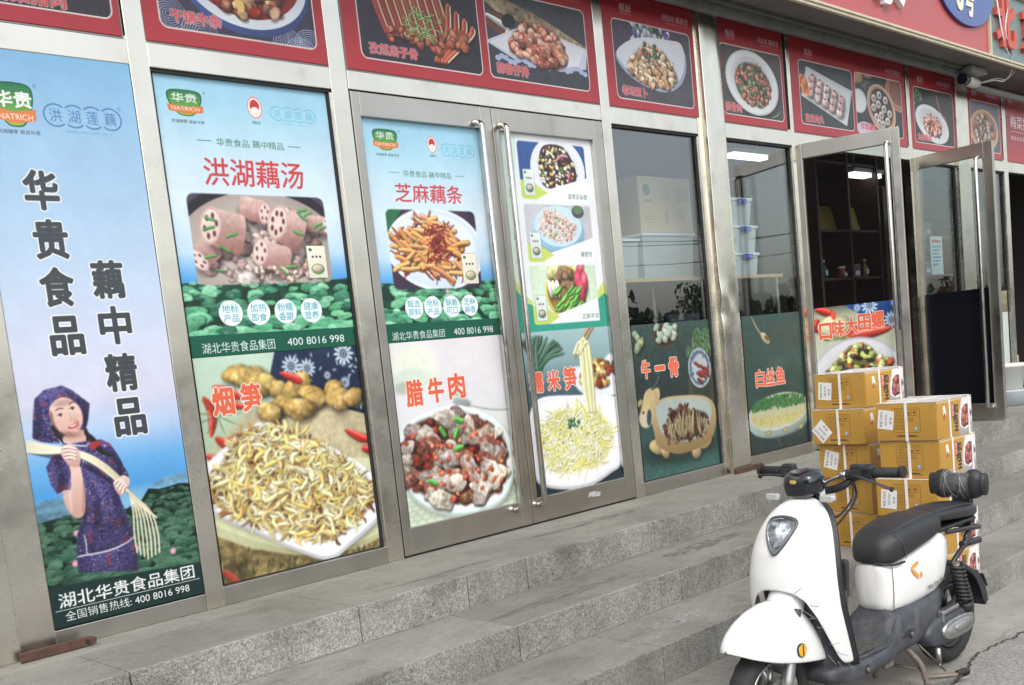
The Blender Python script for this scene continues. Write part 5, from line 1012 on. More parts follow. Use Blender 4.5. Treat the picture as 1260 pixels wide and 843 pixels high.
def ad(label, x0, x1, zt, zb, title, tbox, pic, kind, bub, zl, bx, words, logo, gi, cl, slog, g1, g2, dd=.003):
    t = poster(label); c = lotus_ad(x0, x1, zt, zb, 0, pic, kind, bub, zl, bx); gi_mark(c, *gi); natrich(c, *logo)
    Lt = Letters(c); Lt.put(title, tbox, 'red', bold=.012, skew=.06)
    a, b, cc, d = slog; Lt.put('华贵食品 藕中精品', (a, b, cc, d), 'leaf', bold=-.002); Lt.bar(a-.088, (b+d)/2, a-.022, (b+d)/2+.0025, 'leaf'); Lt.bar(cc+.02, (b+d)/2, cc+.085, (b+d)/2+.0025, 'leaf')
    lx0, lz0, lx1, lz1 = logo; w, h = lx1-lx0, lz1-lz0
    Lt.put('华贵', (lx0+w*.14, lz0+h*.52, lx1-w*.14, lz1-h*.14), 'white', bold=.03); Lt.put('NATRICH', (lx0+w*.1, lz0+h*.2, lx1-w*.1, lz0+h*.35), 'white', bold=.012); Lt.put('洪湖臻萃 源自华贵', (lx0+w*.05, lz0-h*.28, lx1, lz0-h*.15), 'slate', bold=.004); Lt.put('®', (lx1+.008, lz1-.012, lx1+.02, lz1), 'leaf', bold=0)
    gx, gz, gr, _ = gi; Lt.put('地理标志', (gx-.02, gz-gr*1.9, gx+.02, gz-gr*1.55), 'slate', bold=0)
    cloud_logo(Lt, *cl, 'sky_blue', .0042)
    for (x, z), (p, q) in zip(bub, words): Lt.put(p, (x-.038, z+.002, x+.038, z+.036), 'teal', bold=.004); Lt.put(q, (x-.036, z-.038, x+.036, z-.004), 'teal', bold=.004)
    Lt.put('湖北华贵食品集团', g1, 'white', bold=.006); Lt.put('400 8016 998', g2, 'white', bold=.01); print_sheet('printed_sheet', c, t, FRONT, dd, matr=print_mat('poster_'+kind, c.image('poster_'+kind)))
ad('light blue poster reading 洪湖藕汤 with a bowl of pink lotus root soup', 2.066, 2.893, 2.156, 1.02, '洪湖藕汤', (2.228, 1.715, 2.700, 1.826), (2.137, 1.311, 2.792, 1.68), 'soup', [(2.266, 1.194), (2.397, 1.192), (2.529, 1.191), (2.660, 1.190)], 1.325, (2.673, 1.33, 2.77, 1.47),
   [('地标', '产品'), ('加热', '即食'), ('粉糯', '香甜'), ('健康', '营养')], (2.112, 1.985, 2.264, 2.088), (2.506, 2.045, .036, .046), (2.585, 2.0, 2.800, 2.058), (2.306, 1.876, 2.625, 1.908), (2.115, 1.034, 2.455, 1.078), (2.518, 1.042, 2.815, 1.075))
ad('light blue door poster reading 芝麻藕条 with fried lotus sticks on a plate', 3.05, 3.79, 2.056, 1.017, '芝麻藕条', (3.200, 1.675, 3.620, 1.762), (3.13, 1.264, 3.692, 1.64), 'fries', [(3.237, 1.177), (3.354, 1.176), (3.475, 1.175), (3.595, 1.176)], 1.292, (3.573, 1.283, 3.673, 1.431),
   [('甄选', '原料'), ('地标', '产品'), ('酥脆', '可口'), ('芝麻', '麻香')], (3.107, 1.911, 3.252, 2.008), (3.462, 1.955, .031, .04), (3.527, 1.905, 3.728, 1.965), (3.265, 1.795, 3.565, 1.824), (3.085, 1.028, 3.410, 1.068), (3.47, 1.033, 3.736, 1.066), .0065)
def simple(label, cv, key, plane=FRONT, d=.003, title=None, boxes=None, quad=None, ink='orange', ol=.03, rough=.35, fn=None, fx=None):
    t = poster(label); Lt = Letters(cv, fx)
    for ch, b in zip(title or '', boxes or []): Lt.put(ch, b, ink, bold=.035, outline=('white', ol))
    if fn: fn(Lt)
    print_sheet('printed_sheet', cv, t, plane, d, matr=print_mat('poster_'+key, cv.image('poster_'+key), rough), quad=quad); return t
def tb(k, *bs): return [(lambda a, b: (a[0], b[1], b[0], a[1]))(*fp(k, (x0, y0), (x1, y1))) for x0, y0, x1, y1 in bs]
U = random.uniform
simple('poster reading 烟笋 with golden bamboo strips on a white plate, below the lotus soup', bamboo(), 'bamboo', title='烟笋', boxes=[(2.130, .780, 2.222, .892), (2.262, .785, 2.352, .897)])
simple('door poster reading 腊牛肉 with cured beef and chillies on a white plate', beef(), 'beef', d=.0065, title='腊牛肉', boxes=[(3.130, .712, 3.228, .832), (3.268, .716, 3.360, .832), (3.398, .722, 3.500, .842)])
simple('door poster reading 糯米笋 with pale noodles lifted by chopsticks', noodles(), 'noodles', d=.0065, title='糯米笋', boxes=[(3.960, .695, 4.058, .802), (4.098, .694, 4.192, .800), (4.228, .690, 4.325, .808)])
def menu_words(Lt):
    for s_, b in (('脆朵双季莲', (4.405, 1.722, 4.56, 1.752)), ('饼雪藕', (4.465, 1.408, 4.558, 1.438)), ('双年城五', (4.425, 1.068, 4.567, 1.096))): Lt.put(s_, b, 'leaf', bold=.004, mirror=True)
    for i, (ch, z) in enumerate(zip('莲藕飘香', (1.83, 1.72, 1.50, 1.36))): Lt.put(ch, (3.955, z, 4.005, z+.05), 'leaf', bold=0, mirror=True)
simple('green and white menu film with three dishes, seen from behind, on the right door', three_dishes(), 'menu', d=.0065, fn=menu_words)
simple('dark green window poster reading 牛一骨 with a cow-shaped dish', ox_dish(), 'ox', title='牛一骨', boxes=[(4.905, .690, 4.985, .795), (5.035, .730, 5.125, .752), (5.170, .680, 5.262, .792)])
simple('dark green window poster reading 白丝鱼 with sliced white fish on an oval plate', fish_dish(), 'fish', title='白丝鱼', boxes=[(6.100, .528, 6.205, .640), (6.225, .528, 6.330, .640), (6.350, .528, 6.460, .640)])
sn = snail(); qd = [(.052, .14), (.636, .14), (.636, 1.02), (.052, 1.02)]; Lt = Letters(sn, lambda x, z: ((x-.052)/.584*.7, .10+(z-.14)/.88*.92))
for k, ch in enumerate('口味大田螺'): Lt.put(ch, (.085+k*.090, .795+.012*k, .085+k*.090+.082, .905+.012*k), 'orange', bold=.035, outline=('white', .03))
tt = thing('window_poster', 'poster reading 口味大田螺 on the near open door leaf', 'poster'); o = print_sheet('printed_sheet', sn, tt, L3, -.022, matr=print_mat('poster_snail', sn.image('poster_snail')))
for v, (a, b) in zip(o.data.vertices, qd*2): v.co = L3.at(a, b, -.022 if v.index < 4 else -.0235)
for l in o.data.loops: vi = l.vertex_index % 4; o.data.uv_layers[0].data[l.index].uv = [(0, 0), (1, 0), (1, 1), (0, 1)][vi]
f8 = Cv(9.7, .08, 10.48, 1.05, 200, (196, 206, 196)); f8.ell(10.0, .62, .3, .3, (214, 226, 220)); f8.ell(10.02, .6, .24, .25, (226, 206, 90)); cloth(f8, [(9.7, .85), (10.48, .85), (10.48, 1.06), (9.7, 1.06)], [(10.2, .95, .08)], (150, 140, 110))
simple('window poster with a yellow dish on a pale plate, right of the far steel column', f8, 'yellow')
# ------------------------------------------------------------------ red dish signs
SP = Off(.031)
def sign(label, x0, x1, pics, caps, top=True, slogans=(), logo=None, fn=None):
    t = thing('dish_sign', label, 'sign', (0, 0, 0), 0, 'red dish signs above the shop front'); k = SP.k
    m = MB(); m.box(x0*k, x1*k, -.031, -.006, CAMZ+(2.264-CAMZ)*k, CAMZ+(2.918-CAMZ)*k); m.build('sign_panel', SIGNRED, t, bevel=.002, seg=1)
    m = MB(); zc = CAMZ+(2.264-CAMZ)*k
    for a, b, c, d in ((x0*k-.008, x0*k-.001, zc-.006, CAMZ+(2.918-CAMZ)*k), (x1*k+.001, x1*k+.006, zc-.006, CAMZ+(2.918-CAMZ)*k), (x0*k-.001, x1*k+.001, zc-.007, zc-.001)): m.box(a, b, -.029, -.004, c, d)
    m.build('sign_frame', mat('sign_edge', (.25, .23, .21), .4, .6), t)
    cv = Cv(x0+.002, 2.266, x1-.002, 2.916, 330, (172, 46, 54)); cv.grad([(2.266, (178, 50, 58)), (2.92, (164, 42, 50))])
    for f, fn_, cor in pics:
        cv.poly(rrect(*f, .036), (226, 214, 210)); g = (f[0]+.006, f[1]+.006, f[2]-.006, f[3]-.006); R = rrect(*g, .03); in_frame(cv, R, lambda: fn_(cv, R, g))
    Lt = Letters(cv)
    for s_, b, in caps: Lt.put(s_, b, 'red', bold=.035, outline=('pale', .035))
    for x in slogans: Lt.put('好扣肉 甄厨造', (x-.26, 2.812, x, 2.850), 'pale', bold=.012, skew=.15); Lt.put('专注扣肉美食二十一年', (x-.23, 2.793, x-.01, 2.804), 'pale', bold=0, alpha=.7)
    if logo: Lt.put('甄厨', (logo, 2.808, logo+.105, 2.850), 'pale', bold=.01); Lt.put('ZHENCHU', (logo, 2.792, logo+.1, 2.801), 'pale', bold=0, alpha=.7)
    if fn: fn(Lt)
    cv.noise(.03); print_sheet('sign_face', cv, t, SP, .0012, .001, matr=print_mat('sign_ink', cv.image('sign_face'), .38, .1)); return t
sign('red dish sign at the left end above the woman poster, cut by the frame', 1.16, 1.966, [((1.2, 2.32, 1.942, 2.76), d_pork, '1111')], [('梅菜猪肉', (1.50, 2.335, 1.765, 2.392))])
sign('red dish sign reading 干锅牛杂 with beef offal in a blue bowl', 2.064, 2.917, [((2.128, 2.322, 2.866, 2.76), d_offal, '1111')], [('干锅牛杂', (2.18, 2.352, 2.402, 2.400))])
sign('wide red dish sign with 孜然扇子骨 lamb ribs and 蒜香仔排 ribs', 3.018, 4.753, [((3.104, 2.32, 3.866, 2.76), d_ribs, '1111'), ((3.912, 2.32, 4.682, 2.76), d_garlic_rib, '1111')], [('孜然扇子骨', (3.155, 2.350, 3.440, 2.398)), ('蒜香仔排', (3.965, 2.350, 4.195, 2.402))], slogans=(4.66,), logo=3.2)
sign('red dish sign reading 老坛双卜 with pickled radish on a leaf-shaped plate', 4.838, 5.703, [((4.912, 2.312, 5.66, 2.762), d_radish, '1111')], [('老坛双卜', (4.962, 2.338, 5.195, 2.390))], slogans=(5.655,), logo=5.0)
sign('red dish sign reading 拆骨肉 with stir-fried meat on a round white plate', 5.985, 6.736, [((5.978, 2.314, 6.706, 2.762), d_bone, '1111')], [('拆骨肉', (6.000, 2.338, 6.185, 2.392))], slogans=(6.69,), logo=6.06)
sign('wide red dish sign with steamed meatballs beside a bamboo steamer', 6.827, 8.567, [((6.932, 2.324, 7.698, 2.770), d_balls, '1111'), ((7.736, 2.322, 8.502, 2.772), d_basket, '1111')], [('富贵肉丸', (6.99, 2.345, 7.245, 2.400)), ('珍珠藕丸', (7.80, 2.350, 8.05, 2.402))], slogans=(8.50,), logo=7.03)
sign('red dish sign reading 鱼香肉丝 with shredded meat on a slanted oval plate', 8.655, 9.502, [((8.714, 2.314, 9.472, 2.766), d_spicy, '1111')], [('鱼香肉丝', (8.76, 2.338, 9.02, 2.392))], slogans=(9.43,), logo=8.80)
sign('red dish sign with a clay pot of stewed beef right of the steel column', 9.80, 10.53, [((9.83, 2.320, 10.49, 2.768), d_clay, '1111')], [], slogans=(10.45,), logo=9.88)
def s9(L_): L_.put('梅菜扣肉', (10.75, 2.58, 11.35, 2.70), 'pale', bold=.012, d=.0012); L_.bar(10.75, 2.55, 11.4, 2.554, 'pale', .0012); L_.put('精选五花 肥而不腻', (10.75, 2.47, 11.3, 2.51), 'pale', bold=0, d=.0012)
sign('plain red sign reading 梅菜扣肉 at the right edge', 10.645, 11.55, [], [], logo=10.72, fn=s9)
# ------------------------------------------------------------------ canopy over the front
CN = thing('canopy', 'low canopy with a red fascia and grey soffit panels over the shop front', 'canopy')
SOF = mat('soffit_panel', (.13, .12, .115), .55, noise=(5, .15)); CREAM = mat('cream_trim', (.55, .49, .36), .5, noise=(20, .15))
xj = [6.595+.69*k for k in range(-9, 8)]
for a, b in zip(xj[:-1], xj[1:]): m = MB(); m.box(a+.003, b-.003, -.435, -.0, 2.912, 2.93); m.build('soffit_panel', SOF, CN, bevel=.002, seg=1)
m = MB(); m.box(.3, 11.5, -.435, .03, 2.931, 3.1); m.build('canopy_core', mat('dark_backing', (.05, .05, .052), .7), CN)
m = MB(); m.box(.3, 13, -.462, -.436, 2.905, 2.925); m.box(.3, 13, -.472, -.436, 2.9255, 2.943); m.build('trim', CREAM, CN, bevel=.003)
m = MB(); m.box(.3, 9.17, -.45, -.436, 2.944, 4.0); m.build('fascia', mat('fascia_red', (.42, .075, .075), .32, noise=(2, .08)), CN)
m = MB(); m.box(9.168, 9.192, -.47, -.436, 2.944, 4.0); m.build('fascia_edge', CREAM, CN)
m = MB(); m.box(9.193, 14, -.45, -.436, 2.944, 3.48); m.build('fascia', mat('fascia_grey', (.19, .25, .24), .4, .3, noise=(3, .12)), CN)
for x in (9.60, 10.15, 10.7): m = MB(); m.box(x, x+.004, -.4515, -.4495, 2.944, 3.48); m.build('fascia_joint', DARK, CN)
m = MB(); m.box(9.193, 14, -.475, -.43, 3.48, 3.52); m.build('trim', CREAM, CN)
m = MB(); m.box(.3, 9.3, -.20, -.045, 2.893, 2.911); m.box(.3, 9.3, -.205, -.172, 2.832, 2.8925); m.box(.3, 9.3, -.162, -.142, 2.846, 2.8925); m.box(.3, 9.3, -.125, -.105, 2.868, 2.8925); m.box(.3, 9.3, -.24, -.201, 2.885, 2.911)
m.build('shutter_housing', mat('housing_grey', (.14, .145, .14), .45, .5, noise=(12, .3)), CN, bevel=.002, seg=1)
m = MB(); m.tube([(9.55, -.16, 2.80), (13, -.16, 2.80)], .03, 12); m.tube([(9.3, -.1, 2.87), (9.55, -.16, 2.80)], .012, 8); m.build('pipe', mat('pipe_grey', (.22, .22, .21), .5, .3), CN)
# raised characters on the fascias
def raised(parent, s_, x0, z0, x1, z1, y0, y1, mt, name, bold=.02):
    v, f = glyphs(s_, bold, 3); lo, hi = v.min(0), v.max(0); sc = ((x1-x0)/(hi[0]-lo[0]), (z1-z0)/(hi[1]-lo[1])); bm = bmesh.new()
    vs = [bm.verts.new((x0+(a-lo[0])*sc[0], y0, z0+(b-lo[1])*sc[1])) for a, b in v]
    for q in f:
        try: bm.faces.new([vs[i] for i in q])
        except ValueError: pass
    bmesh.ops.remove_doubles(bm, verts=bm.verts, dist=1e-5)
    r = bmesh.ops.extrude_face_region(bm, geom=bm.faces[:]); bmesh.ops.translate(bm, verts=[e for e in r['geom'] if isinstance(e, bmesh.types.BMVert)], vec=(0, y1-y0, 0)); bmesh.ops.recalc_face_normals(bm, faces=bm.faces)
    me = bpy.data.meshes.new(name); bm.to_mesh(me); bm.free(); me.materials.append(mt); return link(bpy.data.objects.new(name, me), parent)
WR = mat('white_acrylic', (.8, .8, .82), .3)
raised(CN, '家', 7.16, 3.055, 7.62, 3.52, -.49, -.45, WR, 'raised_character'); OR = mat('orange_acrylic', (.50, .08, .05), .4)
raised(CN, '北', 9.27, 3.03, 9.70, 3.43, -.482, -.452, OR, 'raised_character', .035); raised(CN, '京', 9.84, 3.03, 10.25, 3.43, -.482, -.452, OR, 'raised_character', .035)
hn = thing('house_number_plate', 'blue oval house number plate reading 6号 on the red fascia', 'sign')
m = MB(); m.prism([(8.72+.50*math.cos(t), 3.36+.255*math.sin(t)) for t in np.linspace(0, 6.28, 49)[:-1]], -.475, -.452); m.build('plate', mat('enamel_blue', (.02, .06, .26), .25, coat=.4), hn, bevel=.004)
HP = Plane((0, -.475, 0), (1, 0, 0), (0, 0, 1), (0, -1, 0)); CR = mat('raised_cream', (.78, .74, .6), .4)
raised(hn, '6', 8.515, 3.195, 8.64, 3.42, -.482, -.4755, CR, 'digit', .05); raised(hn, '号', 8.67, 3.175, 8.84, 3.44, -.482, -.4755, CR, 'character', .035)
# ------------------------------------------------------------------ the shop inside
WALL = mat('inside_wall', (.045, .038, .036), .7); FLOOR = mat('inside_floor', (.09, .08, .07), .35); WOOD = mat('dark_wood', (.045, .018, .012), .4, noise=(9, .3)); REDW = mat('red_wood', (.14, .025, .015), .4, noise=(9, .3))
LAMP = emit('lamp_glow', (1, .98, .94), 1.3)
def room(name, *bx, mt=WALL):
    m = MB(); m.box(*bx); return m.build(name, mt, B)
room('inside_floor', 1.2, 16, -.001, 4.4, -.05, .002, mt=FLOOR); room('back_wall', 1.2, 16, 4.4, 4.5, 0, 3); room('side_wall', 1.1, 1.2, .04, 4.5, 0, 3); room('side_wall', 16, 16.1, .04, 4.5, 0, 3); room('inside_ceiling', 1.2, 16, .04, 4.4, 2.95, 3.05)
for x in (2.47, 3.43): room('poster_backing', x-.42, x+.42, .012, .02, .08, 2.15, mt=DARK) if x < 3 else None
for x, y in ((10.7, 1.5), (9.3, 2.0), (12.4, 1.2), (7.2, 2.6)):
    m = MB(); zl = 2.40 if x == 10.7 else 2.62; m.box(x-.3, x+.3, y-.05, y+.05, zl, zl+.04); t = thing('ceiling_lamp', {10.7: 'lit strip lamp seen through the near open door leaf', 9.3: 'lit strip lamp behind the window with the fish poster', 12.4: 'lit strip lamp inside the doorway at the right edge', 7.2: 'strip lamp deep inside the shop behind the boxes of the window'}[x], 'lamp')
    m.build('diffuser', LAMP, t); c = MB(); c.box(x-.32, x+.32, y-.07, y+.07, zl+.041, zl+.08); c.box(x-.2, x-.19, y-.005, y+.005, zl+.08, 2.95); c.box(x+.19, x+.2, y-.005, y+.005, zl+.08, 2.95); c.build('lamp_housing', WR, t)
# window display shelf
sh = thing('display_shelf', 'long green-edged shelf behind the two right windows', 'shelf')
m = MB(); m.box(4.86, 6.72, .12, .62, 1.272, 1.29); m.build('board', mat('shelf_green', (.06, .12, .10), .3), sh); m = MB(); m.box(4.86, 6.72, .112, .119, 1.27, 1.292); m.build('edge_strip', mat('shelf_edge', (.42, .30, .18), .5), sh)
m = MB()
for x in (4.90, 5.78, 6.68): m.box(x-.015, x+.015, .14, .17, .002, 1.27); m.box(x-.015, x+.015, .55, .58, .002, 1.27)
m.build('shelf_leg', STEEL_D, sh)
CARD = mat('kraft_card', (.46, .36, .24), .8, noise=(30, .06)); CLR = glass('clear_plastic', (.74, .80, .84), 1.45); CLRB = mat('frosted_plastic', (.55, .62, .66), .3, alpha=.72); BLU = mat('blue_latch', (.02, .08, .42), .3)
t = thing('cardboard_box', 'plain kraft carton printed 鹿茸菇 on top of plastic tubs behind the window', 'box', (0, 0, 0)); m = MB(); m.box(5.40, 5.95, .30, .60, 1.60, 1.955); m.build('carton', CARD, t, bevel=.003, seg=1); m = MB(); m.box(5.66, 5.70, .297, .2995, 1.60, 1.955); 
BP = Plane((0, .299, 0), (1, 0, 0), (0, 0, 1), (0, -1, 0)); kc = Cv(5.402, 1.603, 5.948, 1.952, 400, (196, 176, 144)); Lt = Letters(kc); Lt.put('鹿茸', (5.78, 1.80, 5.93, 1.89), 'grey', bold=0); Lt.put('菇', (5.80, 1.68, 5.87, 1.75), 'grey', bold=0); Lt.ring(5.48, 1.87, .022, .036, 'green'); kc.ell(5.48, 1.87, .018, .02, PAL['green']); Lt.put('小蘑菇', (5.44, 1.79, 5.53, 1.81), 'leaf', bold=0)
for k in range(3): Lt.bar(5.44, 1.70-.018*k, 5.55+.02*(k % 2), 1.703-.018*k, 'leaf')
for k in range(12): a = k*.52; kc.ell(5.665+.045*math.cos(a)*(k % 3+1)/3, 1.84+.05*math.sin(a)*(k % 2+1)/2, .017, .012, PAL['grey'], alpha=.6)
Lt.bar(5.655, 1.66, 5.69, 1.74, 'grey'); kc.noise(.05); print_sheet('carton_print', kc, t, BP, .0006, .0004, matr=print_mat('kraft_print', kc.image('kraft_print'), .8))
def tub(label, x0, x1, y0, y1, z0, z1, latch=True, name='storage_tub'):
    t = thing(name, label, 'storage box'); m = MB(); m.loft([[(a, b, z) for a, b in ((x0+e, y0+e), (x1-e, y0+e), (x1-e, y1-e), (x0+e, y1-e))] for z, e in ((z0, .015), (z1-.02, .0))], smooth=False); m.build('tub_body', CLRB, t, bevel=.008)
    m = MB(); m.box(x0-.008, x1+.008, y0-.008, y1+.008, z1-.02, z1); m.build('lid', mat('lid_white', (.62, .68, .72), .35), t, bevel=.004)
    if latch: m = MB(); m.box(x0+.3*(x1-x0), x1-.3*(x1-x0), y0-.016, y0-.0085, z1-.045, z1-.008); m.build('latch', BLU, t, bevel=.002)
tub('long frosted tub under the kraft carton behind the window', 5.38, 5.92, .28, .60, 1.292, 1.595, False); tub('small frosted tub beside the long tub under the kraft carton', 5.16, 5.36, .30, .58, 1.292, 1.56, False)
for i, (z0, z1, w) in enumerate(((1.292, 1.46, .30), (1.462, 1.65, .30), (1.652, 1.84, .26))): tub(['blue-latched frosted tub at the bottom of the stack behind the fish poster window', 'blue-latched frosted tub in the middle of the stack behind the fish poster window', 'blue-latched frosted tub on top of the stack behind the fish poster window'][i], 6.34, 6.34+w, .25, .5, z0, z1)
# appliances standing under the shelf, and shelving in the doorway
t = thing('chest_freezer', 'low grey chest freezer standing behind the window with the cow dish poster', 'freezer'); m = MB(); m.box(5.1, 6.2, 1.0, 1.6, .05, .92); m.build('freezer_body', mat('freezer_grey', (.24, .25, .27), .4), t, bevel=.02); m = MB(); m.box(5.08, 6.22, .98, 1.62, .925, 1.0); m.build('freezer_lid', mat('freezer_lid', (.36, .37, .4), .3), t, bevel=.01); m = MB(); m.box(5.5, 5.62, .972, .979, .80, .84); m.build('badge', WR, t)
t = thing('drinks_cooler', 'tall dark blue cooler beside the grey chest freezer inside', 'cooler'); m = MB(); m.box(6.5, 7.1, 1.0, 1.6, 0.01, 1.1); m.build('cooler_body', mat('cooler_blue', (.05, .06, .10), .35), t, bevel=.015); m = MB(); m.box(6.53, 7.07, .985, .998, .2, 1.05); m.build('cooler_door', mat('cooler_door', (.10, .11, .14), .15), t)
def rack(label, x0, x1, y0, y1, zs, mt, panels=True):
    t = thing('shelf_unit', label, 'shelving')
    for x in (x0, (x0+x1)/2, x1): m = MB(); m.box(x-.02, x+.02, y0, y1, .004, zs[-1]+.3); m.build('upright', mt, t, bevel=.003, seg=1)
    for z in zs: m = MB(); m.box(x0+.021, x1-.021, y0+.01, y1, z-.012, z+.012); m.build('shelf_board', mt, t)
    if panels: m = MB(); m.box(x0, x1, y1+.001, y1+.02, .004, zs[-1]+.3); m.build('back_panel', WOOD, t)
    return t
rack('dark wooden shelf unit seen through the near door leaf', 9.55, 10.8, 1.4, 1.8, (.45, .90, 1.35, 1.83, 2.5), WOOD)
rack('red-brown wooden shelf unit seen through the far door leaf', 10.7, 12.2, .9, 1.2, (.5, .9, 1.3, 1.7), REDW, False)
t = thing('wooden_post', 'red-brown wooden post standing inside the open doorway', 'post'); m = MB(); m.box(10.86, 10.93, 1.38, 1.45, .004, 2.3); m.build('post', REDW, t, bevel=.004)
GOLD = mat('gold_pack', (.42, .30, .05), .4, noise=(20, .2))
for k, x in enumerate((9.90, 10.38)):
    t = thing('gold_gift_pack', ['gold gift pack leaning on the dark shelf, the left of the pair', 'gold gift pack leaning on the dark shelf, the right of the pair'][k], 'gift pack'); m = MB(); m.boxc((x, 1.56, 1.97), (.40, .04, .26), Euler((-.25, 0, 0))); m.build('pack', GOLD, t, bevel=.006)
    m = MB(); [m.boxc((x-.18+.036*i, 1.515, 1.852), (.016, .02, .02)) for i in range(11)]; m.build('fringe', GOLD, t)
random.seed(31)
kinds = [('bottle', .030, .17), ('jar', .045, .10), ('paper_pack', .07, .14)]; cols = [(.30, .05, .04), (.05, .12, .2), (.4, .38, .34), (.06, .15, .08), (.35, .26, .1), (.12, .12, .13)]
spots = [(9.75, 1.5, 1.362), (10.10, 1.5, 1.362), (10.38, 1.5, 1.362), (10.6, 1.5, 1.362), (9.75, 1.5, .912001), (10.0, 1.5, .912001), (10.3, 1.5, .912001), (10.6, 1.5, .912001), (10.95, 1.0, 1.312), (11.25, 1.0, 1.312), (11.7, 1.0, 1.312), (10.9, 1.0, .912), (11.2, 1.0, .912), (11.75, 1.0, .912), (11.0, 1.0, 1.712), (11.8, 1.0, 1.712)]
cn = ['brick red', 'navy blue', 'off-white', 'dark green', 'mustard', 'charcoal']
seenl = {}
for k, (x, y, z) in enumerate(spots):
    nm, r, h = kinds[k % 3]; ci = (k*5+1) % 6; dk = y > 1.2; where = 'dark shelf unit' if dk else 'red-brown shelf unit'; tier = {1.362: 'third', .912001: 'second', 1.312: 'third', .912: 'second', 1.712: 'top'}[z]
    lab = f'{cn[ci]} {nm.replace("_", " ")} standing on the {tier} board of the {where}, {["left", "middle", "right"][min(2, int(((x-9.6) if dk else (x-10.8))/.4))]} part'
    t = thing(nm, lab, nm.replace('_', ' ')); m = MB(); mt = mat('goods_%d' % ci, cols[ci], .35)
    if nm == 'paper_pack': m.box(x-r, x+r, y-.03, y+.03, z, z+h)
    else: m.tube([(x, y, z), (x, y, z+h*.65), (x, y, z+h*.8), (x, y, z+h)], [r, r, r*.45 if nm == 'bottle' else r*.9, r*.4 if nm == 'bottle' else r*.9], 12)
    m.build('body', mt, t); m = MB()
    if nm != 'paper_pack': m.tube([(x, y, z+h), (x, y, z+h+.02)], r*.5 if nm == 'bottle' else r*.95, 12); m.build('cap', WR, t)
    m = MB(); m.box(x-r*.6, x+r*.6, y-r-.006 if nm != 'paper_pack' else y-.032, y-r+.002 if nm != 'paper_pack' else y-.0305, z+h*.2, z+h*.5); m.build('label', WR, t)
# notices on the glass of the bay behind the far leaf
t = thing('paper_notice', 'white paper notice with a blue heading stuck inside the glass behind the far leaf', 'notice'); m = MB(); m.box(8.90, 9.13, .0105, .012, 1.23, 1.55); m.build('paper', mat('paper', (.66, .74, .8), .6), t)
nc = Cv(8.902, 1.232, 9.128, 1.548, 300, (206, 218, 228)); Lt = Letters(nc); Lt.bar(8.93, 1.50, 9.10, 1.52, 'red'); [Lt.bar(8.93, 1.46-.03*k, 9.10-.03*(k % 3), 1.472-.03*k, 'blue') for k in range(6)]; print_sheet('notice_print', nc, t, Plane((0, .0102, 0), (1, 0, 0), (0, 0, 1), (0, -1, 0)), .0002, .0002, matr=print_mat('notice_print', nc.image('notice_print'), .5))
# ------------------------------------------------------------------ strapped cartons on the steps
FILM = mat('carton_top_film', (.66, .63, .60), .3, noise=(16, .12)); STRAP = mat('white_strap', (.78, .77, .74), .4); CYEL = mat('carton_yellow', (.42, .24, .045), .55, noise=(14, .08)); LABEL = mat('label_paper', (.80, .80, .79), .6)
bf = box_face(True); bs = box_face(False); Lt = Letters(bs)
for ch, b in zip('扣肉王', ((.162, .115, .199, .16), (.154, .07, .191, .11), (.162, .025, .197, .066))): Lt.put(ch, b, 'black', bold=.05)
Lt.put('甄厨', (.140, .10, .158, .163), 'white', bold=.01, rot=-1.57); Lt = Letters(bf); Lt.put('规格:10袋 净重:14kg', (.11, .014, .225, .028), 'black', bold=.02)
lb = Cv(-.5, -.55, .5, .55, 110, (232, 232, 230)); Lt = Letters(lb)
for k, s_ in enumerate(('扣肉王 整箱', '2023年 批号', '发货')): Lt.put(s_, (-.36+.3*k, -.44+.1*k, -.2+.3*k, .44-.12*k), 'slate', bold=.0, rot=-1.57)
ML = print_mat('label_print', lb.image('label_print'), .6)
MF = print_mat('carton_front', bf.image('carton_front'), .5); MS = print_mat('carton_side', bs.image('carton_side'), .38)
W_, D__, H_ = .32, .335, .185
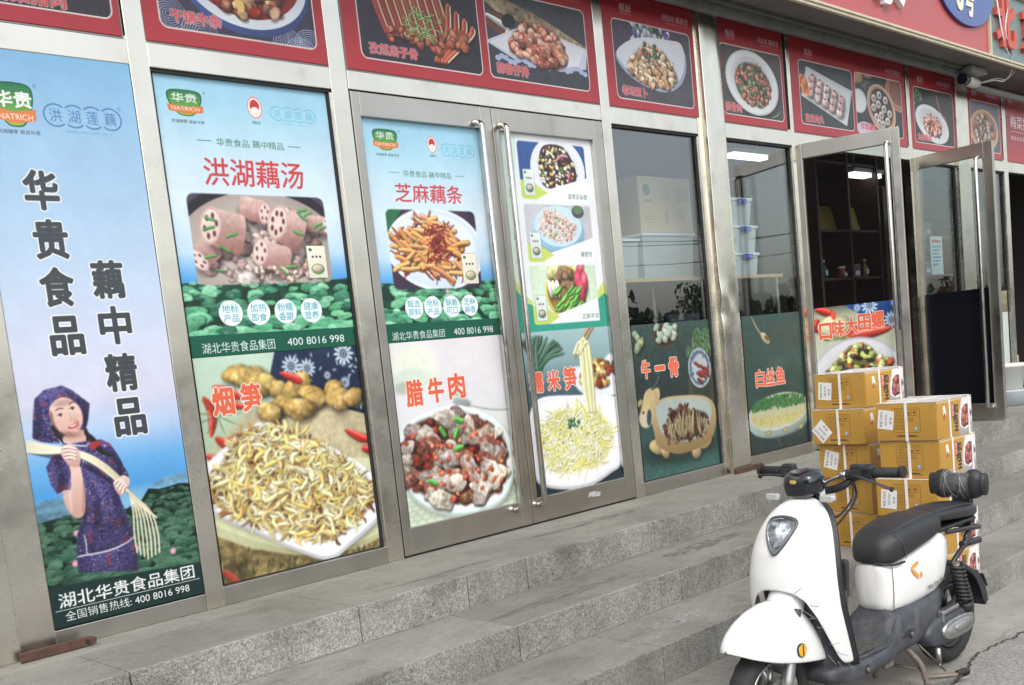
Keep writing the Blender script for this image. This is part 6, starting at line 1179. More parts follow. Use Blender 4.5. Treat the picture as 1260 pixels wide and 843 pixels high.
def carton(label, loc, rz, lab=None):
    t = thing('strapped_carton', label, 'carton', loc, rz, 'strapped yellow cartons stacked on the steps')
    m = MB(); m.box(.0005, D__, .0005, W_, .0005, H_-.0015); m.build('carton_body', CYEL, t, bevel=.003, seg=2)
    m = MB(); m.box(-.0008, D__+.0005, -.0008, W_+.0005, H_-.0014, H_+.0006); m.build('top_film', FILM, t)
    PF = Plane((0, W_, 0), (0, -1, 0), (0, 0, 1), (-1, 0, 0)); PS = Plane((0, 0, 0), (1, 0, 0), (0, 0, 1), (0, -1, 0))
    print_sheet('front_print', Cv_lite(.003, W_-.003, .003, H_-.004, bf), t, PF, .0004, .0003, matr=MF); print_sheet('side_print', Cv_lite(.003, D__-.003, .003, H_-.004, bs), t, PS, .0004, .0003, matr=MS)
    m = MB(); y = W_-.162; m.box(-.0035, -.0012, y-.007, y+.007, -.001, H_+.001); m.box(-.0035, D__+.003, y-.007, y+.007, H_+.0012, H_+.003); m.box(D__+.0008, D__+.003, y-.007, y+.007, 0, H_+.001); m.build('strap', STRAP, t)
    for x in (.118, .30): m = MB(); m.box(x-.006, x+.006, -.0035, -.0012, -.001, H_+.001); m.box(x-.006, x+.006, -.0035, W_+.003, H_+.0034, H_+.005); m.build('strap', STRAP, t)
    if lab:
        cx, cz, s, rot = lab
        c, n = math.cos(rot), math.sin(rot); PL = Plane(PF.at(cx, cz, .0006), PF.u*c+PF.v*n, PF.v*c-PF.u*n, PF.n); m = MB(); m.add([PL.at(a, b, d) for a, b in ((-s/2, -s*.55), (s/2, -s*.55), (s/2, s*.55), (-s/2, s*.55)) for d in (0, .0006)], [(0, 2, 4, 6), (1, 7, 5, 3), (0, 1, 3, 2), (2, 3, 5, 4), (4, 5, 7, 6), (6, 7, 1, 0)])
        PLs = Plane(PL.o, PL.u*s, PL.v*s, PL.n); print_sheet('shipping_label', lb, t, PLs, .0005, .0005, matr=ML)
    return t
class Cv_lite:
    def __init__(s, a, b, c, d, src): s.x0, s.x1, s.z0, s.z1 = a, b, c, d
R_ = math.radians
labs = ['topmost yellow carton of the left stack, white label upright at its left', 'second carton from the top of the left stack, its white label turned on its corner', 'middle carton of the left stack, white label low and tilted', 'fourth carton from the top of the left stack behind the handlebar', 'bottom carton of the left stack standing on the third step']
s1 = [(.065, .095, .085, -.1), (.058, .07, .088, .75), (.075, .10, .088, -.22), (.04, .10, .07, 0), None]
for k in range(5): j = [(.0, .0, 0), (-.028, .006, .02), (0, -.004, .015), (.02, .01, -.05), (.03, 0, .03)][k]; carton(labs[k], (5.045+j[0], -1.347+j[1], -.3+.187*(4-k)), R_(-8)+j[2], s1[k])
labs = ['topmost yellow carton of the right stack, white label at its left edge', 'second carton from the top of the right stack, no label on its front', 'middle carton of the right stack with a label beside the brake lever', 'fourth carton from the top of the right stack behind the scooter seat', 'bottom carton of the right stack behind the scooter tail']
s2 = [(.052, .105, .085, -.12), None, (.066, .085, .085, -.08), None, None]
for k in range(5): j = [(0, 0, 0), (.008, 0, -.02), (-.012, .012, .03), (.01, 0, 0), (.0, 0, 0)][k]; carton(labs[k], (4.853+j[0], -1.800+j[1], -.45+.186*(4-k)), R_(-4.5)+j[2], s2[k])
# ------------------------------------------------------------------ small things along the front
RUST = mat('rusty_iron', (.085, .042, .028), .85, noise=(40, .4), stain=(18, (.06, .03, .02), .5, .6))
for lab, x0, x1, y in (('rusty iron foot strip on the granite below the woman poster', 1.205, 1.475, -.115), ('rusty iron foot strip at the foot of the dented steel column', 5.66, 5.98, -.09)):
    t = thing('iron_strip', lab, 'metal strip'); m = MB(); m.prism([(x0, .002), (x1-.02, .002), (x1, .012), (x1, .028), (x1-.02, .036), (x0, .036)], y, y+.02); m.build('strip', RUST, t, bevel=.002); m = MB(); m.disc((x1-.035, y-.001, .020), (0, 1, 0), .009, .003, 14); m.build('bolt_hole', DARK, t)
t = thing('sticker', 'torn silver sticker on the bottom rail of the right door', 'sticker'); m = MB(); m.add([(4.30, -.0312, .078), (4.40, -.0312, .070), (4.41, -.0312, .092), (4.36, -.0312, .104), (4.31, -.0312, .102)], [(0, 1, 2, 3, 4)]); m.build('foil', mat('foil', (.7, .72, .74), .3, .6, noise=(60, .4)), t)
t = thing('security_camera', 'white bullet security camera hanging under the canopy by the steel column', 'camera')
a = Vector((9.13, -.24, 2.80)); b_ = Vector((9.60, -.16, 2.83)); d = (b_-a).normalized()
m = MB(); m.tube([a+d*.06, b_], .042, 18); m.build('camera_body', mat('camera_white', (.62, .6, .55), .4), t, bevel=.004); m = MB(); m.tube([a-d*.02, a+d*.10], [.044, .047], 18); m.build('lens_hood', mat('lens_black', (.01, .01, .015), .15), t, bevel=.003)
m = MB(); m.tube([b_-d*.05+Vector((0, 0, .04)), b_+Vector((-.04, 0, .10)), b_+Vector((-.04, 0, .15))], .014, 10); m.build('bracket', mat('bracket_grey', (.25, .25, .24), .5), t)
m = MB(); m.tube([tuple(v) for v in crm([b_, b_+Vector((.14, -.1, .02)), (9.86, -.3, 2.85), (9.78, -.40, 2.93), (9.4, -.48, 3.1), (9.30, -.47, 3.5)], False, 8)], .006, 6); m.tube([tuple(v) for v in crm([b_, b_+Vector((.18, -.1, .04)), (9.92, -.3, 2.87), (9.82, -.42, 2.95), (9.46, -.48, 3.15), (9.62, -.47, 3.5)], False, 8)], .005, 6); m.build('cable', WR, t)
m = MB(); m.box(9.18, 9.5, -.3, -.2, 2.86, 2.908); m.build('junction_box', mat('bracket_grey', (.25, .25, .24), .5), t, bevel=.006)
t = thing('plastic_tub', 'clear plastic tub on the granite under the white bucket', 'tub'); m = MB(); m.loft([[(9.95+r*math.cos(a), -.16+r*math.sin(a), z) for a in np.linspace(0, 6.28, 25)[:-1]] for r, z in ((.17, .004), (.20, .13), (.205, .14))]); m.build('tub_body', CLRB, t)
t = thing('plastic_bucket', 'white plastic bucket standing on a clear tub beside the far door', 'bucket'); m = MB(); m.loft([[(9.98+r*math.cos(a), -.16+r*math.sin(a), z) for a in np.linspace(0, 6.28, 25)[:-1]] for r, z in ((.12, .145), (.15, .345), (.163, .348), (.163, .375), (.148, .377))]); m.build('bucket_body', mat('bucket_white', (.66, .66, .62), .4), t)
for k, (z, lab) in enumerate(((.003, 'brown carton at the bottom of the pair in the right doorway'), (.40, 'brown carton on top of the pair in the right doorway'))): t = thing('cardboard_box', lab, 'box'); m = MB(); m.box(10.85, 11.35, .25+.03*k, .65, z, z+.39); m.build('carton', CARD, t, bevel=.004); m = MB(); m.box(10.86, 11.34, .24+.03*k, .249+.03*k, z+.19, z+.21); m.build('tape', mat('tape', (.5, .38, .22), .3), t); m = MB(); m.box(10.87, 10.92, .24+.03*k, .249+.03*k, z+.27, z+.33); m.build('red_mark', INK['red'], t)
t = thing('door_curtain', 'clear plastic strip curtain hanging in the right doorway', 'curtain'); 
for k in range(2): m = MB(); m.box(10.60+.10*k, 10.68+.10*k, .05, .053, .02, 2.15); m.build('curtain_strip', CLRB, t)
t = thing('weed', 'small green weed at the foot of the second riser', 'plant')
for k in range(6): a = k; m = MB(); c0 = Vector((4.33, -1.055, -.298)); v = Vector((math.cos(a), math.sin(a)*.4, .5)).normalized()*.03; s_ = Vector((-math.sin(a), math.cos(a), 0))*.007; m.add([c0, c0+v*.5+s_, c0+v, c0+v*.5-s_], [(0, 1, 2, 3)]); m.build('leaf', mat('weed_green', (.06, .16, .03), .6), t)
# ------------------------------------------------------------------ across the street: what the glass mirrors
random.seed(3); FOL = [mat('foliage_dark', (.035, .06, .025), .8), mat('foliage_mid', (.06, .09, .035), .8)]; BARK = mat('bark', (.09, .07, .055), .9)
def tree(label, x, y, h):
    t = thing('street_tree', label, 'tree', (x, y, -.6)); m = MB(); m.tube([(0, 0, 0), (.1, 0, h*.4), (0, .1, h*.75)], [.16, .11, .05], 8)
    for k in range(5): a = k*1.3; m.tube([(0, 0, h*.38), (math.cos(a)*h*.2, math.sin(a)*h*.2, h*(.6+.06*k))], [.07, .02], 6)
    m.build('trunk', BARK, t)
    for q in range(2):
        m = MB()
        for _ in range(420):
            th, ph, r = random.uniform(0, 6.28), random.uniform(-1, 1), h*.36*random.random()**.4; cl = random.choice([(0, 0, .7), (.15, .1, .6), (-.16, 0, .62), (0, -.15, .8)])
            c = Vector((cl[0]*h+r*.7*math.cos(th), cl[1]*h+r*.7*math.sin(th), cl[2]*h+r*.55*ph)); s = random.uniform(.12, .3); R = Euler((random.uniform(0, 3), random.uniform(0, 3), 0)).to_matrix(); m.add([c+R@Vector(v)*s for v in ((-1, 0, 0), (0, -.5, 0), (1, 0, 0), (0, .5, 0))], [(0, 1, 2, 3)])
        m.build('crown', FOL[q], t)
tree('round street tree across the road, mirrored in the window above the cow dish poster', 38, -30, 5.4); tree('dark street tree across the road, mirrored in the far door glass', 70, -46, 6.5); tree('low bushy tree across the road, farthest along the street', 95, -36, 5.0); tree('street tree nearest the camera side of the road', 22, -26, 4.4)
t = thing('added_reflection_block', 'added dark brick block out of view, placed to darken the open door glass', 'building'); m = MB(); m.box(-46, -34, -34, 6, -.6, 9); m.build('wall', mat('far_brick', (.07, .05, .042), .9, noise=(1, .3)), t)  # invented unseen block, gives the open door leaf something dark to mirror
for k in range(6): m = MB(); m.box(-33.99, -33.9, -30+6*k, -27.5+6*k, 1.6, 3.6); m.build('window', mat('far_window', (.03, .035, .04), .2), t)
m = MB(); m.box(-46.3, -33.7, -34.3, 6.3, 9.001, 9.5); m.build('roof', mat('far_roof', (.1, .1, .1), .8), t)
random.seed(12); m = MB()
for k in range(2600):
    x = random.uniform(-30, 170); hh = 3.9+.5*math.sin(x*.21)+.35*math.sin(x*.57+1)+.25*math.sin(x*1.3); z = -.6+(hh+.6)*random.random()**.7; y = -54+random.uniform(-1.2, 1.2); s = random.uniform(.35, .8); R = Euler((random.uniform(0, 3), random.uniform(0, 3), 0)).to_matrix(); c0 = Vector((x, y, z)); m.add([c0+R@Vector(v)*s for v in ((-1, 0, 0), (-.3, -.7, 0), (.6, -.5, 0), (1, .1, 0), (.2, .8, 0))], [(0, 1, 2, 3, 4)])
m.box(-30, 170, -55.5, -55, -.6, 3.0); o = m.build('tree_belt', FOL[0]); tag(o, 'dark belt of trees and hedge far across the road, seen only mirrored in glass', 'trees', kind='stuff')
m = MB(); m.box(-60, 160, -60, -58, -.6, 1.9); t = thing('far_wall', 'long grey boundary wall across the road seen only in reflections', 'wall'); m.build('wall_body', mat('far_wall_grey', (.22, .21, .2), .9, noise=(1, .3)), t)
for k, (x, y) in enumerate(((20, -34), (75, -34))): t = thing('utility_pole', ['concrete utility pole across the road, the nearer one', 'concrete utility pole across the road, the farther one'][k], 'pole', (x, y, -.6)); m = MB(); m.tube([(0, 0, 0), (0, 0, 10)], [.17, .11], 10); m.build('pole', mat('pole_concrete', (.3, .29, .27), .9), t); m = MB(); m.box(-.05, .05, -.9, .9, 9.3, 9.4); m.build('cross_arm', BARK, t)
for k, (dy, z) in enumerate(((-.8, 8.8), (.8, 8.8), (0, 7.6))):
    t = thing('power_line', ['power line on the road side of the poles', 'power line on the field side of the poles', 'lower cable strung between the poles'][k], 'cable'); m = MB(); m.tube([(x, -34+dy, z-2.2*(1-((x-47.5)/27.5)**2)) for x in np.linspace(-35, 130, 40) if abs(x-47.5) < 28], .03, 5); m.build('wire', DARK, t)
# ------------------------------------------------------------------ the white electric scooter
# x forward, y to its left (towards the camera), z up, origin on the ground under the rear axle
SC = thing('electric_scooter', 'white electric scooter with a black saddle parked in front of the cartons', 'scooter', (4.272, -2.047, -.583), math.radians(176.475))
WHITE = mat('scooter_white', (.78, .78, .765), .22, noise=(30, .02), coat=.5, stain=(5, (.50, .47, .42), .66, .86)); BLK = mat('scooter_black', (.022, .024, .028), .42, noise=(12, .25)); DUSTY = mat('dusty_black', (.05, .055, .065), .55, noise=(14, .45), stain=(9, (.13, .125, .115), .52, .75)); LEATH = mat('saddle_leather', (.022, .023, .025), .38, noise=(260, .12), bump=(420, .25))
RUB = mat('tyre_rubber', (.022, .022, .022), .75, noise=(40, .3)); ALU = mat('cast_aluminium', (.42, .42, .41), .35, .9, noise=(20, .2)); CHR = mat('chrome', (.7, .71, .72), .08, 1.); GREY = mat('grey_plastic', (.30, .31, .32), .4); RUSTY = mat('dirty_steel', (.20, .17, .14), .6, .5, noise=(40, .35))
AMB = mat('amber_reflector', (.85, .42, .02), .12, coat=1, bump=(300, .4)); LENS = glass('lamp_lens', (.9, .93, .96), 1.7)
def itp(x, xs, ys): return float(np.interp(x, xs, ys))
def wheel(x, name_, lab, tw, steer=0):
    m = MB(); R, r = .2, .034*tw; N, K = 44, 14; rings = []
    for i in range(N):
        a = 2*math.pi*i/N; ring = []
        for k in range(K):
            b = 2*math.pi*k/K; rr = .166+r*math.cos(b)*(1 if math.cos(b) > 0 else .8); y = .045*tw*math.sin(b)*abs(math.sin(b))**-.25 if abs(math.sin(b)) > .01 else 0
            if math.cos(b) > .5 and i % 2 and abs(math.sin(b)) > .2: rr -= .003
            ring.append((x+rr*math.cos(a), y, .2+rr*math.sin(a)))
        rings.append(ring)
    rings.append(rings[0]); m.loft(rings, caps=False); w = m.build('wheel', ALU, SC) if 0 else None
    W = MB(); rim = []
    for i in range(41):
        a = 2*math.pi*i/40; rim.append([(x+q*math.cos(a), y, .2+q*math.sin(a)) for q, y in ((.137, -.028), (.132, -.031), (.124, -.024), (.118, -.012), (.118, .012), (.124, .024), (.132, .031), (.137, .028))])
    W.loft(rim, caps=False); W.disc((x, 0, .2), (0, 1, 0), .034, .075, 20); W.disc((x, .028, .2), (0, 1, 0), .062, .004, 24)
    for k in range(5):
        a = k*1.2566+.3
        for s in (-.22, .22):
            p = [(x+.03*math.cos(a), 0, .2+.03*math.sin(a)), (x+.07*math.cos(a+s*.6), .004, .2+.07*math.sin(a+s*.6)), (x+.122*math.cos(a+s), 0, .2+.122*math.sin(a+s))]; W.tube(p, [.014, .010, .009], 8)
    o = W.build('wheel', ALU if x > .5 else mat('dark_alloy', (.06, .06, .062), .45, .5, noise=(20, .2)), SC); m.build('tyre', RUB, o); a = MB(); a.tube([(x, -.07, .2), (x, .07, .2)], .011, 12); a.build('axle', CHR, o)
    return o
fwheel = wheel(1.245, 0, 0, 1); rwheel = wheel(0, 0, 0, 1.05)
# brake disc and calliper, fork legs
m = MB(); m.disc((1.245, .048, .2), (0, 1, 0), .075, .003, 30); m.build('brake_disc', ALU, SC)
m = MB(); m.boxc((1.20, .055, .255), (.045, .03, .035), Euler((0, .6, 0))); m.tube([(1.19, .058, .27), (1.17, .062, .32), (1.16, .06, .40)], .005, 8); m.tube([(1.175, .06, .30), (1.172, .06, .33)], .009, 8); m.build('brake_caliper', GREY, SC, bevel=.004)
for s in (1, -1):
    m = MB(); m.tube([(1.245, s*.066, .195), (1.215, s*.066, .27), (1.19, s*.066, .34), (1.13, s*.062, .50)], [.021, .022, .0205, .0165], 14); m.disc((1.245, s*.07, .2), (0, 1, 0), .024, .03, 16); m.build('fork_leg', ALU, SC)
m = MB(); m.tube([(1.13, 0, .50), (.87, 0, .90)], .03, 14); m.build('steering_column', BLK, SC)
# front mudguard: a deep rounded hood
def sect(x, hw, zb, zt, n=20, p=2.4, y0=0.):
    out = []
    for k in range(n+1):
        t = math.pi*k/n; c, s_ = math.cos(t), math.sin(t); out.append((x, y0+hw*math.copysign(abs(c)**(2/p), c), zb+(zt-zb)*abs(s_)**(2/p)))
    return out
fx = [1.462, 1.455, 1.44, 1.41, 1.36, 1.30, 1.235, 1.17, 1.11, 1.06, 1.03, 1.02]
ft = [.425, .436, .452, .478, .506, .527, .538, .538, .520, .475, .40, .345]; fb = [.418, .414, .407, .392, .372, .352, .336, .322, .312, .304, .300, .298]; fh = [.004, .022, .040, .062, .082, .096, .106, .111, .113, .110, .104, .10]
rings = []
for k in range(23): x = 1.462-(1.462-1.02)*(k/22)**1.25; xi = fx[::-1]; rings.append(sect(x, itp(x, xi, fh[::-1]), itp(x, xi, fb[::-1]), itp(x, xi, ft[::-1]), 22, 2.2))
m = MB(); m.loft(rings, closed=False); MG = m.build('front_mudguard', WHITE, SC, solid=.006, sub=1)
m = MB(); rings = []
for k in range(9): t = k/8; x = 1.125-.06*t; z = .48+.11*t; r = .072-.014*t; rings.append([(x+r*.80*math.cos(a), (r+.004)*math.sin(a), z+.25*r*math.cos(a)) for a in np.linspace(0, 2*math.pi, 21)[:-1]])
m.loft(rings); m.build('fork_cover', WHITE, SC, sub=1)
for s in (1, -1):
    m = MB(); m.disc((1.185, s*.1105, .372), (0, 1, 0), .0215, .010, 26); m.build('reflector', AMB, SC); m = MB(); m.disc((1.185, s*.109, .372), (0, 1, 0), .0245, .008, 26); m.boxc((1.185, s*.1165, .372), (.004, .002, .04)); m.build('reflector_ring', BLK, SC)
# leg shield
ZS = [.27, .33, .40, .50, .60, .69, .76, .81, .845, .862, .870]
HW = [.168, .172, .176, .178, .174, .162, .142, .116, .082, .048, .012]; UE = [.955, .975, 1.0, 1.03, 1.035, 1.02, .995, .972, .955, .945, .94]; UC = [1.10, 1.125, 1.145, 1.158, 1.155, 1.138, 1.105, 1.07, 1.03, .995, .965]
def shield(z, th):
    hw, ue, uc = itp(z, ZS, HW), itp(z, ZS, UE), itp(z, ZS, UC); s_, c = math.sin(th), math.cos(th); return (ue+(uc-ue)*abs(c)**.75, hw*s_, z)
def on_shield(y, z):
    hw, ue, uc = itp(z, ZS, HW), itp(z, ZS, UE), itp(z, ZS, UC); s_ = max(-1, min(1, y/hw)); return ue+(uc-ue)*(1-s_*s_)**.375
THB = [0, 20, 36, 48, 57, 64, 70, 76, 90]; ZB = [.565, .558, .532, .480, .42, .36, .305, .285, .28]
cols_ = []
TH = np.radians(np.concatenate([np.linspace(-90, -50, 13), np.linspace(-46, 46, 21), np.linspace(50, 90, 13)]))
for th in TH:
    zb = itp(abs(math.degrees(th)), THB, ZB); zb = zb; cols_.append([shield(zb+(.870-zb)*(1-(1-k/26)**1.3), th) for k in range(27)])
m = MB(); n = 27
m.add([p for c in cols_ for p in c], [(i*n+k, (i+1)*n+k, (i+1)*n+k+1, i*n+k+1) for i in range(len(cols_)-1) for k in range(n-1)], True)
SHLD = m.build('leg_shield', WHITE, SC, solid=.007, sub=1)
# dark inner shield behind it
m = MB(); rings = []
for z in np.linspace(.26, .86, 16):
    hw, ue = itp(z, ZS, HW)*.985, itp(z, ZS, UE)+.004; rings.append([(ue+.012-.05*(abs(math.sin(t))**6), hw*math.sin(t)*1.0, z) for t in np.linspace(-math.pi/2, math.pi/2, 15)]+[(ue-.035-.02*math.cos(t), hw*math.sin(t), z) for t in np.linspace(math.pi/2, -math.pi/2, 15)][0:15])
m.loft(rings); m.build('inner_shield', BLK, SC)
m = MB(); m.loft([[(x0, y0*s_, z) for x0, y0 in ((.93, -.14), (.89, -.13), (.885, .13), (.93, .14))] for z, s_ in ((.48, .8), (.50, .95), (.62, 1.0), (.635, 1.0))], smooth=False); m.build('glove_box', BLK, SC, bevel=.012)
m = MB(); m.tube(crm([(.90, .05, .635), (.885, .05, .665), (.90, .07, .67), (.91, .08, .635)], False, 5), .004, 8); m.build('bag_hook', CHR, SC)
# front wheel housing, dark, behind the mudguard
m = MB(); rings = []
for k in range(9): t = k/8; z = .20+.33*t; rings.append([(.985+.02*t-.02, -.15, z), (.965+.05*t, -.14, z), (1.03+.05*t, -.10, z), (1.02+.08*t, 0, z), (1.03+.05*t, .10, z), (.965+.05*t, .14, z), (.985+.02*t-.02, .15, z), (.93, .14, z), (.93, -.14, z)])
m.loft(rings); m.build('wheel_housing', DUSTY, SC, bevel=.004)
# headlight: rounded triangle following the shield
HLo = [(-.068, .792), (-.052, .812), (0, .819), (.05, .812), (.070, .795), (.066, .770), (.044, .728), (.018, .694), (0, .684), (-.018, .694), (-.044, .728), (-.064, .768)]
HLs = [(y*.88-.010, .755+(z-.755)*.92) for y, z in crm(HLo, True, 5)]; hc = (-.01, .755)
def hring(s_, d): return [(on_shield(hc[0]+(y-hc[0])*s_, hc[1]+(z-hc[1])*s_)+d, hc[0]+(y-hc[0])*s_, hc[1]+(z-hc[1])*s_) for y, z in HLs]
m = MB(); m.loft([hring(1.07, -.006), hring(1.06, .006), hring(1.0, .009), hring(.94, .006), hring(.90, -.004)], caps=False); HL = m.build('headlight', mat('lamp_bezel', (.10, .10, .10), .25, .3), SC)
m = MB(); m.loft([hring(.95, .004), hring(.90, .006), hring(.85, .004)], caps=False); m.build('chrome_ring', CHR, HL)
m = MB(); m.loft([hring(.86, .004), hring(.6, .0005), hring(.3, .0), hring(.05, .0)]); m.build('reflector_bowl', mat('bowl', (.80, .82, .84), .18, .6, noise=(60, .5)), HL)
m = MB(); m.loft([hring(.93, .006), hring(.7, .013), hring(.35, .016), hring(.03, .017)]); m.build('lens', LENS, HL)
for k in range(3):
    a = math.pi/2+k*2*math.pi/3; m = MB(); P = [(0, .0), (.008, .010), (.0, .026), (-.008, .010)]; c, s_ = math.cos(a-math.pi/2), math.sin(a-math.pi/2)
    vs = [(on_shield(0, .75)+dd, -.01+u*c-v*s_, .750+u*s_+v*c) for dd in (.016, .020) for u, v in P]; m.add(vs, [(0, 1, 2, 3), (7, 6, 5, 4), (0, 4, 5, 1), (1, 5, 6, 2), (2, 6, 7, 3), (3, 7, 4, 0)]); m.build('lamp_emblem', GREY, HL)
# cockpit, handlebar, controls
m = MB(); rings = []
for k in range(9):
    t = k/8; x = 1.000-.115*t; w_ = [.044, .060, .067, .069, .070, .070, .067, .060, .045][k]; zt = .952+.018*min(1, t*2)-.006*t; zb = .866+.006*t; rings.append([(x+(.0 if s_ > 0 else .0), w_*math.copysign(abs(math.cos(a))**.6, math.cos(a)), (zt+zb)/2+(zt-zb)/2*math.copysign(abs(math.sin(a))**.6, math.sin(a))) for a in np.linspace(0, 2*math.pi, 25)[:-1] for s_ in (1,)])
m.loft(rings); m.build('instrument_cover', mat('gloss_black', (.012, .014, .02), .14, coat=.6), SC, sub=1)
m = MB(); m.add([(1.004, .03*a, .905+.012*b) for a, b in ((-1, .8), (-.5, 1.3), (.5, 1.3), (1, .8), (.6, -.6), (-.6, -.6))], [(0, 1, 2, 3, 4, 5)]); m.v = [(1.0035, y*.55-.004, .925+(z-.905)*.6) for _, y, z in m.v]; m.build('front_badge', INK['gold'], SC)
m = MB(); m.tube([(.86, 0, .86), (.86, 0, .90)], .035, 14); m.tube(crm([(.80, -.19, .930), (.81, -.14, .925), (.85, -.08, .885), (.86, 0, .875), (.85, .08, .885), (.81, .14, .925), (.80, .19, .930)], False, 5), .0145, 12); m.build('handlebar', BLK, SC)
for s in (1, -1):
    m = MB(); m.tube([(.80, s*.19, .932), (.795, s*.21, .934), (.788, s*.298, .937)], [.0185, .0175, .0165], 16); m.tube([(.788, s*.294, .937), (.7875, s*.306, .9372)], [.021, .021], 16)
    for k in range(9): m.tube([(.7935-.0008*k, s*(.212+.0085*k), .9342), (.7932-.0008*k, s*(.2155+.0085*k), .9343)], .0187, 14)
    m.build('grip', RUB, SC)
    m = MB(); m.boxc((.80, s*.165, .938), (.046, .058, .046), Euler((0, .2, s*.1))); m.boxc((.822, s*.145, .955), (.03, .05, .026)); m.build('switch_housing', BLK, SC, bevel=.007)
    m = MB(); m.boxc((.835, s*.135, .935), (.03, .06, .03)); m.tube(crm([(.84, s*.13, .932), (.852, s*.165, .927), (.848, s*.21, .912 if s > 0 else .928), (.835, s*.255, .890 if s > 0 else .924), (.828, s*.275, .882 if s > 0 else .92)], False, 4), [.009]*6+[.0075]*11, 10, flat=.6); m.tube([(.828, s*.273, .882 if s > 0 else .92), (.8275, s*.282, .880 if s > 0 else .919)], .0095, 10); m.build('brake_lever', BLK, SC, bevel=.004)
    m = MB(); m.loft([[(.975+a_*.012*q, s*(.085+l), .868+b_*.013*q) for a_, b_ in ((1, 1), (-1, 1), (-1, -1), (1, -1))] for l, q in ((0, .6), (.01, 1), (.05, 1), (.062, .5))], smooth=False); m.build('turn_signal', mat('smoke_lens', (.42, .43, .42), .15, coat=.5), SC, bevel=.004)
m = MB()
for P in ([(.84, .13, .935), (.90, .11, .93), (.93, .06, .90), (.93, .04, .84)], [(.83, .12, .92), (.87, .15, .86), (.91, .12, .80), (.93, .07, .78)], [(.84, -.13, .935), (.90, -.11, .94), (.93, -.06, .90), (.93, -.04, .84)], [(.82, .11, .93), (.80, .12, .85), (.86, .10, .78), (.92, .08, .74)]): q_ = MB(); q_.tube(crm(P, False, 6), .0042, 8); q_.build('brake_cable', DARK, SC)
m = MB(); m.tube(crm([(.87, .10, .93), (.90, .07, .915), (.915, .03, .90)], False, 5), .007, 10); m.disc((.865, .115, .935), (0, 1, 0), .013, .02, 12); m.build('cable_adjuster', CHR, SC)
m = MB(); m.tube([(.88, .03, .80), (.90, .03, .90)], .02, 12); m.build('column_tube', WHITE, SC)
# footboard and lower body
bx = [1.06, 1.0, .95, .85, .75, .66, .61, .56, .50, .42, .32, .24, .18]
bt = [.26, .285, .275, .262, .262, .268, .282, .315, .36, .36, .36, .36, .38]; bb = [.22, .19, .182, .178, .176, .174, .172, .168, .166, .166, .175, .205, .27]; bh = [.125, .15, .155, .156, .15, .14, .128, .118, .112, .108, .104, .10, .09]
rings = []
for x in np.linspace(1.06, .18, 26):
    hw, zb, zt = itp(x, bx[::-1], bh[::-1]), itp(x, bx[::-1], bb[::-1]), itp(x, bx[::-1], bt[::-1]); rings.append([(x, hw*math.copysign(abs(math.cos(a))**.45, math.cos(a))*(1-.22*max(0, -math.sin(a))**2), (zt+zb)/2+(zt-zb)/2*math.copysign(abs(math.sin(a))**.5, math.sin(a))) for a in np.linspace(0, 2*math.pi, 33)[:-1]])
m = MB(); m.loft(rings); FB = m.build('footboard', DUSTY, SC)
m = MB(); m.box(.665, .91, -.11, .11, .2605, .267); m.build('foot_mat', mat('mat_rubber', (.075, .072, .062), .8, noise=(70, .6), bump=(120, 1.)), SC, bevel=.003)
m = MB(); [m.tube([(.93, s*.142, .268), (.7, s*.136, .262), (.61, s*.118, .29), (.57, s*.11, .33)], .004, 8) for s in (1, -1)]; m.build('board_edge', DUSTY, SC)
m = MB(); rings = []
for z, x, hw in ((.25, .645, .118), (.28, .61, .108), (.31, .58, .096), (.335, .562, .080), (.36, .545, .05)): rings.append([(x-.0, hw*y, z) for y in (-1, -.6, 0, .6, 1)]+[(x-.15, hw*y, z) for y in (1, -1)])
m.loft(rings); m.build('battery_cover_foot', DUSTY, SC)
for x, z in ((.47, .25), (.86, .222)): m = MB(); m.disc((x, .108 if x < .7 else .150, z), (0, 1, 0), .017, .014, 18); m.build('bolt_recess', DARK, SC); m = MB(); m.disc((x, .116 if x < .7 else .157, z), (0, 1, 0), .009, .008, 12); m.build('bolt', RUSTY, SC)
# white rear body
sx = [.565, .56, .545, .52, .48, .42, .32, .22, .15, .10]; sh_ = [.03, .05, .072, .086, .095, .10, .104, .104, .10, .085]; sb = [.385, .365, .347, .337, .333, .333, .338, .346, .368, .43]; st = [.53, .535, .535, .532, .545, .555, .572, .588, .596, .585]
rings = []
for k in range(33):
    x = .565-.465*(k/32)**1.25; hw, zb, zt = [itp(x, sx[::-1], q[::-1]) for q in (sh_, sb, st)]; ring = []
    for a in np.linspace(0, 2*math.pi, 41)[:-1]:
        c, s_ = math.cos(a), math.sin(a); q = math.copysign(abs(s_)**.42, s_); y = hw*math.copysign(abs(c)**.5, c)*(1-.10*max(0, -q)); ring.append((x, y, (zt+zb)/2+(zt-zb)/2*q))
    rings.append(ring)
m = MB(); m.loft(rings); RB = m.build('rear_body', WHITE, SC)
m = MB(); m.tube([(.528, .0815, .53), (.528, .0835, .49), (.528, .0835, .42), (.528, .079, .35)], .0015, 6); m.build('body_seam', DARK, SC)
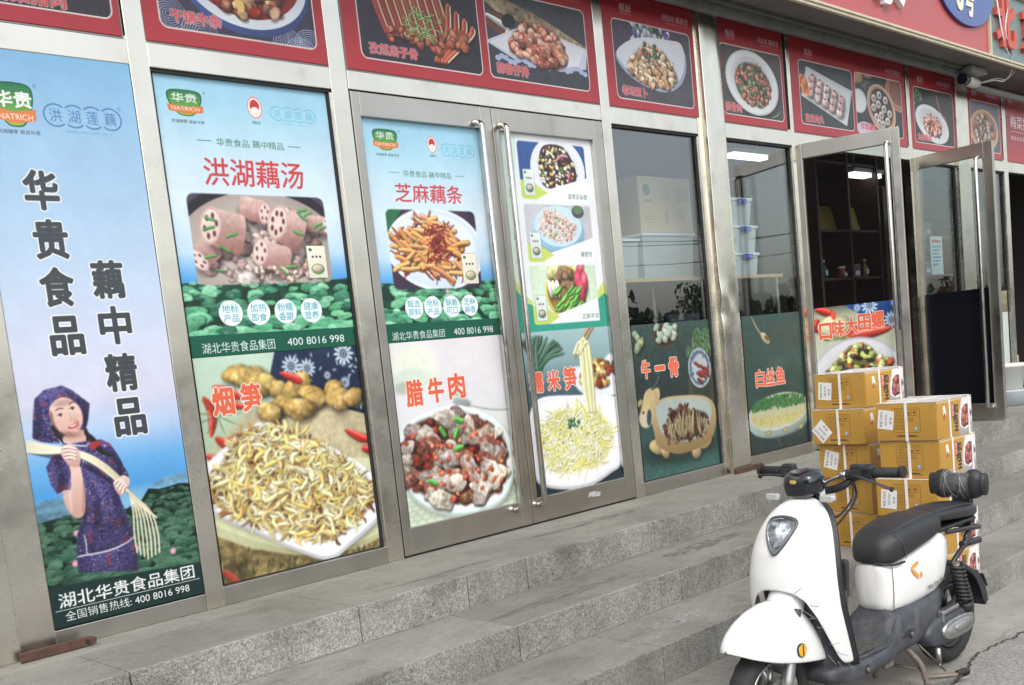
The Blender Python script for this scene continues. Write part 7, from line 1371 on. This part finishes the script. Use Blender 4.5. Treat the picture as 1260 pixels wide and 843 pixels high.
# marks on the side panel
SP2 = Plane((0, .1056, 0), (-1, 0, 0), (0, 0, 1), (0, 1, 0))
def mark(P, name, ink): m = MB(); m.add([(x, .1046+d, z) for d in (0, .0006) for x, z in P], [tuple(range(len(P))), tuple(range(2*len(P)-1, len(P)-1, -1))]+[(i, (i+1) % len(P), len(P)+(i+1) % len(P), len(P)+i) for i in range(len(P))]); m.build(name, INK[ink], SC)
L1_, L2_, L3_ = [(.428, .503), (.405, .514), (.374, .521), (.376, .508), (.398, .499)], [(.427, .499), (.405, .489), (.378, .467), (.371, .448), (.389, .457), (.415, .480)], [(.356, .474), (.346, .462), (.350, .449), (.360, .450), (.362, .462)]
mark(crm(L1_), 'side_emblem', 'logo_orange'); mark(crm(L2_), 'side_emblem', 'logo_orange'); mark(crm(L3_), 'side_emblem', 'logo_orange')
def flat_words(txt, x0, z0, x1, z1, ink, bold, skew=0):
    v, f = glyphs(txt, bold, 2); lo, hi = v.min(0), v.max(0); vs = [SP2.at(x0+(a-lo[0])*(x1-x0)/(hi[0]-lo[0])+skew*(b_-lo[1])*(z1-z0)/(hi[1]-lo[1]), z0+(b_-lo[1])*(z1-z0)/(hi[1]-lo[1]), .0012) for a, b_ in v]
    me = bpy.data.meshes.new('side_lettering'); me.from_pydata(vs, [], f); me.materials.append(INK[ink]); return link(bpy.data.objects.new('side_lettering', me), SC)
flat_words('雅迪', -.312, .388, -.270, .407, 'slate', .01, .1); flat_words('冠能', -.263, .393, -.224, .411, 'slate', .01, .1); flat_words('Power', -.217, .399, -.165, .418, 'slate', .015, .3) 
# saddle and pillion
def cushion(name, xs, hws, zbs, zts, nx, p=.6, parent=SC, crown=.12):
    rings = []
    for k in range(nx):
        u = k/(nx-1); x = xs[0]+(xs[-1]-xs[0])*(.5-.5*math.cos(math.pi*u)); f = sorted(zip(xs, hws, zbs, zts)); X = [q[0] for q in f]; hw, zb, zt = [itp(x, X, [q[j] for q in f]) for j in (1, 2, 3)]; ring = []
        for a in np.linspace(0, 2*math.pi, 33)[:-1]:
            c, s_ = math.cos(a), math.sin(a); ring.append((x, hw*math.copysign(abs(c)**p, c)*(1-.22*max(0, s_)**1.5), (zt+zb)/2+(zt-zb)/2*math.copysign(abs(s_)**(p if s_ > 0 else .3), s_)))
        rings.append(ring)
    m = MB(); m.loft(rings); return m.build(name, LEATH, parent)
SAD = cushion('saddle', [.572, .566, .55, .52, .48, .42, .34, .26, .19, .15, .135], [.02, .045, .07, .092, .105, .112, .114, .112, .104, .09, .06], [.545, .54, .535, .530, .535, .548, .562, .575, .59, .60, .61], [.57, .60, .63, .652, .668, .680, .689, .690, .686, .675, .66], 30)
m = MB(); m.tube(crm([(.50, .078, .652), (.49, .095, .63), (.475, .107, .60), (.465, .107, .548)], False, 5), .0018, 6); m.tube(crm([(.50, .076, .655), (.42, .088, .674), (.32, .092, .684), (.20, .086, .683)], False, 5), .0014, 6); m.build('stitching', mat('stitch', (.07, .07, .075), .6), SAD)
m = MB(); m.tube(crm([(.566, .03, .542), (.55, .064, .538), (.52, .088, .532), (.47, .104, .536)], False, 5), .005, 8); m.build('saddle_edge', BLK, SC)
PIL = cushion('pillion_pad', [.20, .19, .15, .08, 0, -.08, -.15, -.20, -.215], [.04, .065, .085, .095, .098, .096, .088, .07, .04], [.645, .638, .63, .622, .615, .608, .603, .605, .615], [.66, .675, .684, .686, .684, .678, .668, .655, .64], 20, .7)
m = MB(); m.tube(crm([(.16, .072, .676), (.08, .082, .678), (-.04, .084, .673), (-.14, .078, .66)], False, 5), .0018, 6); m.build('stitching', mat('stitch', (.07, .07, .075), .6), PIL)
m = MB(); rings = [[(x, y*q, z) for x, y, z in ((.27, -.1, .632), (.27, .1, .632), (-.10, .09, .612), (-.10, -.09, .612))] for q in (1,)]; m.box(-.17, .15, -.08, .08, .585, .604); m.build('pillion_base', BLK, SC, bevel=.008)
m = MB()
for s in (1, -1):
    m.tube(crm([(.13, s*.10, .587), (.0, s*.105, .577), (-.12, s*.10, .563), (-.19, s*.08, .553), (-.215, s*.05, .548)], False, 5), .010, 10); m.tube(crm([(-.06, s*.10, .567), (-.03, s*.10, .52), (.04, s*.098, .48), (.09, s*.09, .44)], False, 5), .0105, 10)
m.tube([(-.215, -.05, .548), (-.215, .05, .548)], .010, 10); m.build('grab_rail', BLK, SC)
m = MB(); m.tube([(.0, .095, .512), (-.15, .095, .503)], .0145, 12); m.tube([(-.02, .095, .514), (-.05, .10, .56)], .009, 8); m.build('rear_peg', BLK, SC)
# backrest: two padded ends, the middle wrapped in clear film
m = MB(); m.box(-.235, -.195, -.04, .04, .56, .715); m.tube([(-.21, 0, .57), (-.15, 0, .575)], .02, 10); m.build('backrest_post', BLK, SC, bevel=.006)
def pad(y0, y1, flip):
    rings = []
    for k in range(11):
        t = k/10; y = y0+(y1-y0)*t; e = t if flip else 1-t; r = .048+.016*math.sin(math.pi*min(1, e*1.1+.12))**.8; r = r if e > .06 else r*.72; rings.append([(-.195+r*.62*math.copysign(abs(math.cos(a))**.8, math.cos(a)), y, .735+r*math.copysign(abs(math.sin(a))**.8, math.sin(a))) for a in np.linspace(0, 2*math.pi, 25)[:-1]])
    m = MB(); m.loft(rings); m.build('backrest_pad', LEATH, SC)
pad(-.125, -.04, False); pad(.035, .115, True)
m = MB(); m.tube([(-.195, -.05, .735), (-.195, .05, .735)], .048, 20); m.build('backrest_core', LEATH, SC)
FILMW = mat('stretch_film', (.75, .78, .8), .12, alpha=.09, bump=(60, 1.)); random.seed(77); m = MB(); rings = []
for k in range(17): y = -.065+.125*k/16; rings.append([(-.195+(.047+.003*random.random())*math.cos(a), y, .735+(.060+.004*random.random())*math.sin(a)) for a in np.linspace(0, 2*math.pi, 31)[:-1]])
m.loft(rings, caps=False); m.build('stretch_film', FILMW, SC)
m = MB()
for k in range(10): y0, y1 = random.uniform(-.065, .06), random.uniform(-.065, .06); a0 = random.uniform(0, 6.28); P = [(-.195+.051*math.cos(a0+t*2.4), y0+(y1-y0)*t, .735+.0635*math.sin(a0+t*2.4)) for t in np.linspace(0, 1, 9)]; m.tube(P, .0008, 5)
m.build('film_creases', mat('film_crease', (.40, .42, .44), .2), SC)
# rear wheel: mudguard, shock absorbers, hub motor cover, stand, plate bracket
m = MB(); rings = []
for k in range(22): a = math.radians(8+150*k/21); rings.append([(-(.235+.012*b_)*math.cos(a) if 0 else -.235*math.cos(a), y, .2+.235*math.sin(a)+d) for y, d in ((-.062, -.035), (-.06, -.01), (-.045, 0), (.045, 0), (.06, -.01), (.062, -.035)) for b_ in (0,)])
m.loft(rings, closed=False); m.build('rear_mudguard', BLK, SC, solid=.004)
m = MB(); m.loft([[(-.2, y, .36), (-.26, y, .345), (-.325, y, .26), (-.345, y, .19), (-.315, y, .17), (-.275, y, .24), (-.22, y, .31)] for y in (-.03, .03)], smooth=False); m.build('tail_flap', BLK, SC, bevel=.006)
m = MB(); m.boxc((-.325, 0, .285), (.006, .06, .07), Euler((0, .5, 0))); m.build('plate_bracket', DUSTY, SC, bevel=.002)
for s in (1, -1):
    m = MB(); a, b = Vector((.092, s*.112, .455)), Vector((.018, s*.112, .235)); m.tube([a, b], .014, 12); m.build('shock_absorber', RUSTY, SC); d = (b-a); P = []
    for k in range(121): t = k/120; an = t*2*math.pi*9; P.append(a+d*(.08+.72*t)+Vector((.027*math.cos(an), .027*math.sin(an), 0)))
    m = MB(); m.tube(P, .0055, 6); m.tube([a+d*.05, a+d*.08], .028, 14); m.tube([a+d*.80, a+d*.98], [.032, .026], 14); m.build('coil_spring', BLK if s > 0 else BLK, SC)
m = MB(); rings = []
def oval(cx, cz, hx, hz, rot, y, n=28):
    c, s_ = math.cos(rot), math.sin(rot); out = []
    for k in range(n): a = 2*math.pi*k/n; u, v = hx*math.copysign(abs(math.cos(a))**.7, math.cos(a)), hz*math.sin(a); out.append((cx+u*c-v*s_, y, cz+u*s_+v*c))
    return out
m.loft([oval(.155, .200, .19, .060, 0, .04), oval(.155, .200, .20, .066, 0, .07), oval(.155, .200, .19, .060, 0, .112), oval(.155, .200, .175, .048, 0, .118)]); m.build('motor_housing', DUSTY, SC)
m = MB(); m.loft([oval(.116, .197, .137, .046, 0, .114), oval(.116, .197, .132, .042, 0, .128), oval(.116, .197, .124, .035, 0, .131)]); m.build('motor_cover_ring', ALU, SC)
m = MB(); m.loft([oval(.116, .197, .118, .031, 0, .126), oval(.116, .197, .110, .026, 0, .133)]); m.loft([oval(.10, .197, .065, .019, 0, .132), oval(.10, .197, .06, .015, 0, .137)]); m.build('motor_cover', mat('satin_grey', (.32, .33, .33), .35, .6, noise=(30, .2)), SC)
m = MB(); m.boxc((.17, .112, .278), (.13, .028, .02), Euler((0, .05, 0))); m.boxc((.235, .112, .26), (.014, .028, .05)); m.build('motor_bracket', ALU, SC, bevel=.006)
m = MB(); m.tube([(.30, .125, .15), (.30, .128, .09)], .011, 12); m.tube([(.30, .128, .09), (.298, .13, .07)], .005, 8); m.build('foot_peg', ALU, SC)
# centre stand and side foot
m = MB()
for s in (1, -1): m.tube(crm([(.44, s*.05, .185), (.42, s*.07, .16), (.392, s*.10, .10), (.376, s*.115, .012)], False, 5), .012, 10)
m.tube([(.385, -.10, .08), (.385, .10, .08)], .008, 8); m.tube(crm([(.378, .115, .05), (.35, .13, .046), (.28, .18, .042), (.255, .195, .042)], False, 5), .0105, 10); m.build('centre_stand', RUSTY, SC)
m = MB(); m.tube(crm([(.27, .185, .045), (.24, .205, .052), (.225, .20, .04), (.235, .175, .03)], False, 5), .013, 10); m.build('stand_pedal', RUB, SC)
m = MB(); m.tube([(.35, .07, .17), (.22, .11, .03)], .004, 6); m.build('stand_spring', RUSTY, SC)
m = MB(); m.box(.62, .68, .05, .12, .165, .205); m.build('battery_catch', RUSTY, SC, bevel=.004)
m = MB()
random.seed(8)
for y0, z0, l, a in [(.10, .50, .05, -.5), (.11, .47, .035, .1), (.13, .44, .03, -.2), (.12, .52, .04, -.15), (.15, .37, .03, .0), (.07, .56, .05, .45), (.14, .33, .045, -1.2), (.155, .30, .04, -1.4), (.05, .53, .03, .3), (.16, .34, .03, -1.)]:
    p0 = (y0, z0); p1 = (y0+l*math.cos(a)*.6, z0+l*math.sin(a)); P = [(on_shield(p0[0]+(p1[0]-p0[0])*t, p0[1]+(p1[1]-p0[1])*t)+.0012, p0[0]+(p1[0]-p0[0])*t, p0[1]+(p1[1]-p0[1])*t) for t in np.linspace(0, 1, 6)]; m.tube(P, .0009, 5)
m.build('scratches', mat('scuff', (.28, .26, .25), .8), SC)
